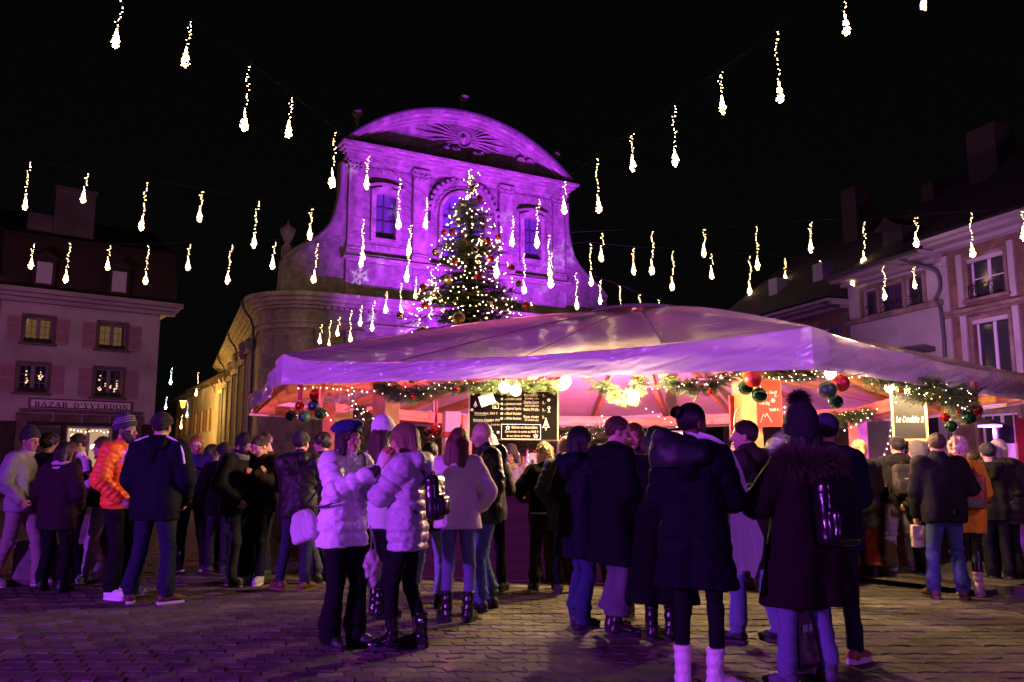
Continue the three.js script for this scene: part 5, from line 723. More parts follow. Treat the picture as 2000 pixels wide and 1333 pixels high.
// ---------------------------------------------------------------- signs
const chalk = (x, s, px, py, size, col = '#efe9df', f = 'sans-serif', w) => { x.fillStyle = col; x.font = `${size}px ${f}`; x.fillText(s, px, py, w); };
{
  const p = at(1003, 804, 11.0), W = 1.155, Hh = 0.75;
  const t = thing('blackboard_menu', 'black chalkboard menu of drinks hanging under the stall roof edge', 'blackboard', [p.x, p.y, p.z], -0.02); t.rotation.z = -0.012;
  const star = (x, cx, cy, r) => { x.beginPath(); for (let i = 0; i < 11; i++) { const a = -PI / 2 + i * PI / 5, q = i & 1 ? r * 0.45 : r; x[i ? 'lineTo' : 'moveTo'](cx + Math.cos(a) * q, cy + Math.sin(a) * q); } x.stroke(); };
  const flake = (x, cx, cy, r) => { for (let i = 0; i < 4; i++) { const a = i * PI / 4; x.beginPath(); x.moveTo(cx - Math.cos(a) * r, cy - Math.sin(a) * r); x.lineTo(cx + Math.cos(a) * r, cy + Math.sin(a) * r); x.stroke(); } };
  const tree = (x, cx, cy, s) => { x.beginPath(); for (let i = 0; i < 4; i++) { const y = cy + i * s * 0.5, w = s * (0.25 + 0.2 * i); x.moveTo(cx, y - s * 0.4); x.lineTo(cx - w, y + s * 0.4); x.lineTo(cx + w, y + s * 0.3); x.lineTo(cx, y - s * 0.4); } x.moveTo(cx - s * 0.12, cy + s * 1.9); x.lineTo(cx - s * 0.12, cy + s * 2.5); x.lineTo(cx + s * 0.12, cy + s * 2.5); x.lineTo(cx + s * 0.12, cy + s * 1.9); x.stroke(); };
  const st = canvasTex(1536, 1000, (x, w, h) => {
    x.fillStyle = '#080605'; x.fillRect(0, 0, w, h); srand(3); for (let i = 0; i < 70; i++) { x.fillStyle = `rgba(190,180,170,${0.005 + rnd(0.008)})`; x.beginPath(); x.ellipse(rnd(w), rnd(h), 20 + rnd(90), 6 + rnd(20), rnd(3), 0, 7); x.fill(); }
    x.strokeStyle = '#efe9df'; x.lineWidth = 5; const F = 'sans-serif', c = '#aaa395';
    flake(x, 50, 195, 28); flake(x, 30, 480, 30); tree(x, 90, 340, 38); x.save(); x.strokeRect(400, 370, 100, 80); x.beginPath(); x.moveTo(385, 375); x.lineTo(450, 320); x.lineTo(515, 375); x.stroke(); x.strokeRect(430, 410, 24, 40); x.restore();
    chalk(x, 'Minerales: 30cl 3', 75, 560, 54, c, F, 430); x.fillRect(75, 574, 210, 4); chalk(x, 'Boissons Chaudes: 20cl', 55, 680, 54, c, F, 470); x.fillRect(55, 692, 330, 4); chalk(x, '(14-15-16.-)', 370, 760, 42, c, F, 170); flake(x, 500, 880, 26); flake(x, 395, 870, 20);
    chalk(x, 'Cocktails', 560, 110, 92, c, 'serif', 340);
    ['Moscow mule', 'London mule', 'Jamaican mule', 'Aperol Spritz', 'Black Russian', 'White Russian'].forEach((s, i) => { const y = 210 + i * 88; star(x, 560, y - 18, 20); chalk(x, 'x', 608, y, 40, c, F); chalk(x, s, 640, y, 62, c, F, 268); });
    chalk(x, 'Bières Pression', 965, 120, 84, c, 'serif', 400); x.fillRect(965, 134, 380, 6);
    [['Warsteiner -', 'BLONDE 4.8%'], ['Charles Quint -', 'ROUGE STRONG 8.5%'], ['Vedett IPA 6% -', ''], ['Rye river', 'IPA STRONG 4.5%']].forEach(([a, b], i) => { const y = 230 + i * 130; chalk(x, a, 945, y, 70, c, F, 290); if (b) chalk(x, b, 965, y + 52, 40, c, F, 250); chalk(x, '5.-', 1275, y + 4, 66, c, F); });
    flake(x, 1390, 290, 34); x.beginPath(); x.arc(1395, 430, 22, 0, 7); x.moveTo(1395, 452); x.lineTo(1380, 520); x.moveTo(1395, 452); x.lineTo(1415, 520); x.stroke(); tree(x, 1345, 650, 72);
    x.lineWidth = 6; x.strokeRect(560, 735, 690, 262); star(x, 670, 795, 36); chalk(x, 'Bières en Bouteilles', 735, 810, 66, c, 'serif', 460); chalk(x, 'Demandez la carte au BAR !!', 620, 885, 58, c, F, 590); chalk(x, 'de nos bières de Pirates', 650, 960, 52, c, F, 420); star(x, 1165, 940, 40);
  });
  part('board', bx(W, Hh, 0.03), M([0.02, 0.017, 0.014], 0.75), t); part('chalk_writing', new THREE.PlaneGeometry(W - 0.03, Hh - 0.03).translate(0, 0, 0.019), M('#ffffff', 0.9, { map: st, specularIntensity: 0.15 }), t);
  part('board_edge', [bx(0.018, Hh, 0.04, W / 2, 0, 0.0), bx(0.018, Hh, 0.04, -W / 2, 0, 0.0)], M([0.25, 0.18, 0.12], 0.7), t);
  for (const x of [-0.4, 0.4]) part('hanging_wire', tube([V(x, Hh / 2, 0), V(x, Hh / 2 + 0.35, -0.02)], 0.003), M([0.1, 0.1, 0.1], 0.5), t);
  const q = at(951, 781, 10.68), n = thing('paper_note', 'tilted white paper note pinned to the blackboard menu', 'paper', [q.x, q.y, q.z]); n.rotation.z = 0.34; part('sheet', rbx(0.19, 0.14, 0.004, 0.001), M([0.75, 0.7, 0.6], 0.8), n); const nt = canvasTex(256, 190, (x, w, h) => { x.fillStyle = '#ece4d2'; x.fillRect(0, 0, w, h); x.fillStyle = '#5a4a3a'; x.font = '40px sans-serif'; x.fillText('L', 60, 60); x.fillText('A', 110, 110); x.fillText('T  E  G', 50, 160); }); part('note_writing', new THREE.PlaneGeometry(0.18, 0.13).translate(0, 0, 0.004), M('#ffffff', 0.8, { map: nt }), n);
}
{
  const p = at(1776, 811, 11.6), t = thing('name_sign', 'black framed sign reading Le Double R under a bright bulb', 'sign', [p.x, p.y, p.z], -0.35), W = 0.42, Hh = 0.68;
  const st = canvasTex(512, 830, (x, w, h) => { x.fillStyle = '#161513'; x.fillRect(0, 0, w, h); x.fillStyle = '#f1eee6'; x.font = '150px sans-serif'; x.textAlign = 'center'; x.save(); x.translate(w / 2, h * 0.66); x.rotate(0.03); x.transform(1, 0, -0.12, 1, 0, 0); x.fillText('Le Double R', 0, 0, w * 0.94); x.restore(); });
  part('board', bx(W, Hh, 0.025), M([0.02, 0.02, 0.02], 0.7), t); part('sign_lettering', new THREE.PlaneGeometry(W - 0.05, Hh - 0.05).translate(0, 0, 0.015), M('#ffffff', 0.7, { map: st }), t);
  part('frame', [bx(0.03, Hh + 0.03, 0.04, -W / 2, 0, 0), bx(0.03, Hh + 0.03, 0.04, W / 2, 0, 0), bx(W - 0.03, 0.03, 0.04, 0, Hh / 2, 0), bx(W - 0.03, 0.03, 0.04, 0, -Hh / 2, 0)], wood([0.7, 0.55, 0.35]), t);
}
{
  const p = at(1503, 789, 10.6), t = thing('red_drinks_sign', 'red board with white handwriting and a snowflake hung by the middle post', 'sign', [p.x, p.y, p.z], -0.5), W = 0.3, Hh = 0.58;
  const st = canvasTex(420, 812, (x, w, h) => { x.fillStyle = '#a32614'; x.fillRect(0, 0, w, h); x.strokeStyle = x.fillStyle = '#f6dccf'; x.lineWidth = 6; x.font = '72px sans-serif'; x.fillText('Gud', 220, 230, 150); x.fillText('t.-', 310, 290); x.fillText('Thé Dg', 30, 420, 190); x.fillText('Noël 4.-', 210, 540, 190); for (let i = 0; i < 4; i++) { const a = i * PI / 4; x.beginPath(); x.moveTo(280 - 46 * Math.cos(a), 350 - 46 * Math.sin(a)); x.lineTo(280 + 46 * Math.cos(a), 350 + 46 * Math.sin(a)); x.stroke(); } x.beginPath(); x.moveTo(40, 740); x.lineTo(100, 590); x.lineTo(130, 640); x.lineTo(160, 580); x.lineTo(250, 740); x.stroke(); });
  part('board', bx(W, Hh, 0.02), M([0.5, 0.06, 0.03], 0.7), t); part('sign_lettering', new THREE.PlaneGeometry(W - 0.01, Hh - 0.01).translate(0, 0, 0.012), M('#ffffff', 0.7, { map: st }), t); for (const x of [-0.1, 0.1]) part('hanging_wire', tube([V(x, Hh / 2, 0), V(x, Hh / 2 + 0.3, 0)], 0.003), M([0.2, 0.2, 0.2], 0.5), t);
  const p2 = at(1436, 815, 10.9), t2 = thing('pink_drinks_sign', 'narrow pink lit board with white handwriting left of the middle post', 'sign', [p2.x, p2.y, p2.z], 0.75), st2 = canvasTex(300, 812, (x, w, h) => { x.fillStyle = '#c23a52'; x.fillRect(0, 0, w, h); x.fillStyle = x.strokeStyle = '#f3c9d8'; x.lineWidth = 6; x.font = '70px sans-serif'; x.fillText('Hot', 40, 190); x.strokeRect(60, 300, 60, 80); x.beginPath(); x.moveTo(170, 380); x.lineTo(200, 310); x.lineTo(230, 380); x.closePath(); x.stroke(); x.fillText('Shot', 50, 560); x.fillText('3.-', 120, 650); });
  part('board', bx(0.24, 0.55, 0.02), M([0.45, 0.06, 0.08], 0.7), t2); part('sign_lettering', new THREE.PlaneGeometry(0.23, 0.54).translate(0, 0, 0.012), M('#ffffff', 0.7, { map: st2 }), t2); part('hanging_wire', tube([V(0, 0.275, 0), V(0, 0.6, 0)], 0.003), M([0.2, 0.2, 0.2], 0.5), t2);
  const p3 = at(1452, 826, 10.75), t3 = thing('brewery_sign', 'oval brewery sign with arched lettering on the middle post', 'sign', [p3.x, p3.y, p3.z], 0.2), st3 = canvasTex(320, 512, (x, w, h) => { x.fillStyle = '#20304e'; x.fillRect(0, 0, w, h); x.fillStyle = '#d9c58c'; x.beginPath(); x.ellipse(w / 2, h / 2, w * 0.47, h * 0.47, 0, 0, 7); x.fill(); x.fillStyle = '#2c4f7d'; x.beginPath(); x.ellipse(w / 2, h / 2 + 20, w * 0.3, h * 0.32, 0, 0, 7); x.fill(); x.fillStyle = '#e08a5a'; x.beginPath(); x.moveTo(90, 370); x.lineTo(160, 200); x.lineTo(230, 370); x.fill(); x.fillStyle = '#1a2440'; x.font = '52px sans-serif'; x.textAlign = 'center'; 'ERMITAGE'.split('').forEach((c, i) => { const a = -PI * 0.94 + i * PI * 0.88 / 7; x.save(); x.translate(w / 2 + Math.cos(a) * w * 0.37, h / 2 + Math.sin(a) * h * 0.39); x.rotate(a + PI / 2); x.fillText(c, 0, 18); x.restore(); }); });
  const ov = new THREE.CircleGeometry(0.5, 32).scale(0.24, 0.4, 1); part('plate', cyl(0.5, 0.5, 0.03, 0, 0, 0, 32).rotateX(PI / 2).scale(0.26, 0.42, 1), M([0.7, 0.55, 0.2], 0.4), t3); part('emblem', ov.translate(0, 0, 0.018), M('#ffffff', 0.5, { map: st3 }), t3);
  const p4 = at(670, 842, 11.6), t4 = thing('plywood_board', 'plain plywood board hung on cords at the left of the stall', 'board', [p4.x, p4.y, p4.z], 0.25); part('board', bx(0.25, 0.5, 0.018), M([0.75, 0.42, 0.24], 0.6, { map: T.wood }), t4); for (const [a, b] of [[-0.11, -0.16], [-0.1, -0.02], [0.1, 0.02], [0.11, 0.2]]) part('hanging_cord', tube([V(a, 0.25, 0), V(b, 0.68, 0)], 0.004), M([0.6, 0.5, 0.5], 0.7), t4);
}
// ---------------------------------------------------------------- bulbs under the roof edge: glowing globe, socket, and the lamp's own light
{
  const places = [[985, 757, 10.2, 3.6, 'over the left half of the blackboard'], [1007, 763, 10.25, 2.4, 'against the blackboard, lower of the pair'], [1105, 745, 10.2, 24, 'right of the blackboard'], [1238, 773, 9.9, 32, 'under the middle garland'], [1622, 730, 9.95, 20, 'behind the right bauble cluster'], [1738, 757, 11.1, 9, 'at the top left of the name sign'], [1776, 764, 11.3, 4, 'in front of the name sign'], [1815, 768, 11.15, 18, 'right of the name sign'], [1552, 872, 14.5, 48, 'far inside, behind the standing man'], [752, 742, 12.0, 26, 'beside the left post']];
  places.forEach(([u, v, d, I, where]) => {
    const p = at(u, v, d), t = thing('light_bulb', `round glowing light bulb ${where}`, 'light bulb', [p.x, p.y, p.z], 0, 'bulbs under the stall roof');
    part('bulb_globe', new THREE.SphereGeometry(0.066, 20, 16), glow([1, 0.78, 0.42], 38), t).castShadow = false; part('socket', [cyl(0.022, 0.026, 0.06, 0, 0.1, 0), tube([V(0, 0.12, 0), V(0.01, 0.3, 0)], 0.006)], M([0.03, 0.03, 0.03], 0.5), t);
    const l = new THREE.PointLight(WARM, I, 0, 2); l.name = 'bulb_light'; l.castShadow = true; l.shadow.radius = 2.5; t.add(l);
  });
  // pink LED bars fixed to the ring beam inside
  const pink = new THREE.Color().setRGB(1.0, 0.17, 0.5), bars = [[-0.6, -15.2, 80, 'left'], [2.4, -18.8, 140, 'back'], [3.2, -13.6, 34, 'front']];
  for (const [x, z, I, w] of bars) { const t = thing('led_bar', `pink led bar lamp on the ${w} rafters inside the stall`, 'lamp', [x, 2.75, z], 0, 'pink led bars'); part('lamp_face', bx(0.4, 0.02, 0.06, 0, 0, 0), glow([1.0, 0.12, 0.5], 4), t); part('housing', [bx(0.44, 0.02, 0.08, 0, 0.025, 0), bx(0.02, 0.05, 0.08, 0.21, 0.01, 0), bx(0.02, 0.05, 0.08, -0.21, 0.01, 0)], M([0.02, 0.02, 0.02], 0.5), t); const l = new THREE.PointLight(pink, I, 0, 2); l.name = 'led_bar_light'; l.position.set(0, -0.14, 0); l.castShadow = true; l.shadow.radius = 5; t.add(l); }
}
// ---------------------------------------------------------------- garlands, fairy lights, baubles on the stall
const garlandSpray = (() => { srand(301); return [0, 1, 2, 3].map(() => spray(0.2, 22, 0.0045, 0.05, 1.1)); })();
function garland(label, pts, thick, density = 95, lit = true) {
  const curve = new THREE.CatmullRomCurve3(pts), L = curve.getLength(), n = Math.round(L * density), out = [[], [], []], leds = [];
  for (let i = 0; i < n; i++) { const t = i / n, p = curve.getPointAt(t), s = thick * rnd(0.75, 1.25) / 0.2, m = new THREE.Matrix4().makeRotationFromEuler(new THREE.Euler(rnd(-0.6, 1.1), rnd(2 * PI), rnd(-0.5, 0.5), 'YXZ')).setPosition(p.x + rnd(-0.03, 0.03), p.y + rnd(-0.04, 0.03), p.z + rnd(-0.03, 0.03)); out[i % 3].push(garlandSpray[i & 3].clone().scale(s, s, s).applyMatrix4(m)); if (lit && i % 4 === 0) leds.push(p.clone().add(V(rnd(-1, 1), rnd(-1, 0.8), rnd(0.2, 1)).multiplyScalar(thick * 0.62))); }
  const t = thing('fir_garland', label, 'garland', [0, 0, 0], 0, 'fir garlands on the stall'); out.forEach((g, i) => part('fir_sprays', g, [M([0.06, 0.10, 0.035], 0.5), M([0.085, 0.125, 0.045], 0.5), M([0.045, 0.075, 0.03], 0.55)][i], t).userData.kind = 'stuff'); part('garland_wire', tube(pts, 0.008, pts.length * 6, 5), M([0.03, 0.04, 0.02], 0.8), t);
  if (leds.length) part('fairy_lights', leds.map((p) => new THREE.IcosahedronGeometry(0.0045, 0).translate(p.x, p.y, p.z)), ledStall, t).userData.kind = 'stuff';
  return t;
}
const ledStall = glow([1.0, 0.76, 0.42], 20);
{
  const G = (l, d, th, ...uv) => garland(l, uv.map(([u, v, k]) => at(u, v, (k ?? 0) + d)), th);
  srand(302);
  G('dark fir garland under the roof edge beside the left post', 11.0, 0.15, [742, 752], [770, 764], [800, 768], [835, 764], [850, 752]);
  G('fir garland along the roof edge above the blackboard', 10.5, 0.12, [842, 752], [890, 752], [940, 751], [1000, 750], [1050, 750], [1095, 746]);
  G('hanging fir swag with frosted lights left of the middle bulb', 10.2, 0.12, [1160, 740], [1180, 752], [1205, 768], [1222, 774], [1240, 752], [1256, 738]);
  G('curved fir swag between the middle bulb and the bauble cluster', 10.0, 0.13, [1298, 733], [1325, 750], [1355, 757], [1395, 748], [1425, 735], [1448, 722]);
  G('light green fir garland under the corner of the roof', 9.6, 0.12, [1488, 718], [1520, 726], [1555, 728], [1590, 725], [1608, 722]);
  G('thick fir garland above the name sign at the right', 11.0, 0.22, [1690, 728], [1740, 738], [1790, 752], [1835, 764], [1870, 770], [1895, 772]);
  G('drooping end of the thick fir garland near the right baubles', 11.4, 0.2, [1845, 765], [1868, 782], [1890, 798], [1885, 812]);
  G('dark fir garland far inside on the right beam', 17.0, 0.2, [1530, 815], [1580, 822], [1640, 815], [1700, 805]);
  G('dark fir garland far inside behind the crowd', 18.5, 0.2, [985, 838], [1060, 842], [1130, 842], [1200, 838]);
  G('dark fir garland inside at the left above the bobble hats', 14, 0.2, [690, 795], [730, 812], [765, 830], [800, 852]);
  // strings of tiny lights
  const string = (label, d, step, ...uv) => { const c = new THREE.CatmullRomCurve3(uv.map(([u, v]) => at(u, v, d))), n = Math.max(6, Math.round(c.getLength() / step)), t = thing('fairy_light_string', label, 'fairy lights', [0, 0, 0], 0, 'light strings on the stall'); part('wire', tube(c.getPoints(24), 0.004, 48, 4), M([0.05, 0.05, 0.04], 0.7), t); const g = []; for (let i = 0; i <= n; i++) { const p = c.getPointAt(i / n); g.push(new THREE.IcosahedronGeometry(d > 14 ? 0.01 : 0.0065, 0).translate(p.x + rnd(-0.015, 0.015), p.y - 0.02 + rnd(-0.02, 0.01), p.z + 0.01)); } part('tiny_lamps', g, ledStall, t).userData.kind = 'stuff'; };
  string('string of tiny lights along the left roof edge', 11.2, 0.09, [583, 757], [640, 754], [690, 760], [720, 765], [745, 756]);
  string('string of tiny lights dangling right of the left bauble cluster', 11.4, 0.1, [620, 765], [634, 795], [645, 812], [655, 826]);
  string('loose lights hanging before the plywood board', 12, 0.16, [660, 760], [690, 775], [705, 800], [740, 822], [760, 850]);
  string('lights falling from the post towards the white beret', 11.5, 0.12, [690, 755], [689, 770], [686, 790], [700, 800], [712, 815]);
  string('lights hanging on the ring beam behind the dark haired woman', 16, 0.14, [1176, 812], [1185, 822], [1196, 828], [1215, 824]);
  string('pale string of lights running down to the seated corner', 14, 0.12, [1262, 795], [1290, 812], [1330, 835], [1362, 850]);
  string('lights on the beam right of the red board', 15, 0.14, [1532, 795], [1545, 808], [1562, 822], [1590, 835]);
  string('rising string of lights below the right beam', 15.5, 0.13, [1650, 838], [1672, 826], [1695, 812], [1712, 798]);
  string('lights running down the right post', 11.3, 0.08, [1752, 772], [1742, 800], [1740, 835], [1735, 860], [1728, 885]);
  string('lights among the lower fir sprays at the right', 11.1, 0.08, [1870, 755], [1866, 772], [1872, 790], [1885, 796]);
  string('swag of tiny lights under the corner garland', 9.6, 0.07, [1488, 734], [1530, 740], [1580, 735], [1660, 735], [1690, 730]);
  string('row of tiny lights above the curved swag', 10.1, 0.07, [1262, 757], [1300, 752], [1360, 742], [1420, 728]);
  // the big baubles
  const RED = [0.5, 0.018, 0.014], GREEN = [0.012, 0.11, 0.05], B = (label, u, v, r, d, c, rough, ribbon) => { const p = at(u, v, d); return bauble(label, p, r * d / 1650, c, { rough, metal: rough > 0.3 ? 0.35 : 0.9, ribbon }); };
  B('glossy dark green bauble, left one of the left cluster', 569, 813, 11.2, 11.2, GREEN, 0.06);
  B('matt dark green bauble, lowest of the left cluster', 595, 814, 12.2, 11.1, GREEN, 0.5);
  B('glossy green bauble, right one of the left cluster', 626, 808, 11.8, 11.15, GREEN, 0.06, 0.3);
  B('red glittering bauble with ribbon above the left cluster', 585, 793, 9, 11.3, RED, 0.15, 0.3);
  B('dark blue bauble in the back of the left cluster', 613, 793, 12, 11.4, [0.02, 0.03, 0.12], 0.2);
  B('red bauble topmost of the left cluster', 617, 772, 13, 11.35, RED, 0.12);
  B('matt red bauble on top of the middle cluster', 1471, 739.5, 17.5, 9.45, RED, 0.42, 0.16);
  B('glossy green bauble, left one of the middle cluster', 1457, 757, 15, 9.6, GREEN, 0.05);
  B('glossy green bauble with violet reflections, lowest of the middle cluster', 1484, 772, 15.5, 9.5, GREEN, 0.05);
  B('matt green bauble of the right cluster above the bobble hat', 1616, 762, 18, 9.4, GREEN, 0.42);
  B('matt red bauble of the right cluster above the bobble hat', 1643, 749, 17.2, 9.5, RED, 0.42, 0.2);
  B('glossy green bauble, lowest of the right cluster', 1633, 785, 14, 9.5, GREEN, 0.05);
  B('small glossy red bauble left of the far right cluster', 1846.5, 816, 9.5, 11.2, RED, 0.08);
  B('dark green glossy bauble lowest of the far right cluster', 1858, 833, 12, 11.1, GREEN, 0.06);
  B('green glossy bauble in the middle of the far right cluster', 1893, 817, 13, 11.2, GREEN, 0.06);
  B('red bauble with ribbon, right one of the far right cluster', 1907.5, 801, 12, 11.3, RED, 0.2, 0.28);
  B('small red bauble hanging before the pink boards at the left', 893, 760, 5.5, 10.4, RED, 0.15);
  B('small red bauble under the left fir garland', 806, 775, 5.5, 10.9, RED, 0.15);
  B('red bauble hanging at the right top of the blackboard', 1106, 747, 7, 10.5, RED, 0.15);
  B('small red bauble at the foot of the curved swag', 1387, 766, 6, 9.9, RED, 0.2);
  B('small copper bauble above the name sign', 1761, 763, 6, 10.9, [0.55, 0.12, 0.05], 0.3);
  B('small red bauble under the drooping garland end', 1873, 804, 5, 11.2, RED, 0.15);
  B('pink lit red bauble beside the white column', 850, 839, 9.5, 13.2, RED, 0.25, 0.35);
  B('dark bauble beside the pink lit red one', 836, 846, 9, 13.3, [0.03, 0.02, 0.05], 0.1);
  B('small dark bauble below the pink lit red one', 840, 858, 8, 13.25, [0.1, 0.08, 0.12], 0.1);
}
// ---------------------------------------------------------------- lamps and other things round the square
{
  // flood lights on their stands: the glowing face and its light
  floods.forEach(([p, to, col, cd, ang, size], i) => {
    const t = thing('flood_light', ['violet flood lamp on the ground before the left of the church front', 'violet flood lamp on the ground before the right of the church front', 'violet flood lamp on a mast left behind the photographer', 'violet flood lamp on a high mast right behind the photographer', 'violet flood lamp on a low mast just behind the photographer', 'magenta flood lamp on a mast facing the corner house', 'violet flood lamp on a mast facing the houses at the right'][i], 'flood light', p, 0);
    t.lookAt(...to); const c = [col.r, col.g, col.b];
    part('housing', [rbx(0.42, 0.3, 0.12, 0.03, 0, 0, -0.07), bx(0.46, 0.02, 0.16, 0, 0.16, -0.02)], M([0.02, 0.02, 0.022], 0.5, { metalness: 0.5 }), t); part('lamp_face', bx(0.36, 0.24, 0.012, 0, 0, 0.0), glow(c, 6), t);
    const m = thing('flood_light_mast', ['short steel stand of the left church flood lamp', 'short steel stand of the right church flood lamp', 'steel mast of the left rear flood lamp', 'high steel mast of the right rear flood lamp', 'low steel mast of the near rear flood lamp', 'steel mast of the magenta flood lamp', 'steel mast of the right hand flood lamp'][i], 'mast', [p[0], 0, p[2]], 0); const back = V(p[0] - to[0], 0, p[2] - to[2]).normalize().multiplyScalar(0.12); part('pole', cyl(0.035, 0.045, p[1] + 0.1, back.x, (p[1] + 0.1) / 2, back.z, 12), M([0.1, 0.1, 0.1], 0.4, { metalness: 0.8 }), m); part('foot', [bx(0.6, 0.05, 0.12, back.x, 0.025, back.z), bx(0.12, 0.052, 0.6, back.x, 0.026, back.z)], M([0.1, 0.1, 0.1], 0.5), m);
    const d = V(to[0] - p[0], to[1] - p[1], to[2] - p[2]).normalize().multiplyScalar(0.06); spot(t, [p[0] + d.x, p[1] + d.y, p[2] + d.z], to, col, cd, ang, size);
  });
  // old lantern in the side street, and one out of sight that lights the church's flank
  for (const [p, I, lab] of [[at(357, 790, 60), 220, 'amber glowing street lantern hanging in the side street'], [V(-21.5, 6.2, -46.5), 120, 'amber street lantern facing the long side of the church'], [V(-27.5, 6, -60), 110, 'amber street lantern farther down the side street']]) {
    const t = thing('street_lantern', lab, 'street lamp', [p.x, p.y, p.z]);
    part('lantern_glass', new THREE.CylinderGeometry(0.2, 0.14, 0.42, 6), glow([1, 0.5, 0.06], 2.4), t).castShadow = false; part('lantern_roof', [new THREE.ConeGeometry(0.28, 0.2, 6).translate(0, 0.33, 0), cyl(0.1, 0.13, 0.06, 0, -0.24, 0, 6)], M([0.02, 0.02, 0.02], 0.5), t); part('hanging_wire', tube([V(0, 0.42, 0), V(0, 1.0, 0)], 0.01), M([0.02, 0.02, 0.02], 0.6), t);
    const l = new THREE.PointLight(STREET, I, 0, 2); l.name = 'lantern_light'; l.castShadow = true; l.shadow.radius = 6; t.add(l);
  }
  // tall lamp with a violet lit head at the right
  { const p = at(1934, 832, 17.5), t = thing('street_lamp', 'modern street lamp with a violet glowing flat head behind the right baubles', 'street lamp', [p.x, 0, p.z]); part('pole', cyl(0.06, 0.09, p.y - 0.05, 0.12, (p.y - 0.05) / 2, 0, 14), M([0.3, 0.28, 0.32], 0.35, { metalness: 0.6 }), t); part('lamp_head', [lathe([[0, 0.16], [0.3, 0.08], [0.46, 0.02], [0.46, -0.0], [0, 0.0]], 24).scale(0.62, 0.8, 0.5).translate(0, p.y + 0.02, 0)], M([0.1, 0.09, 0.12], 0.4, { metalness: 0.6 }), t); part('lamp_glass', rbx(0.4, 0.04, 0.22, 0.018, 0, p.y - 0.01, 0), glow([0.62, 0.3, 1.0], 5), t).castShadow = false; const l = new THREE.PointLight(VIOLET, 46, 0, 2); l.name = 'street_lamp_light'; l.position.set(0, p.y - 0.12, 0.0); l.castShadow = true; l.shadow.radius = 5; t.add(l); }
  // flags on the house at the right
  { const c = at(1985, 850, 20), flag = (name, label, pos, w, h, tx, ry) => { const t = thing(name, label, 'flag', [pos.x, pos.y, pos.z], ry); part('cloth', gridGeo(18, 14, (a, b) => V(a * w, -b * h - a * 0.25 * h, 0.06 * Math.sin(a * 7 + b * 2))), M('#ffffff', 0.85, { map: tx, side: THREE.DoubleSide }), t); part('flag_pole', tube([V(-0.02, 0.12, 0), V(-0.02, -h - 0.2, 0)], 0.018), M([0.5, 0.4, 0.3], 0.5), t); };
    const red = canvasTex(256, 256, (x, w, h) => { x.fillStyle = '#7d0c14'; x.fillRect(0, 0, w, h); x.fillStyle = '#e9e4e6'; x.fillRect(104, 48, 48, 160); x.fillRect(48, 104, 160, 48); }), grn = canvasTex(256, 256, (x, w, h) => { x.fillStyle = '#d8d2d8'; x.fillRect(0, 0, w, h); x.fillStyle = '#1d1626'; x.beginPath(); x.moveTo(0, 170); x.quadraticCurveTo(90, 90, 256, 190); x.lineTo(256, 256); x.lineTo(0, 256); x.fill(); });
    flag('flag', 'red flag with a white cross hanging at the right edge', at(1982, 815, 20.5), 1.15, 1.2, red, -0.4); flag('flag', 'pale flag with a dark curve hanging left of the red flag', at(1942, 822, 20.8), 0.6, 0.95, grn, -0.3); }
  // low stone blocks and the bicycle bits behind the left group
  { const m = M([0.4, 0.37, 0.37], 0.85, { map: T.stone, bumpMap: T.stoneBump, bumpScale: 0.012 }); const k = (u, v, w, h, d, ry, lab) => { const p = atY(u, v, 0); const t = thing('stone_block', lab, 'stone block', [p.x, 0, p.z], ry); part('block', rbx(w, h, d, 0.04, 0, h / 2, -d / 2, 3), m, t); part('base_slab', rbx(w + 0.08, 0.06, d + 0.08, 0.01, 0, 0.03, -d / 2, 1), m, t); };
    k(48, 1143, 0.34, 0.5, 0.4, 0.1, 'pale rounded stone block behind the far left man'); k(92, 1137, 0.2, 0.42, 0.3, 0.2, 'narrow pale stone block between the dark coated legs'); k(182, 1120, 0.62, 0.72, 0.5, 0.1, 'pale stone seat block behind the orange jacket man'); }
}
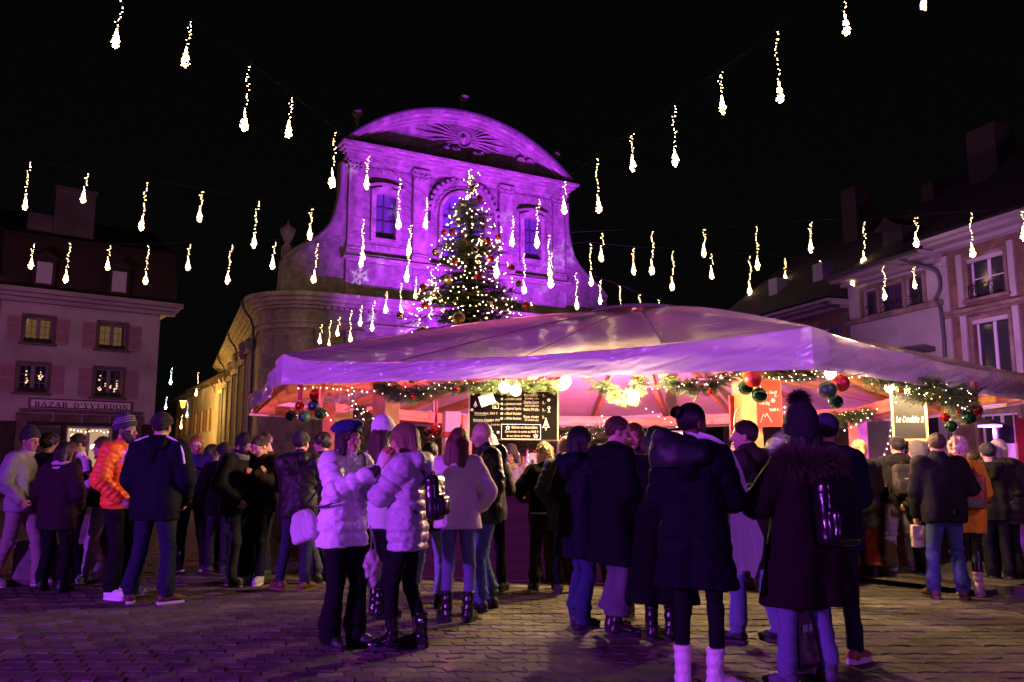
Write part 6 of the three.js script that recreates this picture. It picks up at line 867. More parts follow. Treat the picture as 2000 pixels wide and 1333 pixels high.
// a small projector on the ground before the church throws snowflakes through a cut plate
{
  const p = V(-5.6, 1.15, -27.4), t = thing('snowflake_projector', 'small projector on a stand throwing snowflakes on the church front', 'projector', [p.x, p.y, p.z]), L = V(-8.05, 0, -40), n = V(0.4935, 0, 0.8697), tg = V(-2.0, 12.0, -43.0);
  const dir = tg.clone().sub(p).normalize(), X = V().crossVectors(dir, V(0, 1, 0)).normalize(), Y = V().crossVectors(X, dir), D = 0.4, sh = new THREE.Shape(); sh.moveTo(-0.5, -0.4); sh.lineTo(0.5, -0.4); sh.lineTo(0.5, 0.4); sh.lineTo(-0.5, 0.4); sh.lineTo(-0.5, -0.4);
  for (const [u, v, r] of [[798, 578, 0.34], [789, 650, 0.42], [760, 590, 0.26], [704, 536, 0.5], [812, 630, 0.3], [1092, 503, 0.85], [1064, 560, 0.35], [686, 330, 0.4], [770, 420, 0.36], [745, 505, 0.3], [990, 420, 0.38], [1005, 585, 0.3], [728, 612, 0.28], [840, 560, 0.3]]) {
    const q = ray(u, v), k = (L.x * n.x + L.z * n.z) / (q[0] * n.x + q[2] * n.z), w = V(q[0] * k, EYE + q[1] * k, q[2] * k).sub(p), f = D / w.dot(dir), cx = w.dot(X) * f, cy = w.dot(Y) * f, R = r * f, h = new THREE.Path();
    const one = [[0.16, -0.26], [0.17, -0.07], [0.42, -0.08], [0.55, -0.32], [0.68, -0.28], [0.62, -0.09], [1, -0.07], [1, 0.07], [0.62, 0.09], [0.68, 0.28], [0.55, 0.32], [0.42, 0.08], [0.17, 0.07]];
    for (let a = 0, first = true; a < 6; a++) for (const [x, y] of one.slice(1)) { const c = Math.cos(a * PI / 3 + r * 9), s = Math.sin(a * PI / 3 + r * 9), px = cx + R * (x * c - y * s), py = cy + R * (x * s + y * c); first ? h.moveTo(px, py) : h.lineTo(px, py); first = false; }
    sh.holes.push(h);
  }
  const m = new THREE.Matrix4().makeBasis(X, Y, dir.clone().negate()).setPosition(dir.clone().multiplyScalar(D)); part('pattern_plate', extr(sh, 0.002, 0).applyMatrix4(m), M([0.01, 0.01, 0.01], 0.8), t);
  part('lamp_housing', [rbx(0.16, 0.16, 0.2, 0.02).applyMatrix4(new THREE.Matrix4().makeBasis(X, Y, dir.clone().negate()).setPosition(dir.clone().multiplyScalar(-0.13))), cyl(0.02, 0.03, 1.1, 0, -0.6, 0, 10), bx(0.5, 0.04, 0.1, 0, -1.13, 0)], M([0.02, 0.02, 0.02], 0.5), t);
  part('projector_lamp', sph(0.012, 0, 0, 0, 10, 8), glow([0.8, 0.75, 1], 8), t).castShadow = false;
  const l = new THREE.SpotLight(new THREE.Color().setRGB(0.75, 0.68, 1.0), 2400, 0, 0.62, 0.1, 2); l.name = 'projector_light'; l.position.copy(p); l.target.position.copy(tg); l.castShadow = true; l.shadow.radius = 0.06; scene.add(l, l.target);
}
// ---------------------------------------------------------------- people
const SKIN = { fair: [0.50, 0.30, 0.22], rosy: [0.52, 0.28, 0.21], olive: [0.42, 0.26, 0.17], brown: [0.16, 0.085, 0.055] };
const HAIR = { black: [0.012, 0.010, 0.010], dark: [0.028, 0.018, 0.012], brown: [0.07, 0.04, 0.022], chestnut: [0.12, 0.045, 0.02], red: [0.20, 0.055, 0.018], blond: [0.42, 0.27, 0.12], grey: [0.33, 0.31, 0.29], ginger: [0.22, 0.09, 0.035], pale: [0.55, 0.46, 0.36] };
const skinMat = new THREE.MeshPhysicalMaterial({ vertexColors: true, roughness: 0.52, specularIntensity: 0.7 });
const hairMat = (c) => M(c, 0.45, { specularIntensity: 0.7, bumpMap: T.strand, bumpScale: 0.004 });
function ik(a, t, l1, l2, pole) {
  const d = t.clone().sub(a); let L = d.length(); if (L > (l1 + l2) * 0.995) { L = (l1 + l2) * 0.995; t = a.clone().add(d.clone().setLength(L)); }
  const n = d.clone().normalize(), p = pole.clone().addScaledVector(n, -pole.dot(n)).normalize(), x = (l1 * l1 - l2 * l2 + L * L) / (2 * L), y = Math.sqrt(Math.max(0, l1 * l1 - x * x));
  return [a.clone().addScaledVector(n, x).addScaledVector(p, y), t];
}
const HANDS = { down: [0.25, 0.80, 0.06], pocket: [0.19, 0.97, 0.135], front: [0.09, 1.13, 0.3], mouth: [0.035, 1.47, 0.2], chest: [0.06, 1.25, 0.2], hold: [0.13, 1.2, 0.32], counter: [0.2, 1.12, 0.42], phone: [0.09, 1.28, 0.28], hip: [0.27, 0.95, 0.12], strap: [0.13, 1.3, 0.17] };
// o: u, v (feet in the photo) or at: [x, z]; h height; yaw degrees (0 faces the camera, 90 the camera's right, 180 away)
function person(o) {
  const label = o.label, P = o.at ? V(o.at[0], 0, o.at[1]) : o.d ? at(o.u, 900, o.d).setY(0) : atY(o.u, o.v, 0), hgt = o.h ?? (o.vt ? at(P.x / -P.z * 900 + 1000, o.vt, -P.z).y / (1.765 + ({ beanie: 0.02, slouch: 0.05, pombeanie: 0.15, beret: 0.045, cap: 0.01, hood: 0.03 }[o.hat?.[0]] ?? 0)) * 1.75 : 1.75), sc = hgt / 1.75, fem = o.sex === 'f', near = o.cell ?? (P.z > -9.6 ? 0.0125 : 0.0165);
  const t = thing('person', label, 'person', [P.x, 0, P.z], (o.yaw ?? 0) * PI / 180, o.group); t.scale.setScalar(sc);
  srand(Math.floor(P.x * 977 + P.z * 331) + 17);
  const seed = rnd(100), lean = o.lean ?? rnd(-0.01, 0.05), side = o.side ?? rnd(-0.035, 0.035), J = (x, y, z) => V(x + side * (y - 0.92) * (y > 0.92 ? 1 : 0), y, z + lean * Math.max(0, y - 0.92));
  const sw = (fem ? 0.155 : 0.176) * (o.broad ?? 1), T_ = { e: 0.022, hem: 0.78, flare: 0, k: 'plain', rough: 0.85, ...o.top };
  const e = T_.e, neck = J(0, 1.46, -0.02), chest = J(0, 1.3, -0.005), waist = J(0, 1.08, 0), hip = J(0, 0.93, -0.005), W = o.wide ?? 1;
  const arms = [0, 1].map((i) => {
    const s = i ? -1 : 1, sh = J(s * sw, 1.415, -0.015), spec = (i ? o.rh : o.lh) ?? 'down', q = typeof spec === 'string' ? HANDS[spec] : spec;
    let target = V(q[0] * (typeof spec === 'string' ? s : 1), q[1], q[2]); if (typeof spec === 'string' && q[1] > 0.9) target = J(target.x, target.y, target.z);
    const [el, wr] = ik(sh, target, 0.29, 0.255, V(s * 0.75, -0.75, -0.55));
    return { s, sh, el, wr, spec, dir: wr.clone().sub(el).normalize() };
  });
  const feet = o.feet ?? [[rnd(0.08, 0.15), rnd(-0.05, 0.09), rnd(4, 26)], [-rnd(0.08, 0.15), rnd(-0.05, 0.09), -rnd(4, 26)]];
  const legs = feet.map(([x, z, yaw], i) => { const s = i ? -1 : 1, h0 = V(s * 0.082 + side * 0, 0.9, 0), an = V(x, 0.085 + (feet[i][3] ?? 0), z), [kn] = ik(h0, an, 0.425, 0.4, V(s * 0.12, 0, 1)); return { s, h0, kn, an, yaw: yaw * PI / 180 }; });
  // bare body: one continuous figure under the clothes
  const B = new Bones(), K = fem ? 0.93 : 1;
  for (const s of [-1, 1]) { B.add(V(s * 0.05, 0.94, 0), 0.088, waist.clone().add(V(s * 0.045, 0, 0)), 0.082 * K, 0.05); B.add(waist.clone().add(V(s * 0.045, 0, 0)), 0.082 * K, chest.clone().add(V(s * 0.062, 0, 0)), 0.09 * K, 0.05); }
  B.add(J(-sw + 0.03, 1.41, -0.02), 0.05, J(sw - 0.03, 1.41, -0.02), 0.05, 0.05).add(neck, 0.055, J(0, 1.54, 0), 0.046, 0.03);
  for (const a of arms) B.add(a.sh, 0.045, a.el, 0.036, 0.03).add(a.el, 0.036, a.wr, 0.024, 0.02);
  for (const l of legs) B.add(l.h0, 0.07, l.kn, 0.045, 0.03).add(l.kn, 0.044, l.an, 0.032, 0.02).add(l.an, 0.033, l.an.clone().add(V(Math.sin(l.yaw) * 0.12, -0.04, Math.cos(l.yaw) * 0.12)), 0.024, 0.02);
  const [blo, bhi] = B.box(0.01), skinC = o.skin ?? SKIN.fair, hairC = o.hairC ?? HAIR.dark, glove = o.glove;
  const list = [sdfMesh((x, y, z) => B.eval(x, y, z), blo, bhi, 0.021, () => skinC)];
  // head
  const hy = (o.head?.[0] ?? 0) * PI / 180, hp = (o.head?.[1] ?? 0) * PI / 180, hr = (o.head?.[2] ?? rnd(-5, 5)) * PI / 180, hs = o.hs ?? 1;
  const HM = new THREE.Matrix4().makeTranslation(...J(0, 1.515, -0.005).toArray()).multiply(new THREE.Matrix4().makeRotationFromEuler(new THREE.Euler(hp, hy, hr, 'YXZ'))).multiply(new THREE.Matrix4().makeTranslation(0, 0.118, 0.02)).multiply(new THREE.Matrix4().makeScale(hs, hs, hs));
  list.push(paint(headShape(fem ? 'f' : 'm').clone(), faceColor({ skin: skinC, hairC, beard: o.beard, buzz: o.buzz, lip: o.lip })).applyMatrix4(HM));
  const gl = [];
  arms.forEach((a, i) => {
    const pose = (i ? o.rp : o.lp) ?? ({ down: 'relaxed', pocket: 'grip', front: 'grip', mouth: 'relaxed', hold: 'grip', phone: 'grip', strap: 'grip', chest: 'relaxed' }[a.spec] ?? 'relaxed');
    const y = (o.handDir?.[i] ? V(...o.handDir[i]) : a.dir.clone()).normalize(); let n = o.palm?.[i] ? V(...o.palm[i]) : a.spec === 'chest' || a.spec === 'mouth' || a.spec === 'front' || a.spec === 'hold' ? V(-a.s * 0.5, 0.1, -0.8) : V(-a.s, 0, 0.1);
    n.addScaledVector(y, -n.dot(y)).normalize(); const x = V().crossVectors(y, n);
    const m = new THREE.Matrix4().makeBasis(x, y, n).setPosition(a.wr.clone().addScaledVector(y, 0.022));
    const hs_ = fem ? 0.93 : 1.02, g = (a.s > 0 ? once('L' + pose, () => flipX(handShape(pose))) : handShape(pose)).clone().scale(hs_, hs_, hs_).applyMatrix4(m);
    if (glove) gl.push(g.scale(1, 1, 1)); else list.push(paint(g, (px, py, pz) => { const k = 0.92 + 0.1 * noise(px * 80, py * 80, pz * 80); return [skinC[0] * k * 1.02, skinC[1] * k * 0.95, skinC[2] * k * 0.93]; }));
    a.m = m;
  });
  part('body', mergeGeometries(list), skinMat, t);
  if (gl.length) for (const g of gl) part('glove', g, M(glove, 0.8), t);
  // hair, beard, hat, glasses
  const onHead = (name, g, m, l) => part(name, g.clone().applyMatrix4(HM), m, t, l);
  if (o.hair) onHead('hair', hairShape(o.hair), hairMat(hairC));
  if (o.fullBeard) onHead('beard', hairShape('beard'), hairMat(o.fullBeard === true ? hairC : o.fullBeard));
  if (o.hat) { onHead('hat', o.hatScale ? hatShape(o.hat[0]).clone().translate(0, -0.03, 0).scale(o.hatScale, o.hatScale, o.hatScale).translate(0, 0.03, 0) : hatShape(o.hat[0]), M(o.hat[1], o.hat[2] ?? 0.9, { sheen: 0.4, sheenRoughness: 0.6, sheenColor: new THREE.Color(0.3, 0.3, 0.3) }));
    if (o.hat[0] === 'pombeanie') { const pts = []; for (let i = 0; i < 2600; i++) { const n = V(rnd(-1, 1), rnd(-1, 1), rnd(-1, 1)).normalize(); pts.push([V(0, 0.222 + 0.2 * ((o.hatScale ?? 1) - 1), -0.03).addScaledVector(n, 0.026), n]); } onHead('pompom', fur(pts, 0.066, 0.0016, 0.45), M(o.hat[3] ?? o.hat[1], 0.8)); } }
  if (o.glasses) { const g = []; for (const s of [-1, 1]) { g.push(new THREE.TorusGeometry(0.021, 0.0016, 6, 20).translate(s * 0.031, -0.006, 0.098)); g.push(tube([V(s * 0.052, -0.002, 0.096), V(s * 0.08, 0.0, 0.05), V(s * 0.083, -0.005, -0.012)], 0.0016, 8, 5)); } g.push(tube([V(-0.01, -0.002, 0.1), V(0, 0.0, 0.104), V(0.01, -0.002, 0.1)], 0.0015, 6, 5)); onHead('glasses', merge(g), M(o.glasses === 'gold' ? [0.7, 0.5, 0.25] : [0.02, 0.02, 0.02], 0.25, { metalness: o.glasses === 'gold' ? 1 : 0 })); }
  // top garment
  {
    const C = new Bones(), hem = T_.hem, f = T_.flare, kk = 0.055, sl = T_.sleeve ?? 1;
    for (const s of [-1, 1]) {
      const c1 = chest.clone().add(V(s * 0.07 * (sw / 0.176) * W, 0, 0)), w1 = waist.clone().add(V(s * 0.062 * W, 0, 0)), h1 = hip.clone().add(V(s * 0.07 * W, 0, 0));
      C.add(c1, (0.098 + e) * W, w1, (0.088 + e) * W, kk).add(w1, (0.088 + e) * W, h1, (0.098 + e) * W, kk);
      if (hem < 0.85) { const low = V(s * (0.075 + f) * W, Math.min(hem - 0.02, 0.84), 0); C.add(h1, (0.098 + e) * W, low, (0.1 + e + f * 0.8) * W, kk); }
    }
    C.add(J(-sw + 0.02, 1.4, -0.02), 0.05 + e * 0.9, J(sw - 0.02, 1.4, -0.02), 0.05 + e * 0.9, 0.06);
    C.add(J(0, 1.4, -0.02), 0.075, J(0, 1.45 + 0.03 * (T_.collar ?? 1), -0.012), 0.058 + e * 0.6 + 0.004, 0.05);
    for (const a of arms) C.add(a.sh, (0.06 + e) * sl, a.el, (0.05 + e) * sl, 0.035, 1).add(a.el, (0.05 + e) * sl, a.wr.clone().addScaledVector(a.dir, 0.005), (0.036 + e * 0.7) * sl, 0.02, 2);
    if (T_.hood) { const r = T_.hood === 'big' ? 1.25 : 1; C.add(J(-0.1 * r, 1.47, -0.02), 0.042 * r, J(-0.075 * r, 1.46, -0.12), 0.052 * r, 0.03, 3).add(J(-0.075 * r, 1.46, -0.12), 0.052 * r, J(0.075 * r, 1.46, -0.12), 0.052 * r, 0.03, 3).add(J(0.075 * r, 1.46, -0.12), 0.052 * r, J(0.1 * r, 1.47, -0.02), 0.042 * r, 0.03, 3).add(J(0, 1.44, -0.14), 0.06 * r, J(0, 1.35, -0.145), 0.05 * r, 0.04, 3); }
    const q = T_.q ?? 0.075, amp = T_.k === 'puffer' ? (T_.amp ?? 0.016) : 0, fold = T_.fold ?? (T_.k === 'leather' ? 0.011 : T_.k === 'puffer' ? 0.004 : 0.008);
    const fn = (x, y, z) => {
      let d = C.eval(x, y, z); if (d > 0.08) return smax(d, hem - y, 0.012);
      const tg = C.tag, s = C.s; let g = 0;
      if (amp && tg !== 3) { const co = tg === 0 ? y + 0.006 * noise(x * 9, 3 + seed, z * 9) : s + tg * 0.03, ph = co / q - Math.floor(co / q); g = amp * (1 - Math.pow(Math.sin(PI * ph), 0.45)) + 0.35 * amp * noise(x * 26 + seed, y * 30, z * 26); }
      const arm = tg === 1 || tg === 2; g += fold * (arm ? noise(x * 10 + seed, s * 26, z * 10) : noise(x * 9 + seed, y * 7, z * 9) + 0.6 * noise(x * 22, y * 15 + seed, z * 22));
      if (T_.zip && z > 0.05 && !arm && tg !== 3) g += 0.006 * Math.exp(-((x / 0.007) ** 2));
      if (!arm && hem < 0.7) g += 0.012 * clamp((0.9 - y) * 2) * Math.sin(Math.atan2(x, z) * 7 + seed + 2 * noise(x * 6, y * 3, z * 6));
      return smax(d + g, hem - y + 0.006 * noise(x * 14 + seed, 0, z * 14), 0.012);
    };
    const [lo, hi] = C.box(0.02); lo.y = Math.max(lo.y, hem - 0.03);
    part(T_.name ?? (hem < 0.6 ? 'coat' : 'jacket'), sdfMesh(fn, lo, hi, T_.k === 'puffer' ? Math.min(near, 0.0125) : near), M(T_.c, T_.rough, T_.mat ?? { specularIntensity: T_.k === 'leather' ? 0.5 : T_.rough < 0.6 ? (T_.c[0] < 0.05 ? 0.25 : 0.6) : T_.c[0] < 0.05 ? 0.12 : 0.3, ...(T_.k === 'plain' ? { bumpMap: T.weave, bumpScale: 0.006 } : { bumpMap: T.crinkle, bumpScale: 0.009 }) }), t);
    t.userData.J = 0; delete t.userData.J;
  }
  // legs: trousers
  if (o.legs !== false) {
    const L = { c: [0.02, 0.02, 0.03], fit: 1, flare: 1, hem: o.shoes?.k === 'boot' ? 0.235 : 0.075, rough: 0.9, ...o.legs }, C = new Bones(); const F = L.fit;
    C.add(V(-0.06, 0.93, 0), 0.098, V(0.06, 0.93, 0), 0.098, 0.04);
    for (const l of legs) C.add(l.h0.clone().add(V(0, -0.02, 0)), 0.088 * F, l.kn, 0.06 * F, 0.03, 1).add(l.kn, 0.06 * F, l.an.clone().add(V(0, 0.1, -0.01)), 0.056 * F * L.flare, 0.03, 2).add(l.an.clone().add(V(0, 0.1, -0.01)), 0.056 * F * L.flare, l.an.clone().add(V(0, -0.03, 0.005)), 0.05 * F * L.flare, 0.03, 2);
    const fd = L.fold ?? 0.006, fn = (x, y, z) => { let d = C.eval(x, y, z); if (d > 0.06) return smax(d, L.hem - y, 0.008); const kn = Math.exp(-(((y - 0.5) / 0.09) ** 2)) + 1.3 * Math.exp(-(((y - 0.14) / 0.08) ** 2)) + 0.5; d += fd * kn * (noise(x * 12 + seed, y * 34, z * 12) + 0.5 * noise(x * 30, y * 50, z * 30 + seed)) ; d += 0.035 * clamp((y - T_.hem - 0.02) * 8) * (y < 1.2 ? 1 : 0); return smax(d, L.hem - y, 0.008); };
    const [lo, hi] = C.box(0.02); lo.y = Math.max(lo.y, L.hem - 0.03);
    part('trousers', sdfMesh(fn, lo, hi, near), M(L.c, L.rough, L.mat ?? { specularIntensity: L.rough < 0.5 ? 1 : L.c[0] < 0.05 ? 0.12 : 0.3, bumpMap: T.weave, bumpScale: 0.006 }), t);
  }
  // shoes
  if (o.shoes !== false) {
    const S = { k: 'sneaker', c: [0.03, 0.03, 0.035], rough: 0.55, ...o.shoes };
    for (const l of legs) {
      const m = new THREE.Group(); m.position.set(l.an.x, l.an.y - 0.085, l.an.z); m.rotation.y = l.yaw; m.name = 'shoe';
      const body = put(new THREE.Mesh(shoeShape(S.k), M(S.c, S.rough, S.mat ?? {}))); body.name = 'shoe'; body.position.copy(m.position); body.rotation.y = l.yaw; t.add(body);
      const sole = put(new THREE.Mesh(soleShape(S.chunky ? 'chunky' : 'flat'), M(S.sole ?? S.c, 0.7))); sole.name = 'sole'; body.add(sole);
    }
  }
  if (o.scarf) { const g = [], c = o.scarf; for (let i = 0; i < 2; i++) g.push(new THREE.TorusGeometry(0.083, 0.036, 10, 28).scale(1, 1, 0.9).rotateX(PI / 2 + 0.22 - i * 0.3).translate(...J(0, 1.485 - i * 0.04, 0.0).toArray())); part('scarf', merge(g), M(c, 0.95), t); }
  if (o.furTrim) { const pts = []; for (let i = 0; i < 8000; i++) { const a = rnd(0, 2 * PI), b = rnd(0, 2 * PI), R = 0.165, r = 0.055, c = V(Math.cos(a) * R, 1.47 + 0.02 * Math.sin(a), -0.07 + Math.sin(a) * R * 0.75), n = V(Math.cos(a) * Math.cos(b), Math.sin(b), Math.sin(a) * Math.cos(b)); pts.push([J(c.x, c.y, c.z).addScaledVector(n, r), n]); } part('fur_trim', fur(pts, 0.085, 0.0019, 0.5), M(o.furTrim, 0.7), t); }
  o.extra?.(t, { J, arms, HM, legs, onHead, sw });
  t.updateMatrixWorld(true);
  return { t, J, arms, HM, legs, hip, sw };
}
// something a person carries: a thing of its own in the person's frame
function carried(p, name, label, category, group) { const o = thing(name, label, category, p.t.position.toArray(), p.t.rotation.y, group); o.scale.copy(p.t.scale); return o; }
function backpack(p, label, c, rough = 0.4, o = {}) {
  const k = carried(p, 'backpack', label, 'backpack'), { s = 1, y = 1.2, z = -0.21, x = 0 } = o, J = p.J;
  const f = (X, Y, Z) => { let d = boxd(X, Y, Z, 0, 0, 0, 0.13 * s, 0.2 * s, 0.065 * s, 0.055 * s); d = smin(d, boxd(X, Y, Z, 0, -0.075 * s, -0.07 * s, 0.1 * s, 0.09 * s, 0.04 * s, 0.035), 0.015); d += 0.004 * noise(X * 20, Y * 20, Z * 20) + 0.003 * Math.exp(-(((Y - 0.1 * s) / 0.006) ** 2)); return d; };
  const m = M(c, rough), c0 = J(x, y, z);
  const body = part('bag_body', sdfMesh(f, V(-0.2, -0.28, -0.18), V(0.2, 0.28, 0.12), 0.009).rotateX(0.06).translate(c0.x, c0.y, c0.z), m, k);
  const pocket = part('front_pocket', rbx(0.15 * s, 0.1 * s, 0.012, 0.006, c0.x, c0.y - 0.075 * s, c0.z - 0.112 * s), M(c.map((v) => v * 0.8), rough), k);
  for (const q of [-1, 1]) {
    const e = 0.085;
    part('shoulder_strap', tube([J(x + q * 0.06, y + 0.15, z + 0.04), J(q * 0.1, 1.49, -0.07), J(q * 0.125, 1.475, 0.03), J(q * 0.13, 1.33, e + 0.065), J(q * 0.14, 1.15, e + 0.02), J(x + q * 0.14, y - 0.12, z + 0.09)], 0.016, 24, 6), m, k);
  }
  part('carry_loop', new THREE.TorusGeometry(0.03, 0.008, 8, 16, PI).translate(c0.x, c0.y + 0.19 * s, c0.z + 0.02), m, k);
  o.extra?.(k, c0, s);
  return k;
}
// ---------------------------------------------------------------- the crowd, from left to right
const NAVY = [0.007, 0.008, 0.015], BLACK = [0.006, 0.0055, 0.0065], JEAN = [0.06, 0.085, 0.19], JEANL = [0.20, 0.24, 0.36], DARKJ = [0.022, 0.028, 0.06], blackLegs = { c: [0.009, 0.009, 0.011] };
person({ label: 'man in a pale grey jacket and dark cap facing right at the far left', u: 30, v: 1146, vt: 830, yaw: 75, hair: 'short', hat: ['slouch', [0.02, 0.018, 0.025]], glasses: 'dark', beard: 0.25, top: { c: [0.28, 0.25, 0.31], hem: 0.83, hood: 1, e: 0.032, rough: 0.6 }, lh: 'pocket', rh: 'pocket', legs: { c: [0.3, 0.23, 0.24], fit: 1.12, fold: 0.011 }, shoes: { c: [0.3, 0.28, 0.32], sole: [0.5, 0.48, 0.5] }, feet: [[0.1, 0.2, 10], [-0.1, -0.2, -10]], head: [0, 5, 0] });
person({ label: 'dark haired woman in a dark plum coat with a speckled pale scarf, seen from behind', u: 100, v: 1156, vt: 862, yaw: 172, sex: 'f', hair: 'bob', hairC: HAIR.black, top: { c: [0.028, 0.016, 0.022], hem: 0.72, k: 'puffer', q: 0.12, amp: 0.01, e: 0.04 }, wide: 1.1, lh: 'pocket', rh: 'pocket', legs: { ...blackLegs, flare: 1.2 }, shoes: { k: 'anklet', c: BLACK }, feet: [[0.17, 0.05, 12], [-0.15, -0.03, -10]], scarf: [0.5, 0.42, 0.48], head: [0, 14, 0] });
person({ label: 'figure in black with a black cap behind the plum coated woman', u: 88, d: 10.2, vt: 843, yaw: 150, hair: 'mop', hairC: HAIR.black, hat: ['cap', BLACK], top: { c: BLACK, hem: 0.8, hood: 1 }, lh: 'pocket', rh: 'pocket' });
person({ label: 'short haired man in a white sweater with his hand at his mouth', u: 157, d: 10.6, vt: 846, yaw: -48, hair: 'short', hairC: HAIR.dark, beard: 0.15, top: { c: [0.68, 0.62, 0.7], hem: 0.85, rough: 0.95 }, rh: 'mouth', lh: 'pocket', legs: blackLegs, head: [0, 6, 0] });
person({ label: 'person in a black jacket and wide pale grey trousers with face turned left', u: 186, v: 1136, vt: 854, yaw: -62, hair: 'mop', hairC: HAIR.brown, skin: SKIN.rosy, top: { c: BLACK, hem: 0.9, k: 'plain', e: 0.035 }, lh: 'pocket', rh: 'chest', legs: { c: [0.34, 0.31, 0.37], fit: 1.18, flare: 1.75, hem: 0.03, fold: 0.009 }, shoes: { c: [0.2, 0.2, 0.22] } });
person({ label: 'bearded man in a bright orange puffer jacket and striped beanie', u: 222, v: 1168, vt: 806, yaw: 74, hair: 'short', hairC: HAIR.black, beard: 0.9, fullBeard: true, skin: SKIN.olive, hat: ['slouch', [0.035, 0.03, 0.06]], top: { c: [0.85, 0.14, 0.03], k: 'puffer', q: 0.052, amp: 0.02, hem: 0.86, hood: 1, e: 0.04, rough: 0.4, collar: 1.5 }, lh: 'pocket', rh: 'pocket', legs: { ...blackLegs, fit: 1.1, flare: 1.25 }, shoes: { c: [0.75, 0.7, 0.78], sole: [0.8, 0.78, 0.8] }, head: [12, 0, 0], extra: (t, k) => { const g = []; for (const y of [0.075, 0.1, 0.125]) g.push(new THREE.TorusGeometry(0.098 - (y - 0.075) * 0.35, 0.0045, 6, 40).scale(1, 1.16, 1).rotateX(PI / 2 - 0.25).translate(0, y, -0.026)); k.onHead('hat_stripe', merge(g), M([0.3, 0.25, 0.35], 0.9)); } });
person({ label: 'tall man in a navy jacket with white shoulder piping, seen from behind', u: 292, v: 1180, vt: 802, yaw: 176, hair: 'short', hat: ['beanie', [0.012, 0.011, 0.014]], broad: 1.12, top: { c: NAVY, hem: 0.76, hood: 1, e: 0.042, k: 'plain', rough: 0.75 }, wide: 1.06, lh: [0.22, 0.93, 0.16], rh: [-0.2, 0.95, 0.18], legs: { c: [0.018, 0.02, 0.042], fit: 1.12, flare: 1.2 }, shoes: { k: 'shoe', c: [0.075, 0.035, 0.018], sole: [0.55, 0.5, 0.5] }, feet: [[0.2, 0.02, 25], [-0.15, 0.0, -45]], extra: (t, k) => { for (const s of [-1, 1]) { const q = k.arms[s > 0 ? 0 : 1]; part('piping', tube([k.J(s * 0.09, 1.54, -0.05), k.J(s * 0.15, 1.515, -0.07), k.J(s * 0.225, 1.475, -0.08), k.J(s * 0.275, 1.385, -0.095), k.J(s * 0.305, 1.28, -0.11)], 0.0085, 24, 6), M([0.8, 0.76, 0.8], 0.5), t); } } });
person({ label: 'reddish haired man with glasses in a dark blue fleece, hand on his chest', u: 368, v: 1117, vt: 849, yaw: 12, hair: 'short', hairC: HAIR.ginger, glasses: 'dark', beard: 0.3, skin: SKIN.rosy, top: { c: [0.05, 0.05, 0.12], hem: 0.84, e: 0.03 }, lh: 'chest', rh: 'pocket', legs: blackLegs, shoes: { c: [0.03, 0.03, 0.05], sole: [0.6, 0.55, 0.6] }, feet: [[0.18, 0.02, 30], [-0.12, 0.0, -45]], head: [8, 14, 0] });
person({ label: 'dark clothed person standing in shadow behind the fleece wearing man', u: 412, d: 11.8, vt: 868, yaw: 140, sex: 'f', hair: 'bob', hairC: HAIR.black, top: { c: BLACK, hem: 0.8 }, lh: 'pocket', rh: 'pocket', shoes: { c: [0.3, 0.3, 0.34] } });
person({ label: 'person in a black hood behind the bearded man looking down', u: 434, d: 11.2, vt: 862, yaw: -150, hair: 'short', hat: ['beanie', BLACK], top: { c: BLACK, hem: 0.78, hood: 1 }, lh: 'pocket', rh: 'pocket' });
person({ label: 'dark bearded man in a black jacket looking down to the right', u: 456, v: 1143, vt: 843, yaw: 66, hair: 'mop', hairC: HAIR.black, beard: 0.75, fullBeard: true, top: { c: [0.014, 0.013, 0.018], hem: 0.82, e: 0.04, collar: 1.4, rough: 0.7 }, lh: 'phone', rh: 'pocket', legs: { c: [0.02, 0.02, 0.03], fit: 1.08 }, shoes: { c: [0.02, 0.03, 0.015], sole: [0.1, 0.12, 0.08] }, head: [6, 24, 0], scarf: [0.16, 0.14, 0.18] });
person({ label: 'man in a brown black jacket looking down, next to the bearded man', u: 500, v: 1140, vt: 848, yaw: -14, hair: 'short', hairC: HAIR.dark, skin: SKIN.rosy, top: { c: [0.03, 0.02, 0.016], hem: 0.83, hood: 1, e: 0.035 }, rh: 'pocket', lh: 'phone', legs: blackLegs, shoes: { c: [0.32, 0.3, 0.34], sole: [0.5, 0.48, 0.5] }, head: [-10, 26, 0] });
person({ label: 'short haired man in a brown jacket behind the man looking down', u: 523, d: 10.9, vt: 844, yaw: -38, hair: 'short', hairC: HAIR.dark, skin: SKIN.rosy, top: { c: [0.04, 0.024, 0.018], hem: 0.83 }, lh: 'pocket', rh: 'pocket', head: [0, 18, 0] });
person({ label: 'man in a black leather jacket and beanie seen from behind left of the stall', u: 573, v: 1154, vt: 840, yaw: 170, hair: 'short', hat: ['beanie', [0.03, 0.028, 0.03]], broad: 1.1, wide: 1.08, top: { c: [0.016, 0.015, 0.015], hem: 0.8, k: 'leather', rough: 0.5, hood: 'big', e: 0.04, fold: 0.016 }, lh: 'front', rh: 'front', legs: { c: [0.03, 0.032, 0.06], fit: 1.02 }, shoes: { k: 'shoe', c: [0.12, 0.06, 0.025], sole: [0.18, 0.1, 0.05] }, feet: [[0.17, 0.02, 60], [-0.13, 0, -20]] });
person({ label: 'dark haired man with glasses in profile behind the leather jacket man', u: 621, v: 1138, vt: 845, yaw: -100, hair: 'mop', hairC: HAIR.dark, glasses: 'dark', skin: SKIN.rosy, top: { c: [0.012, 0.012, 0.016], hem: 0.82, e: 0.035 }, lh: 'pocket', rh: 'pocket', legs: { c: [0.05, 0.05, 0.1] }, shoes: { c: BLACK } });
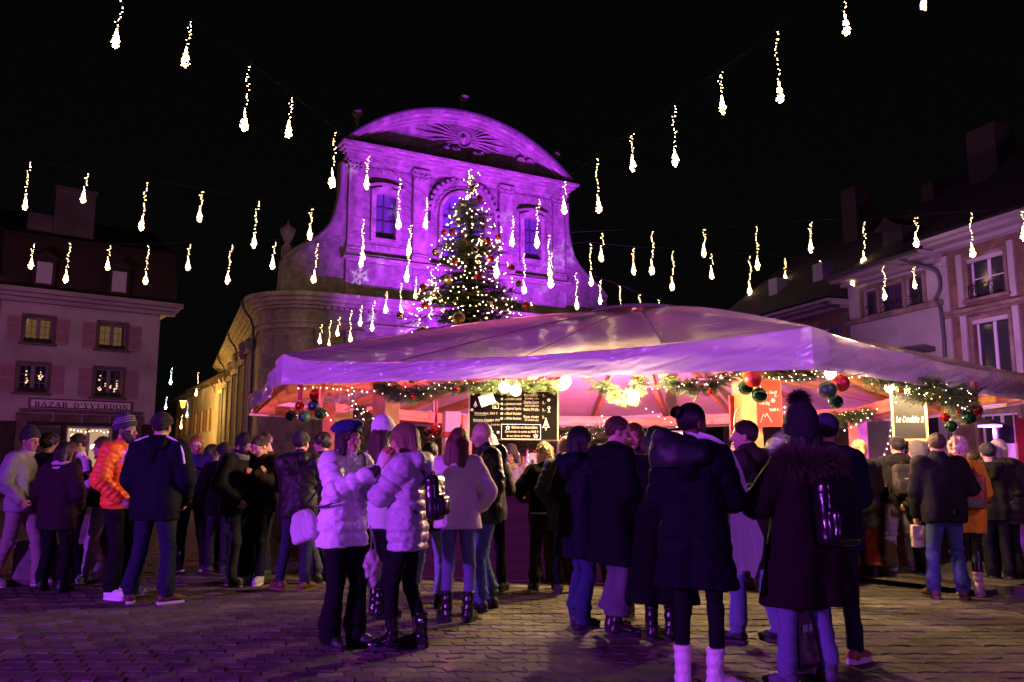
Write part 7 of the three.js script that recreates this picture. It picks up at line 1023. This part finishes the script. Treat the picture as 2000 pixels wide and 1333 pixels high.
// the two women eating in the foreground
const beretWoman = person({ label: 'woman in a white puffer coat and blue beret with glasses, mouth open', u: 662, v: 1263, vt: 812, yaw: 47, sex: 'f', hair: 'bob', hairC: HAIR.dark, hat: ['beret', [0.012, 0.022, 0.11], 0.95], glasses: 'gold', skin: SKIN.rosy, glove: [0.012, 0.011, 0.014], lip: [0.22, 0.03, 0.03], top: { c: [0.8, 0.78, 0.82], k: 'puffer', q: 0.088, amp: 0.02, hem: 0.77, hood: 'big', e: 0.04, rough: 0.45, collar: 1.7, zip: 1, flare: 0.012, name: 'puffer_coat' }, lh: [0.05, 1.31, 0.34], rh: [-0.06, 1.33, 0.36], lp: 'pinch', rp: 'grip', legs: { ...blackLegs, fit: 1.08, flare: 1.42, hem: 0.04 }, shoes: { k: 'shoe', c: [0.014, 0.012, 0.014] }, feet: [[0.11, 0.06, 25], [-0.1, 0.02, 0]], head: [4, 4, 2], cell: 0.0105 });
{ const p = beretWoman, J = p.J, k = carried(p, 'handbag', 'white shoulder bag with black strap at the hip of the beret woman', 'handbag'), m = M([0.5, 0.46, 0.5], 0.6, { bumpMap: T.crinkle, bumpScale: 0.01 }), bm = M([0.012, 0.011, 0.013], 0.5), c = J(-0.25, 0.93, -0.16);
  part('bag_body', sdfMesh((x, y, z) => { let d = boxd(x, y, z, 0, 0, 0, 0.045 + 0.02 * clamp(-y * 6), 0.13, 0.125 - 0.3 * Math.max(0, y), 0.045); return d + 0.008 * noise(x * 16, y * 12, z * 14) + 0.004 * Math.exp(-(((y - 0.06) / 0.006) ** 2)); }, V(-0.14, -0.2, -0.24), V(0.14, 0.2, 0.24), 0.009).rotateY(0.35).rotateX(-0.35).translate(c.x, c.y, c.z), m, k);
  part('strap', tube([J(-0.25, 1.08, -0.02), J(-0.225, 1.1, 0.1), J(-0.1, 1.2, 0.205), J(0.05, 1.34, 0.17), J(0.1, 1.46, 0.1), J(0.11, 1.52, 0.0), J(0.06, 1.47, -0.16), J(-0.1, 1.25, -0.19), J(-0.24, 1.09, -0.17)], 0.009, 60, 6), bm, k); part('strap_ring', new THREE.TorusGeometry(0.02, 0.004, 6, 16).translate(...J(-0.24, 1.085, 0.02).toArray()), M([0.7, 0.6, 0.4], 0.25, { metalness: 1 }), k);
  const q = carried(p, 'plastic_bag', 'crumpled clear plastic bag hanging below the white puffer coat', 'plastic bag'), b = J(0.2, 0.62, 0.14); part('film', sdfMesh((x, y, z) => ell(x, y + 0.03, z, 0, 0, 0, 0.075 - 0.12 * Math.max(0, y), 0.15, 0.06) + 0.022 * noise(x * 24, y * 18, z * 24) + 0.01 * noise(x * 60, y * 40, z * 60), V(-0.14, -0.24, -0.13), V(0.14, 0.2, 0.13), 0.011).translate(b.x, b.y, b.z), M([0.62, 0.5, 0.52], 0.22, { transparent: true, opacity: 0.72, clearcoat: 1 }), q); part('bag_handle', [tube([b.clone().add(V(-0.03, 0.08, 0)), b.clone().add(V(-0.015, 0.2, 0)), b.clone().add(V(-0.05, 0.31, 0.02))], 0.007, 10, 5), tube([b.clone().add(V(0.03, 0.08, 0)), b.clone().add(V(0.01, 0.2, 0)), b.clone().add(V(-0.05, 0.31, 0.02))], 0.007, 10, 5)], M([0.6, 0.5, 0.52], 0.3), q);
  const w = p.arms[1].m, v = V(0, 0.1, 0.03).applyMatrix4(w), f = carried(p, 'food_wrap', 'folded paper wrap of food held between the two women', 'food'); part('paper', new THREE.ConeGeometry(0.06, 0.16, 14, 1, true).rotateX(PI + 0.5).translate(v.x + 0.03, v.y + 0.07, v.z + 0.02), M([0.7, 0.52, 0.42], 0.7, { side: THREE.DoubleSide }), f); part('filling', sdfMesh((x, y, z) => ell(x, y, z, 0, 0, 0, 0.05, 0.035, 0.05) + 0.012 * noise(x * 60, y * 60, z * 60), V(-0.08, -0.07, -0.08), V(0.08, 0.07, 0.08), 0.007).translate(v.x + 0.03, v.y + 0.14, v.z + 0.06), M([0.5, 0.22, 0.09], 0.5), f); }
person({ label: 'long haired woman in a white coat and white beanie behind the beret woman', u: 738, v: 1205, vt: 810, yaw: 128, sex: 'f', hair: 'long', hairC: HAIR.brown, hat: ['slouch', [0.72, 0.68, 0.74]], top: { c: [0.66, 0.62, 0.68], hem: 0.78, e: 0.035, collar: 1.4 }, lh: 'pocket', rh: 'pocket', legs: { ...blackLegs, fit: 0.95 }, shoes: { k: 'boot', c: BLACK, rough: 0.25, chunky: 1 }, feet: [[0.12, 0.05, 10], [-0.1, -0.02, -20]], head: [-12, 0, 0] });
const packWoman = person({ label: 'blonde woman in a lilac grey puffer jacket with a black backpack facing left', u: 792, v: 1268, vt: 826, yaw: -104, sex: 'f', hair: 'bob', hairC: [0.22, 0.12, 0.075], top: { c: [0.50, 0.44, 0.52], k: 'puffer', q: 0.082, amp: 0.018, hem: 0.76, hood: 'big', e: 0.038, rough: 0.42, collar: 1.6, name: 'puffer_jacket' }, lh: [0.05, 1.27, 0.33], rh: [-0.07, 1.28, 0.34], glove: [0.03, 0.012, 0.016], lp: 'grip', rp: 'grip', legs: { ...blackLegs, fit: 0.95 }, shoes: { k: 'boot', c: BLACK, rough: 0.16, chunky: 1, mat: { clearcoat: 1 } }, feet: [[0.09, 0.1, 5], [-0.09, -0.08, -8]], head: [6, 8, 0], cell: 0.0105 });
backpack(packWoman, 'small shiny black backpack on the lilac puffer jacket', [0.012, 0.011, 0.013], 0.22, { s: 0.9, y: 1.17, z: -0.235, extra: (k, c) => { part('zip_pull', [rbx(0.012, 0.05, 0.006, 0.002, c.x + 0.05, c.y - 0.05, c.z - 0.12), rbx(0.012, 0.05, 0.006, 0.002, c.x - 0.06, c.y - 0.1, c.z - 0.118)], M([0.75, 0.72, 0.7], 0.2, { metalness: 1 }), k); } });
person({ label: 'dark haired person in jeans half hidden behind the lilac puffer jacket', u: 836, v: 1186, vt: 862, yaw: 168, sex: 'f', hair: 'short', hairC: HAIR.black, top: { c: [0.02, 0.02, 0.03], hem: 0.8 }, lh: 'pocket', rh: 'pocket', legs: { c: JEANL, fit: 1.0 }, shoes: { k: 'anklet', c: BLACK, rough: 0.3, chunky: 1 } });
person({ label: 'woman with long straight red brown hair in a pale pink jacket, seen from behind', u: 892, v: 1213, vt: 836, yaw: 172, sex: 'f', hair: 'longer', hairC: [0.11, 0.032, 0.022], top: { c: [0.58, 0.46, 0.54], hem: 0.83, e: 0.035, rough: 0.95, fold: 0.006, flare: 0.015 }, lh: [0.2, 1.02, 0.15], rh: [-0.22, 1.04, 0.14], legs: { c: [0.10, 0.105, 0.2], fit: 0.92, fold: 0.004 }, shoes: { k: 'boot', c: BLACK, rough: 0.3, chunky: 1 }, feet: [[0.1, 0.0, 35], [-0.12, -0.03, -10]], cell: 0.0115 });
person({ label: 'bald man with grey beard in a black leather jacket facing left', u: 947, v: 1192, vt: 822, yaw: -72, buzz: 0.25, hairC: [0.12, 0.1, 0.09], beard: 0.6, skin: SKIN.fair, broad: 1.04, top: { c: [0.011, 0.0105, 0.012], hem: 0.8, k: 'leather', rough: 0.42, hood: 'big', e: 0.034, fold: 0.014 }, lh: 'pocket', rh: 'down', legs: { c: JEAN, fit: 1.1, fold: 0.009 }, shoes: { k: 'shoe', c: BLACK }, head: [-8, 8, 0], feet: [[0.1, 0.08, 5], [-0.1, -0.08, -10]], cell: 0.0115 });
person({ label: 'person in a cream knitted hat behind the bald man', u: 957, d: 9.6, vt: 846, yaw: 175, sex: 'f', hair: 'long', hairC: HAIR.brown, hat: ['slouch', [0.7, 0.6, 0.48]], top: { c: [0.05, 0.04, 0.05], hem: 0.8 }, lh: 'front', rh: 'front', legs: blackLegs });
person({ label: 'barmaid in a dark beanie with long hair serving behind the counter', u: 1003, d: 12.0, vt: 866, yaw: -22, sex: 'f', hair: 'long', hairC: HAIR.dark, hat: ['slouch', [0.05, 0.045, 0.035]], skin: SKIN.fair, top: { c: [0.32, 0.24, 0.24], hem: 0.8 }, lh: 'front', rh: 'front', head: [0, 14, 0], scarf: [0.3, 0.2, 0.1] });
person({ label: 'curly blonde woman in a black jacket leaning on the counter', u: 1066, v: 1152, vt: 866, yaw: -172, sex: 'f', hair: 'curly', hairC: HAIR.blond, top: { c: BLACK, hem: 0.92, e: 0.035, collar: 1.4 }, lh: [0.27, 1.13, 0.26], rh: [-0.22, 1.15, 0.28], legs: { c: [0.022, 0.016, 0.02], flare: 1.3 }, shoes: { k: 'anklet', c: BLACK }, lean: 0.12, extra: (t) => part('shirt_hem', new THREE.TorusGeometry(0.15, 0.012, 6, 30).scale(1.15, 0.85, 1).rotateX(PI / 2).translate(0, 0.915, 0), M([0.6, 0.55, 0.62], 0.9), t) });
person({ label: 'blonde person in a grey puffer behind the dark haired woman with glasses', u: 1104, d: 9.5, vt: 853, yaw: 168, sex: 'f', hair: 'bob', hairC: HAIR.blond, top: { c: [0.05, 0.05, 0.075], k: 'puffer', hem: 0.7, hood: 1, e: 0.04 }, lh: 'pocket', rh: 'front', legs: blackLegs });
const navyWoman = person({ label: 'black haired woman with glasses in a long navy coat, arm round her neighbour', u: 1133, v: 1224, vt: 833, yaw: 128, sex: 'f', hair: 'bob', hairC: HAIR.black, glasses: 'dark', top: { c: NAVY, hem: 0.6, k: 'puffer', q: 0.14, amp: 0.008, e: 0.036, flare: 0.03, hood: 'big', rough: 0.6 }, rh: [-0.2, 1.13, 0.36], rp: 'flat', lh: 'pocket', legs: { c: [0.035, 0.045, 0.11], fit: 1.05, flare: 1.35, hem: 0.03 }, shoes: { k: 'shoe', c: [0.03, 0.03, 0.045] }, feet: [[0.08, 0.04, 10], [-0.08, -0.04, -10]], scarf: [0.33, 0.26, 0.36], head: [-14, 0, 0] });
person({ label: 'short haired person in a long black hooded coat, profile to the right', u: 1204, v: 1238, vt: 812, yaw: 112, hair: 'short', hairC: HAIR.brown, skin: SKIN.fair, top: { c: [0.006, 0.006, 0.009], hem: 0.56, e: 0.046, hood: 'big', flare: 0.035, rough: 0.75 }, lh: 'pocket', rh: 'pocket', wide: 1.06, legs: { c: [0.10, 0.085, 0.12], fit: 1.1, flare: 1.7, hem: 0.17 }, shoes: { k: 'anklet', c: [0.012, 0.011, 0.012], rough: 0.3, chunky: 1 }, feet: [[0.14, 0.05, 10], [-0.13, -0.05, -20]], head: [-22, 6, 0], cell: 0.0115 });
person({ label: 'auburn haired woman with open mouth and hand raised, behind the hooded coat', u: 1251, v: 1208, vt: 826, yaw: -26, sex: 'f', hair: 'bob', hairC: HAIR.chestnut, skin: SKIN.rosy, lip: [0.25, 0.05, 0.05], top: { c: [0.012, 0.011, 0.014], hem: 0.5, e: 0.04, collar: 1.6, flare: 0.03 }, rh: [-0.12, 1.46, 0.22], rp: 'relaxed', handDir: [null, [0.15, 1, 0.05]], lh: 'pocket', legs: blackLegs, shoes: { k: 'boot', c: [0.10, 0.045, 0.025], rough: 0.4 }, scarf: [0.02, 0.018, 0.022], head: [4, 2, 4] });
person({ label: 'person in a very long black coat left of the bun haired woman', u: 1296, v: 1250, vt: 832, yaw: 165, sex: 'f', hair: 'bob', hairC: HAIR.black, top: { c: BLACK, hem: 0.3, e: 0.045, flare: 0.05, hood: 1, collar: 1.3 }, lh: 'pocket', rh: 'pocket', legs: { ...blackLegs }, shoes: { k: 'boot', c: [0.012, 0.011, 0.012], rough: 0.25 }, feet: [[0.09, 0, 10], [-0.07, 0, -15]] });
const bunWoman = person({ label: 'tall bun haired woman in a long navy puffer coat, seen from behind', u: 1366, v: 1352, vt: 786, yaw: 158, sex: 'f', hair: 'bun', hairC: HAIR.black, skin: SKIN.brown, top: { c: [0.0065, 0.006, 0.011], k: 'puffer', q: 0.115, amp: 0.012, hem: 0.62, e: 0.043, flare: 0.028, hood: 'big', rough: 0.72, name: 'puffer_coat' }, lh: 'front', rh: [-0.08, 1.18, 0.3], legs: { ...blackLegs, fit: 0.82, fold: 0.004 }, shoes: { k: 'boot', c: [0.78, 0.7, 0.72], rough: 0.45, sole: [0.7, 0.65, 0.66], chunky: 1 }, feet: [[0.1, 0.02, 15], [-0.12, -0.02, -60]], head: [-36, 0, 0], cell: 0.0105, extra: (t, k) => { // hood standing up behind the neck, and the long pale shawl
  const J = k.J; part('hood', sdfMesh((x, y, z) => { let d = cap(x, y, z, 0.06, 1.42, -0.12, 0.1, 0.16, 1.545, -0.12, 0.058); d = smin(d, ell(x, y, z, 0.03, 1.43, -0.1, 0.19, 0.085, 0.12), 0.13); d = smin(d, ell(x, y, z, 0.14, 1.4, -0.02, 0.11, 0.08, 0.13), 0.12); return d + 0.008 * noise(x * 18, y * 18, z * 18); }, V(-0.25, 1.35, -0.32), V(0.3, 1.72, 0.05), 0.012), M([0.0065, 0.006, 0.011], 0.6, { sheen: 0.25 }), t);
  const prof = [[-0.03, 1.56, -0.15, 0.035], [-0.11, 1.53, -0.1, 0.045], [-0.175, 1.47, -0.02, 0.05], [-0.22, 1.36, 0.07, 0.05], [-0.24, 1.2, 0.2, 0.06], [-0.26, 1.02, 0.24, 0.085], [-0.29, 0.86, 0.27, 0.115], [-0.32, 0.68, 0.3, 0.15]].map((p) => [V(p[0], p[1], p[2]), p[3]]), cu = new THREE.CatmullRomCurve3(prof.map((p) => p[0])), ws = prof.map((p) => p[1]);
  part('shawl', gridGeo(44, 60, (a, b) => { const p = cu.getPoint(b), q = b * (ws.length - 1), i = Math.min(ws.length - 2, Math.floor(q)), w = lerp(ws[i], ws[i + 1], q - i), s = (a - 0.5) * 2, d = V(-0.93, 0, 0.37); return p.addScaledVector(d, s * w).add(V(-0.045 * (1 - s * s) + 0.011 * Math.sin(a * 42 + 2 * noise(b * 4, a * 2)) * (0.4 + b), 0.012 * noise(a * 8, b * 3) - (b > 0.95 ? 0.02 * Math.sin(a * 20) : 0), 0)); }), M([0.85, 0.78, 0.88], 0.95, { side: THREE.DoubleSide, sheen: 0.5, sheenColor: new THREE.Color(0.6, 0.5, 0.7) }), t); } });
person({ label: 'grey curly haired person far inside the stall left of the middle post', u: 1443, d: 12.5, vt: 862, yaw: -165, sex: 'f', hair: 'curly', hairC: HAIR.grey, top: { c: [0.25, 0.22, 0.22], hem: 0.8 }, lh: 'pocket', rh: 'pocket' });
person({ label: 'short haired man in an olive jacket and jeans breathing out a cloud, profile left', u: 1480, v: 1256, vt: 820, yaw: -128, hair: 'short', hairC: HAIR.dark, skin: SKIN.fair, broad: 1.08, top: { c: [0.04, 0.035, 0.026], hem: 0.82, e: 0.044, hood: 'big', collar: 1.8, rough: 0.75 }, wide: 1.06, lh: 'front', rh: 'pocket', legs: { c: [0.13, 0.15, 0.28], fit: 1.08, flare: 1.15, fold: 0.009 }, shoes: { k: 'shoe', c: BLACK, sole: [0.03, 0.03, 0.03] }, feet: [[0.1, 0.12, 5], [-0.12, -0.12, -15]], head: [18, -2, 0], cell: 0.0115 });
{ const c = at(1543, 905, 6.75), t = thing('breath_cloud', 'thin cloud of breath drifting behind the olive jacket man', 'breath', [c.x, c.y, c.z]); srand(5); const g = []; for (let i = 0; i < 16; i++) { const r = rnd(0.045, 0.095), a = new THREE.IcosahedronGeometry(r, 4), p = a.attributes.position, o = rnd(99); for (let k = 0; k < p.count; k++) { const n = 1 + 0.45 * noise(p.getX(k) * 18 + o, p.getY(k) * 18, p.getZ(k) * 18); p.setXYZ(k, p.getX(k) * n, p.getY(k) * n, p.getZ(k) * n); } a.computeVertexNormals(); g.push(a.translate(rnd(-0.17, 0.17), rnd(-0.13, 0.16), rnd(-0.06, 0.06))); } part('vapour', g, M([0.8, 0.8, 0.8], 1, { transparent: true, opacity: 0.13, specularIntensity: 0 }), t).castShadow = false; t.userData.kind = 'stuff'; }
person({ label: 'brown haired person in dark jeans with white soled sneakers behind the breath cloud', u: 1527, v: 1176, vt: 856, yaw: 170, sex: 'f', hair: 'bob', hairC: HAIR.brown, top: { c: [0.03, 0.026, 0.03], hem: 0.72, e: 0.035 }, lh: 'pocket', rh: 'pocket', legs: { c: [0.02, 0.018, 0.026], flare: 1.6, hem: 0.05 }, shoes: { c: [0.3, 0.2, 0.24], sole: [0.7, 0.65, 0.75], chunky: 1 } });
const furWoman = person({ label: 'woman in a dark fur hooded coat and bobble hat, seen from behind', u: 1588, v: 1342, vt: 772, yaw: -160, sex: 'f', hair: 'long', hairC: HAIR.black, hat: ['pombeanie', [0.012, 0.011, 0.012], 0.95, [0.02, 0.017, 0.016]], top: { c: [0.014, 0.0065, 0.009], hem: 0.53, e: 0.052, flare: 0.045, hood: 'big', rough: 0.85, fold: 0.009 }, wide: 1.16, broad: 1.1, furTrim: [0.075, 0.045, 0.03], hatScale: 1.16, lh: [0.2, 1.24, 0.3], lp: 'grip', rh: [-0.3, 0.77, 0.05], legs: { c: [0.13, 0.125, 0.26], fit: 1.05, fold: 0.006 }, shoes: { k: 'anklet', c: [0.07, 0.06, 0.1], rough: 0.6 }, feet: [[0.2, 0.0, 20], [-0.15, 0.02, -15]], cell: 0.0105, extra: (t) => { const g = []; srand(6); for (let i = 0; i < 46; i++) { const a = rnd(2 * PI), y = rnd(0.04, 0.2), r = 0.112 * Math.sqrt(Math.max(0.05, 1 - ((y - 0.06) / 0.16) ** 2)); g.push(new THREE.OctahedronGeometry(0.0028).translate(Math.sin(a) * r, 1.633 + y, -0.01 + Math.cos(a) * r)); } part('hat_sequin', g, M([0.8, 0.78, 0.75], 0.15, { metalness: 1 }), t).userData.kind = 'stuff'; } });
backpack(furWoman, 'shiny black backpack on the dark fur hooded coat', [0.011, 0.010, 0.011], 0.2, { s: 1.12, y: 1.14, z: -0.26, x: -0.04 });
person({ label: 'man in a navy cap and navy coat in front of the fur hooded woman', u: 1644, v: 1296, vt: 804, yaw: 176, hair: 'short', hairC: HAIR.dark, skin: SKIN.rosy, hat: ['cap', [0.03, 0.028, 0.07]], top: { c: [0.016, 0.017, 0.034], hem: 0.78, hood: 'big', e: 0.035 }, lh: 'front', rh: 'front', legs: { c: [0.02, 0.02, 0.026] }, shoes: { k: 'shoe', c: [0.26, 0.12, 0.055], sole: [0.65, 0.6, 0.55], chunky: 1 }, feet: [[0.1, 0.02, 15], [-0.1, 0, -50]] });
{ // printed shopping bag on the ground
  const p = atY(1622, 1322, 0), t = thing('shopping_bag', 'tall printed shopping bag standing behind the fur hooded woman\'s legs', 'bag', [p.x, 0, p.z - 0.45], 0.62), w = 0.36, h = 0.47, d = 0.17;
  const fr = canvasTex(256, 334, (x, a, b) => { x.fillStyle = '#4a4548'; x.fillRect(0, 0, a, b); srand(12); for (let i = 0; i < 60; i++) { x.fillStyle = ['#6d4a6e', '#5a6e3c', '#8a8580', '#3c3438', '#7a3f5c'][Math.floor(rnd(5))]; x.globalAlpha = 0.5; x.beginPath(); x.ellipse(rnd(a), rnd(b), 14 + rnd(36), 8 + rnd(20), rnd(3), 0, 7); x.fill(); } x.globalAlpha = 1; x.fillStyle = '#d8cfe4'; x.font = 'bold 54px sans-serif'; x.fillText('M A N O R', 20, 178, 216); }), sd = canvasTex(128, 334, (x, a, b) => { x.fillStyle = '#2a2528'; x.fillRect(0, 0, a, b); x.fillStyle = '#b9a8d8'; x.font = '50px sans-serif'; x.save(); x.translate(a * 0.62, b - 16); x.rotate(-PI / 2); x.fillText('M A N O R', 0, 0, b - 60); x.restore(); });
  part('bag_side', rbx(w, h, d, 0.006, 0, h / 2, 0), M([0.09, 0.08, 0.085], 0.5), t); part('front_print', new THREE.PlaneGeometry(w - 0.01, h - 0.02).translate(0, h / 2, d / 2 + 0.003), M('#ffffff', 0.4, { map: fr }), t); part('side_print', new THREE.PlaneGeometry(d - 0.01, h - 0.02).rotateY(-PI / 2).translate(-w / 2 - 0.003, h / 2, 0), M('#ffffff', 0.4, { map: sd }), t);
  for (const z of [-1, 1]) part('bag_handle', tube([V(-0.08, h, z * d / 2), V(-0.06, h + 0.12, z * d / 2.5), V(0.06, h + 0.12, z * d / 2.5), V(0.08, h, z * d / 2)], 0.008, 16, 6), M([0.05, 0.05, 0.05], 0.6), t); part('contents', sdfMesh((x, y, z) => ell(x, y, z, 0, 0, 0, 0.13, 0.08, 0.06) + 0.03 * noise(x * 20, y * 20, z * 20), V(-0.2, -0.14, -0.12), V(0.2, 0.16, 0.12), 0.012).translate(0.02, h + 0.03, 0), M([0.12, 0.17, 0.06], 0.6), t); }
person({ label: 'blonde ponytailed woman in a dark coat and rust trousers at the counter', u: 1693, v: 1138, vt: 858, yaw: 176, sex: 'f', hair: 'pony', hairC: HAIR.blond, top: { c: [0.022, 0.02, 0.022], hem: 0.66, e: 0.036, hood: 1, flare: 0.015 }, lh: 'front', rh: 'front', legs: { c: [0.24, 0.055, 0.02], fit: 1.15, flare: 1.7, hem: 0.2 }, shoes: { k: 'boot', c: BLACK } });
const jeansMan = person({ label: 'young man in a black hoodie and light grey jeans at the counter', u: 1767, v: 1128, vt: 850, yaw: 172, hair: 'short', hat: ['beanie', [0.02, 0.019, 0.018]], top: { c: [0.018, 0.017, 0.018], hem: 0.93, e: 0.045, hood: 'big', k: 'plain' }, wide: 1.05, lh: 'front', rh: 'front', legs: { c: [0.33, 0.33, 0.38], fit: 1.2, flare: 1.35, fold: 0.012 }, shoes: { c: BLACK, sole: [0.05, 0.05, 0.05] }, feet: [[0.16, 0, 10], [-0.14, 0.02, -25]] });
backpack(jeansMan, 'black backpack with a white swoosh on the young man in light jeans', [0.022, 0.021, 0.02], 0.6, { s: 1.05, y: 1.2, z: -0.24, extra: (k, c, s) => { const q = new THREE.Shape(); q.moveTo(-0.05, 0.01); q.quadraticCurveTo(-0.045, -0.025, 0.06, 0.03); q.quadraticCurveTo(-0.02, -0.005, -0.05, 0.01); part('swoosh', extr(q, 0.003, 0).rotateY(PI).translate(c.x - 0.03, c.y + 0.03, c.z - 0.074), M([0.8, 0.78, 0.75], 0.5), k); } });
person({ label: 'man in a grey hood with cap brim, profile to the left at the counter', u: 1808, v: 1132, vt: 860, yaw: -118, hair: 'short', hat: ['hood', [0.13, 0.12, 0.10]], beard: 0.35, top: { c: [0.03, 0.028, 0.026], hem: 0.8, e: 0.04, k: 'puffer' }, lh: 'pocket', rh: 'front', legs: blackLegs, extra: (t, k) => k.onHead('cap_brim', hatShape('cap'), M([0.02, 0.018, 0.018], 0.8)) });
person({ label: 'man with glasses half hidden between the hooded men, facing the camera', u: 1790, d: 11.8, vt: 874, yaw: -20, hair: 'short', glasses: 'dark', skin: SKIN.rosy, beard: 0.3, top: { c: [0.2, 0.18, 0.17], hem: 0.8 }, lh: 'pocket', rh: 'pocket' });
const bagMan = person({ label: 'short haired man in a black jacket and blue jeans holding a paper bag, from behind', u: 1857, v: 1170, vt: 845, yaw: 168, hair: 'short', hairC: HAIR.brown, skin: SKIN.rosy, broad: 1.08, top: { c: [0.016, 0.014, 0.015], hem: 0.8, e: 0.042, collar: 1.5, rough: 0.7 }, wide: 1.05, lh: [0.27, 0.8, 0.12], lp: 'grip', rh: 'pocket', legs: { c: JEAN, fit: 1.12, flare: 1.15, fold: 0.009 }, shoes: { k: 'shoe', c: [0.16, 0.08, 0.05], sole: [0.3, 0.2, 0.15] }, feet: [[0.15, 0.03, 25], [-0.13, 0, -20]] });
{ const p = bagMan, k = carried(p, 'paper_bag', 'small pink white paper bag in the hand of the black jacket man', 'paper bag'), m = p.arms[0].m, q = V(0, 0.1, 0.02).applyMatrix4(m); part('paper', sdfMesh((x, y, z) => boxd(x, y, z, 0, 0, 0, 0.07, 0.12, 0.045, 0.01) + 0.006 * noise(x * 26, y * 22, z * 26) + 0.05 * Math.max(0, y - 0.05) * 0.5, V(-0.12, -0.16, -0.1), V(0.12, 0.16, 0.1), 0.009).translate(q.x, q.y - 0.13, q.z), M([0.68, 0.5, 0.5], 0.75), k); const lt = canvasTex(128, 128, (x, w, h) => { x.fillStyle = '#c9a9a6'; x.fillRect(0, 0, w, h); x.strokeStyle = '#7a2020'; x.lineWidth = 14; x.beginPath(); x.moveTo(24, 100); x.quadraticCurveTo(40, 10, 62, 96); x.quadraticCurveTo(84, 10, 104, 100); x.stroke(); }); part('printed_mark', new THREE.PlaneGeometry(0.07, 0.07).rotateY(PI).translate(q.x, q.y - 0.15, q.z - 0.053), M('#ffffff', 0.7, { map: lt }), k); }
const mustard = person({ label: 'woman with tousled pale pink hair in a mustard yellow coat with a brown backpack', u: 1898, v: 1165, vt: 856, yaw: 155, sex: 'f', hair: 'tuft', hairC: [0.62, 0.42, 0.38], top: { c: [0.8, 0.36, 0.02], hem: 0.7, e: 0.036, hood: 1, rough: 0.85 }, lh: 'pocket', rh: 'front', legs: { c: [0.014, 0.013, 0.014], fit: 0.92, rough: 0.25 }, shoes: { k: 'boot', c: [0.6, 0.38, 0.42], sole: [0.6, 0.42, 0.45] }, feet: [[0.08, 0, 10], [-0.08, 0, -15]] });
backpack(mustard, 'brown backpack with a glittering pouch on the mustard coat', [0.32, 0.10, 0.035], 0.5, { s: 0.95, y: 1.16, z: -0.22, x: -0.1, extra: (k, c) => { part('glitter_pouch', rbx(0.16, 0.09, 0.03, 0.012, c.x, c.y - 0.12, c.z - 0.125), M([0.75, 0.72, 0.7], 0.25, { metalness: 0.9, bumpMap: T.stoneBump, bumpScale: 0.02 }), k); } });
person({ label: 'person in a dark grey beanie behind the mustard coat woman', u: 1935, d: 10.2, vt: 862, yaw: 165, hair: 'short', hat: ['beanie', [0.035, 0.033, 0.03]], top: { c: [0.02, 0.019, 0.018], hem: 0.78, hood: 1 }, lh: 'pocket', rh: 'pocket' });
person({ label: 'person in a beige hood far right behind the dark beanie', u: 1946, d: 11.4, vt: 862, yaw: 150, hair: 'short', hat: ['hood', [0.3, 0.25, 0.19]], top: { c: [0.12, 0.1, 0.08], hem: 0.78 }, lh: 'pocket', rh: 'pocket' });
person({ label: 'woman with a pale blonde bob in a dark olive puffer jacket at the right edge', u: 1972, v: 1140, vt: 858, yaw: 160, sex: 'f', hair: 'bob', hairC: HAIR.pale, top: { c: [0.035, 0.03, 0.026], k: 'puffer', q: 0.095, amp: 0.014, hem: 0.72, hood: 'big', e: 0.044, rough: 0.5 }, wide: 1.1, lh: 'pocket', rh: 'pocket', legs: { c: [0.016, 0.014, 0.014], flare: 1.3 }, shoes: { c: BLACK } });
person({ label: 'bystander in dark trousers inside the stall at the far right', u: 1918, v: 1108, vt: 880, yaw: 120, hair: 'short', top: { c: [0.02, 0.02, 0.02], hem: 0.8 }, lh: 'pocket', rh: 'pocket', legs: { c: [0.05, 0.045, 0.05] } });
renderer.render(scene, camera);
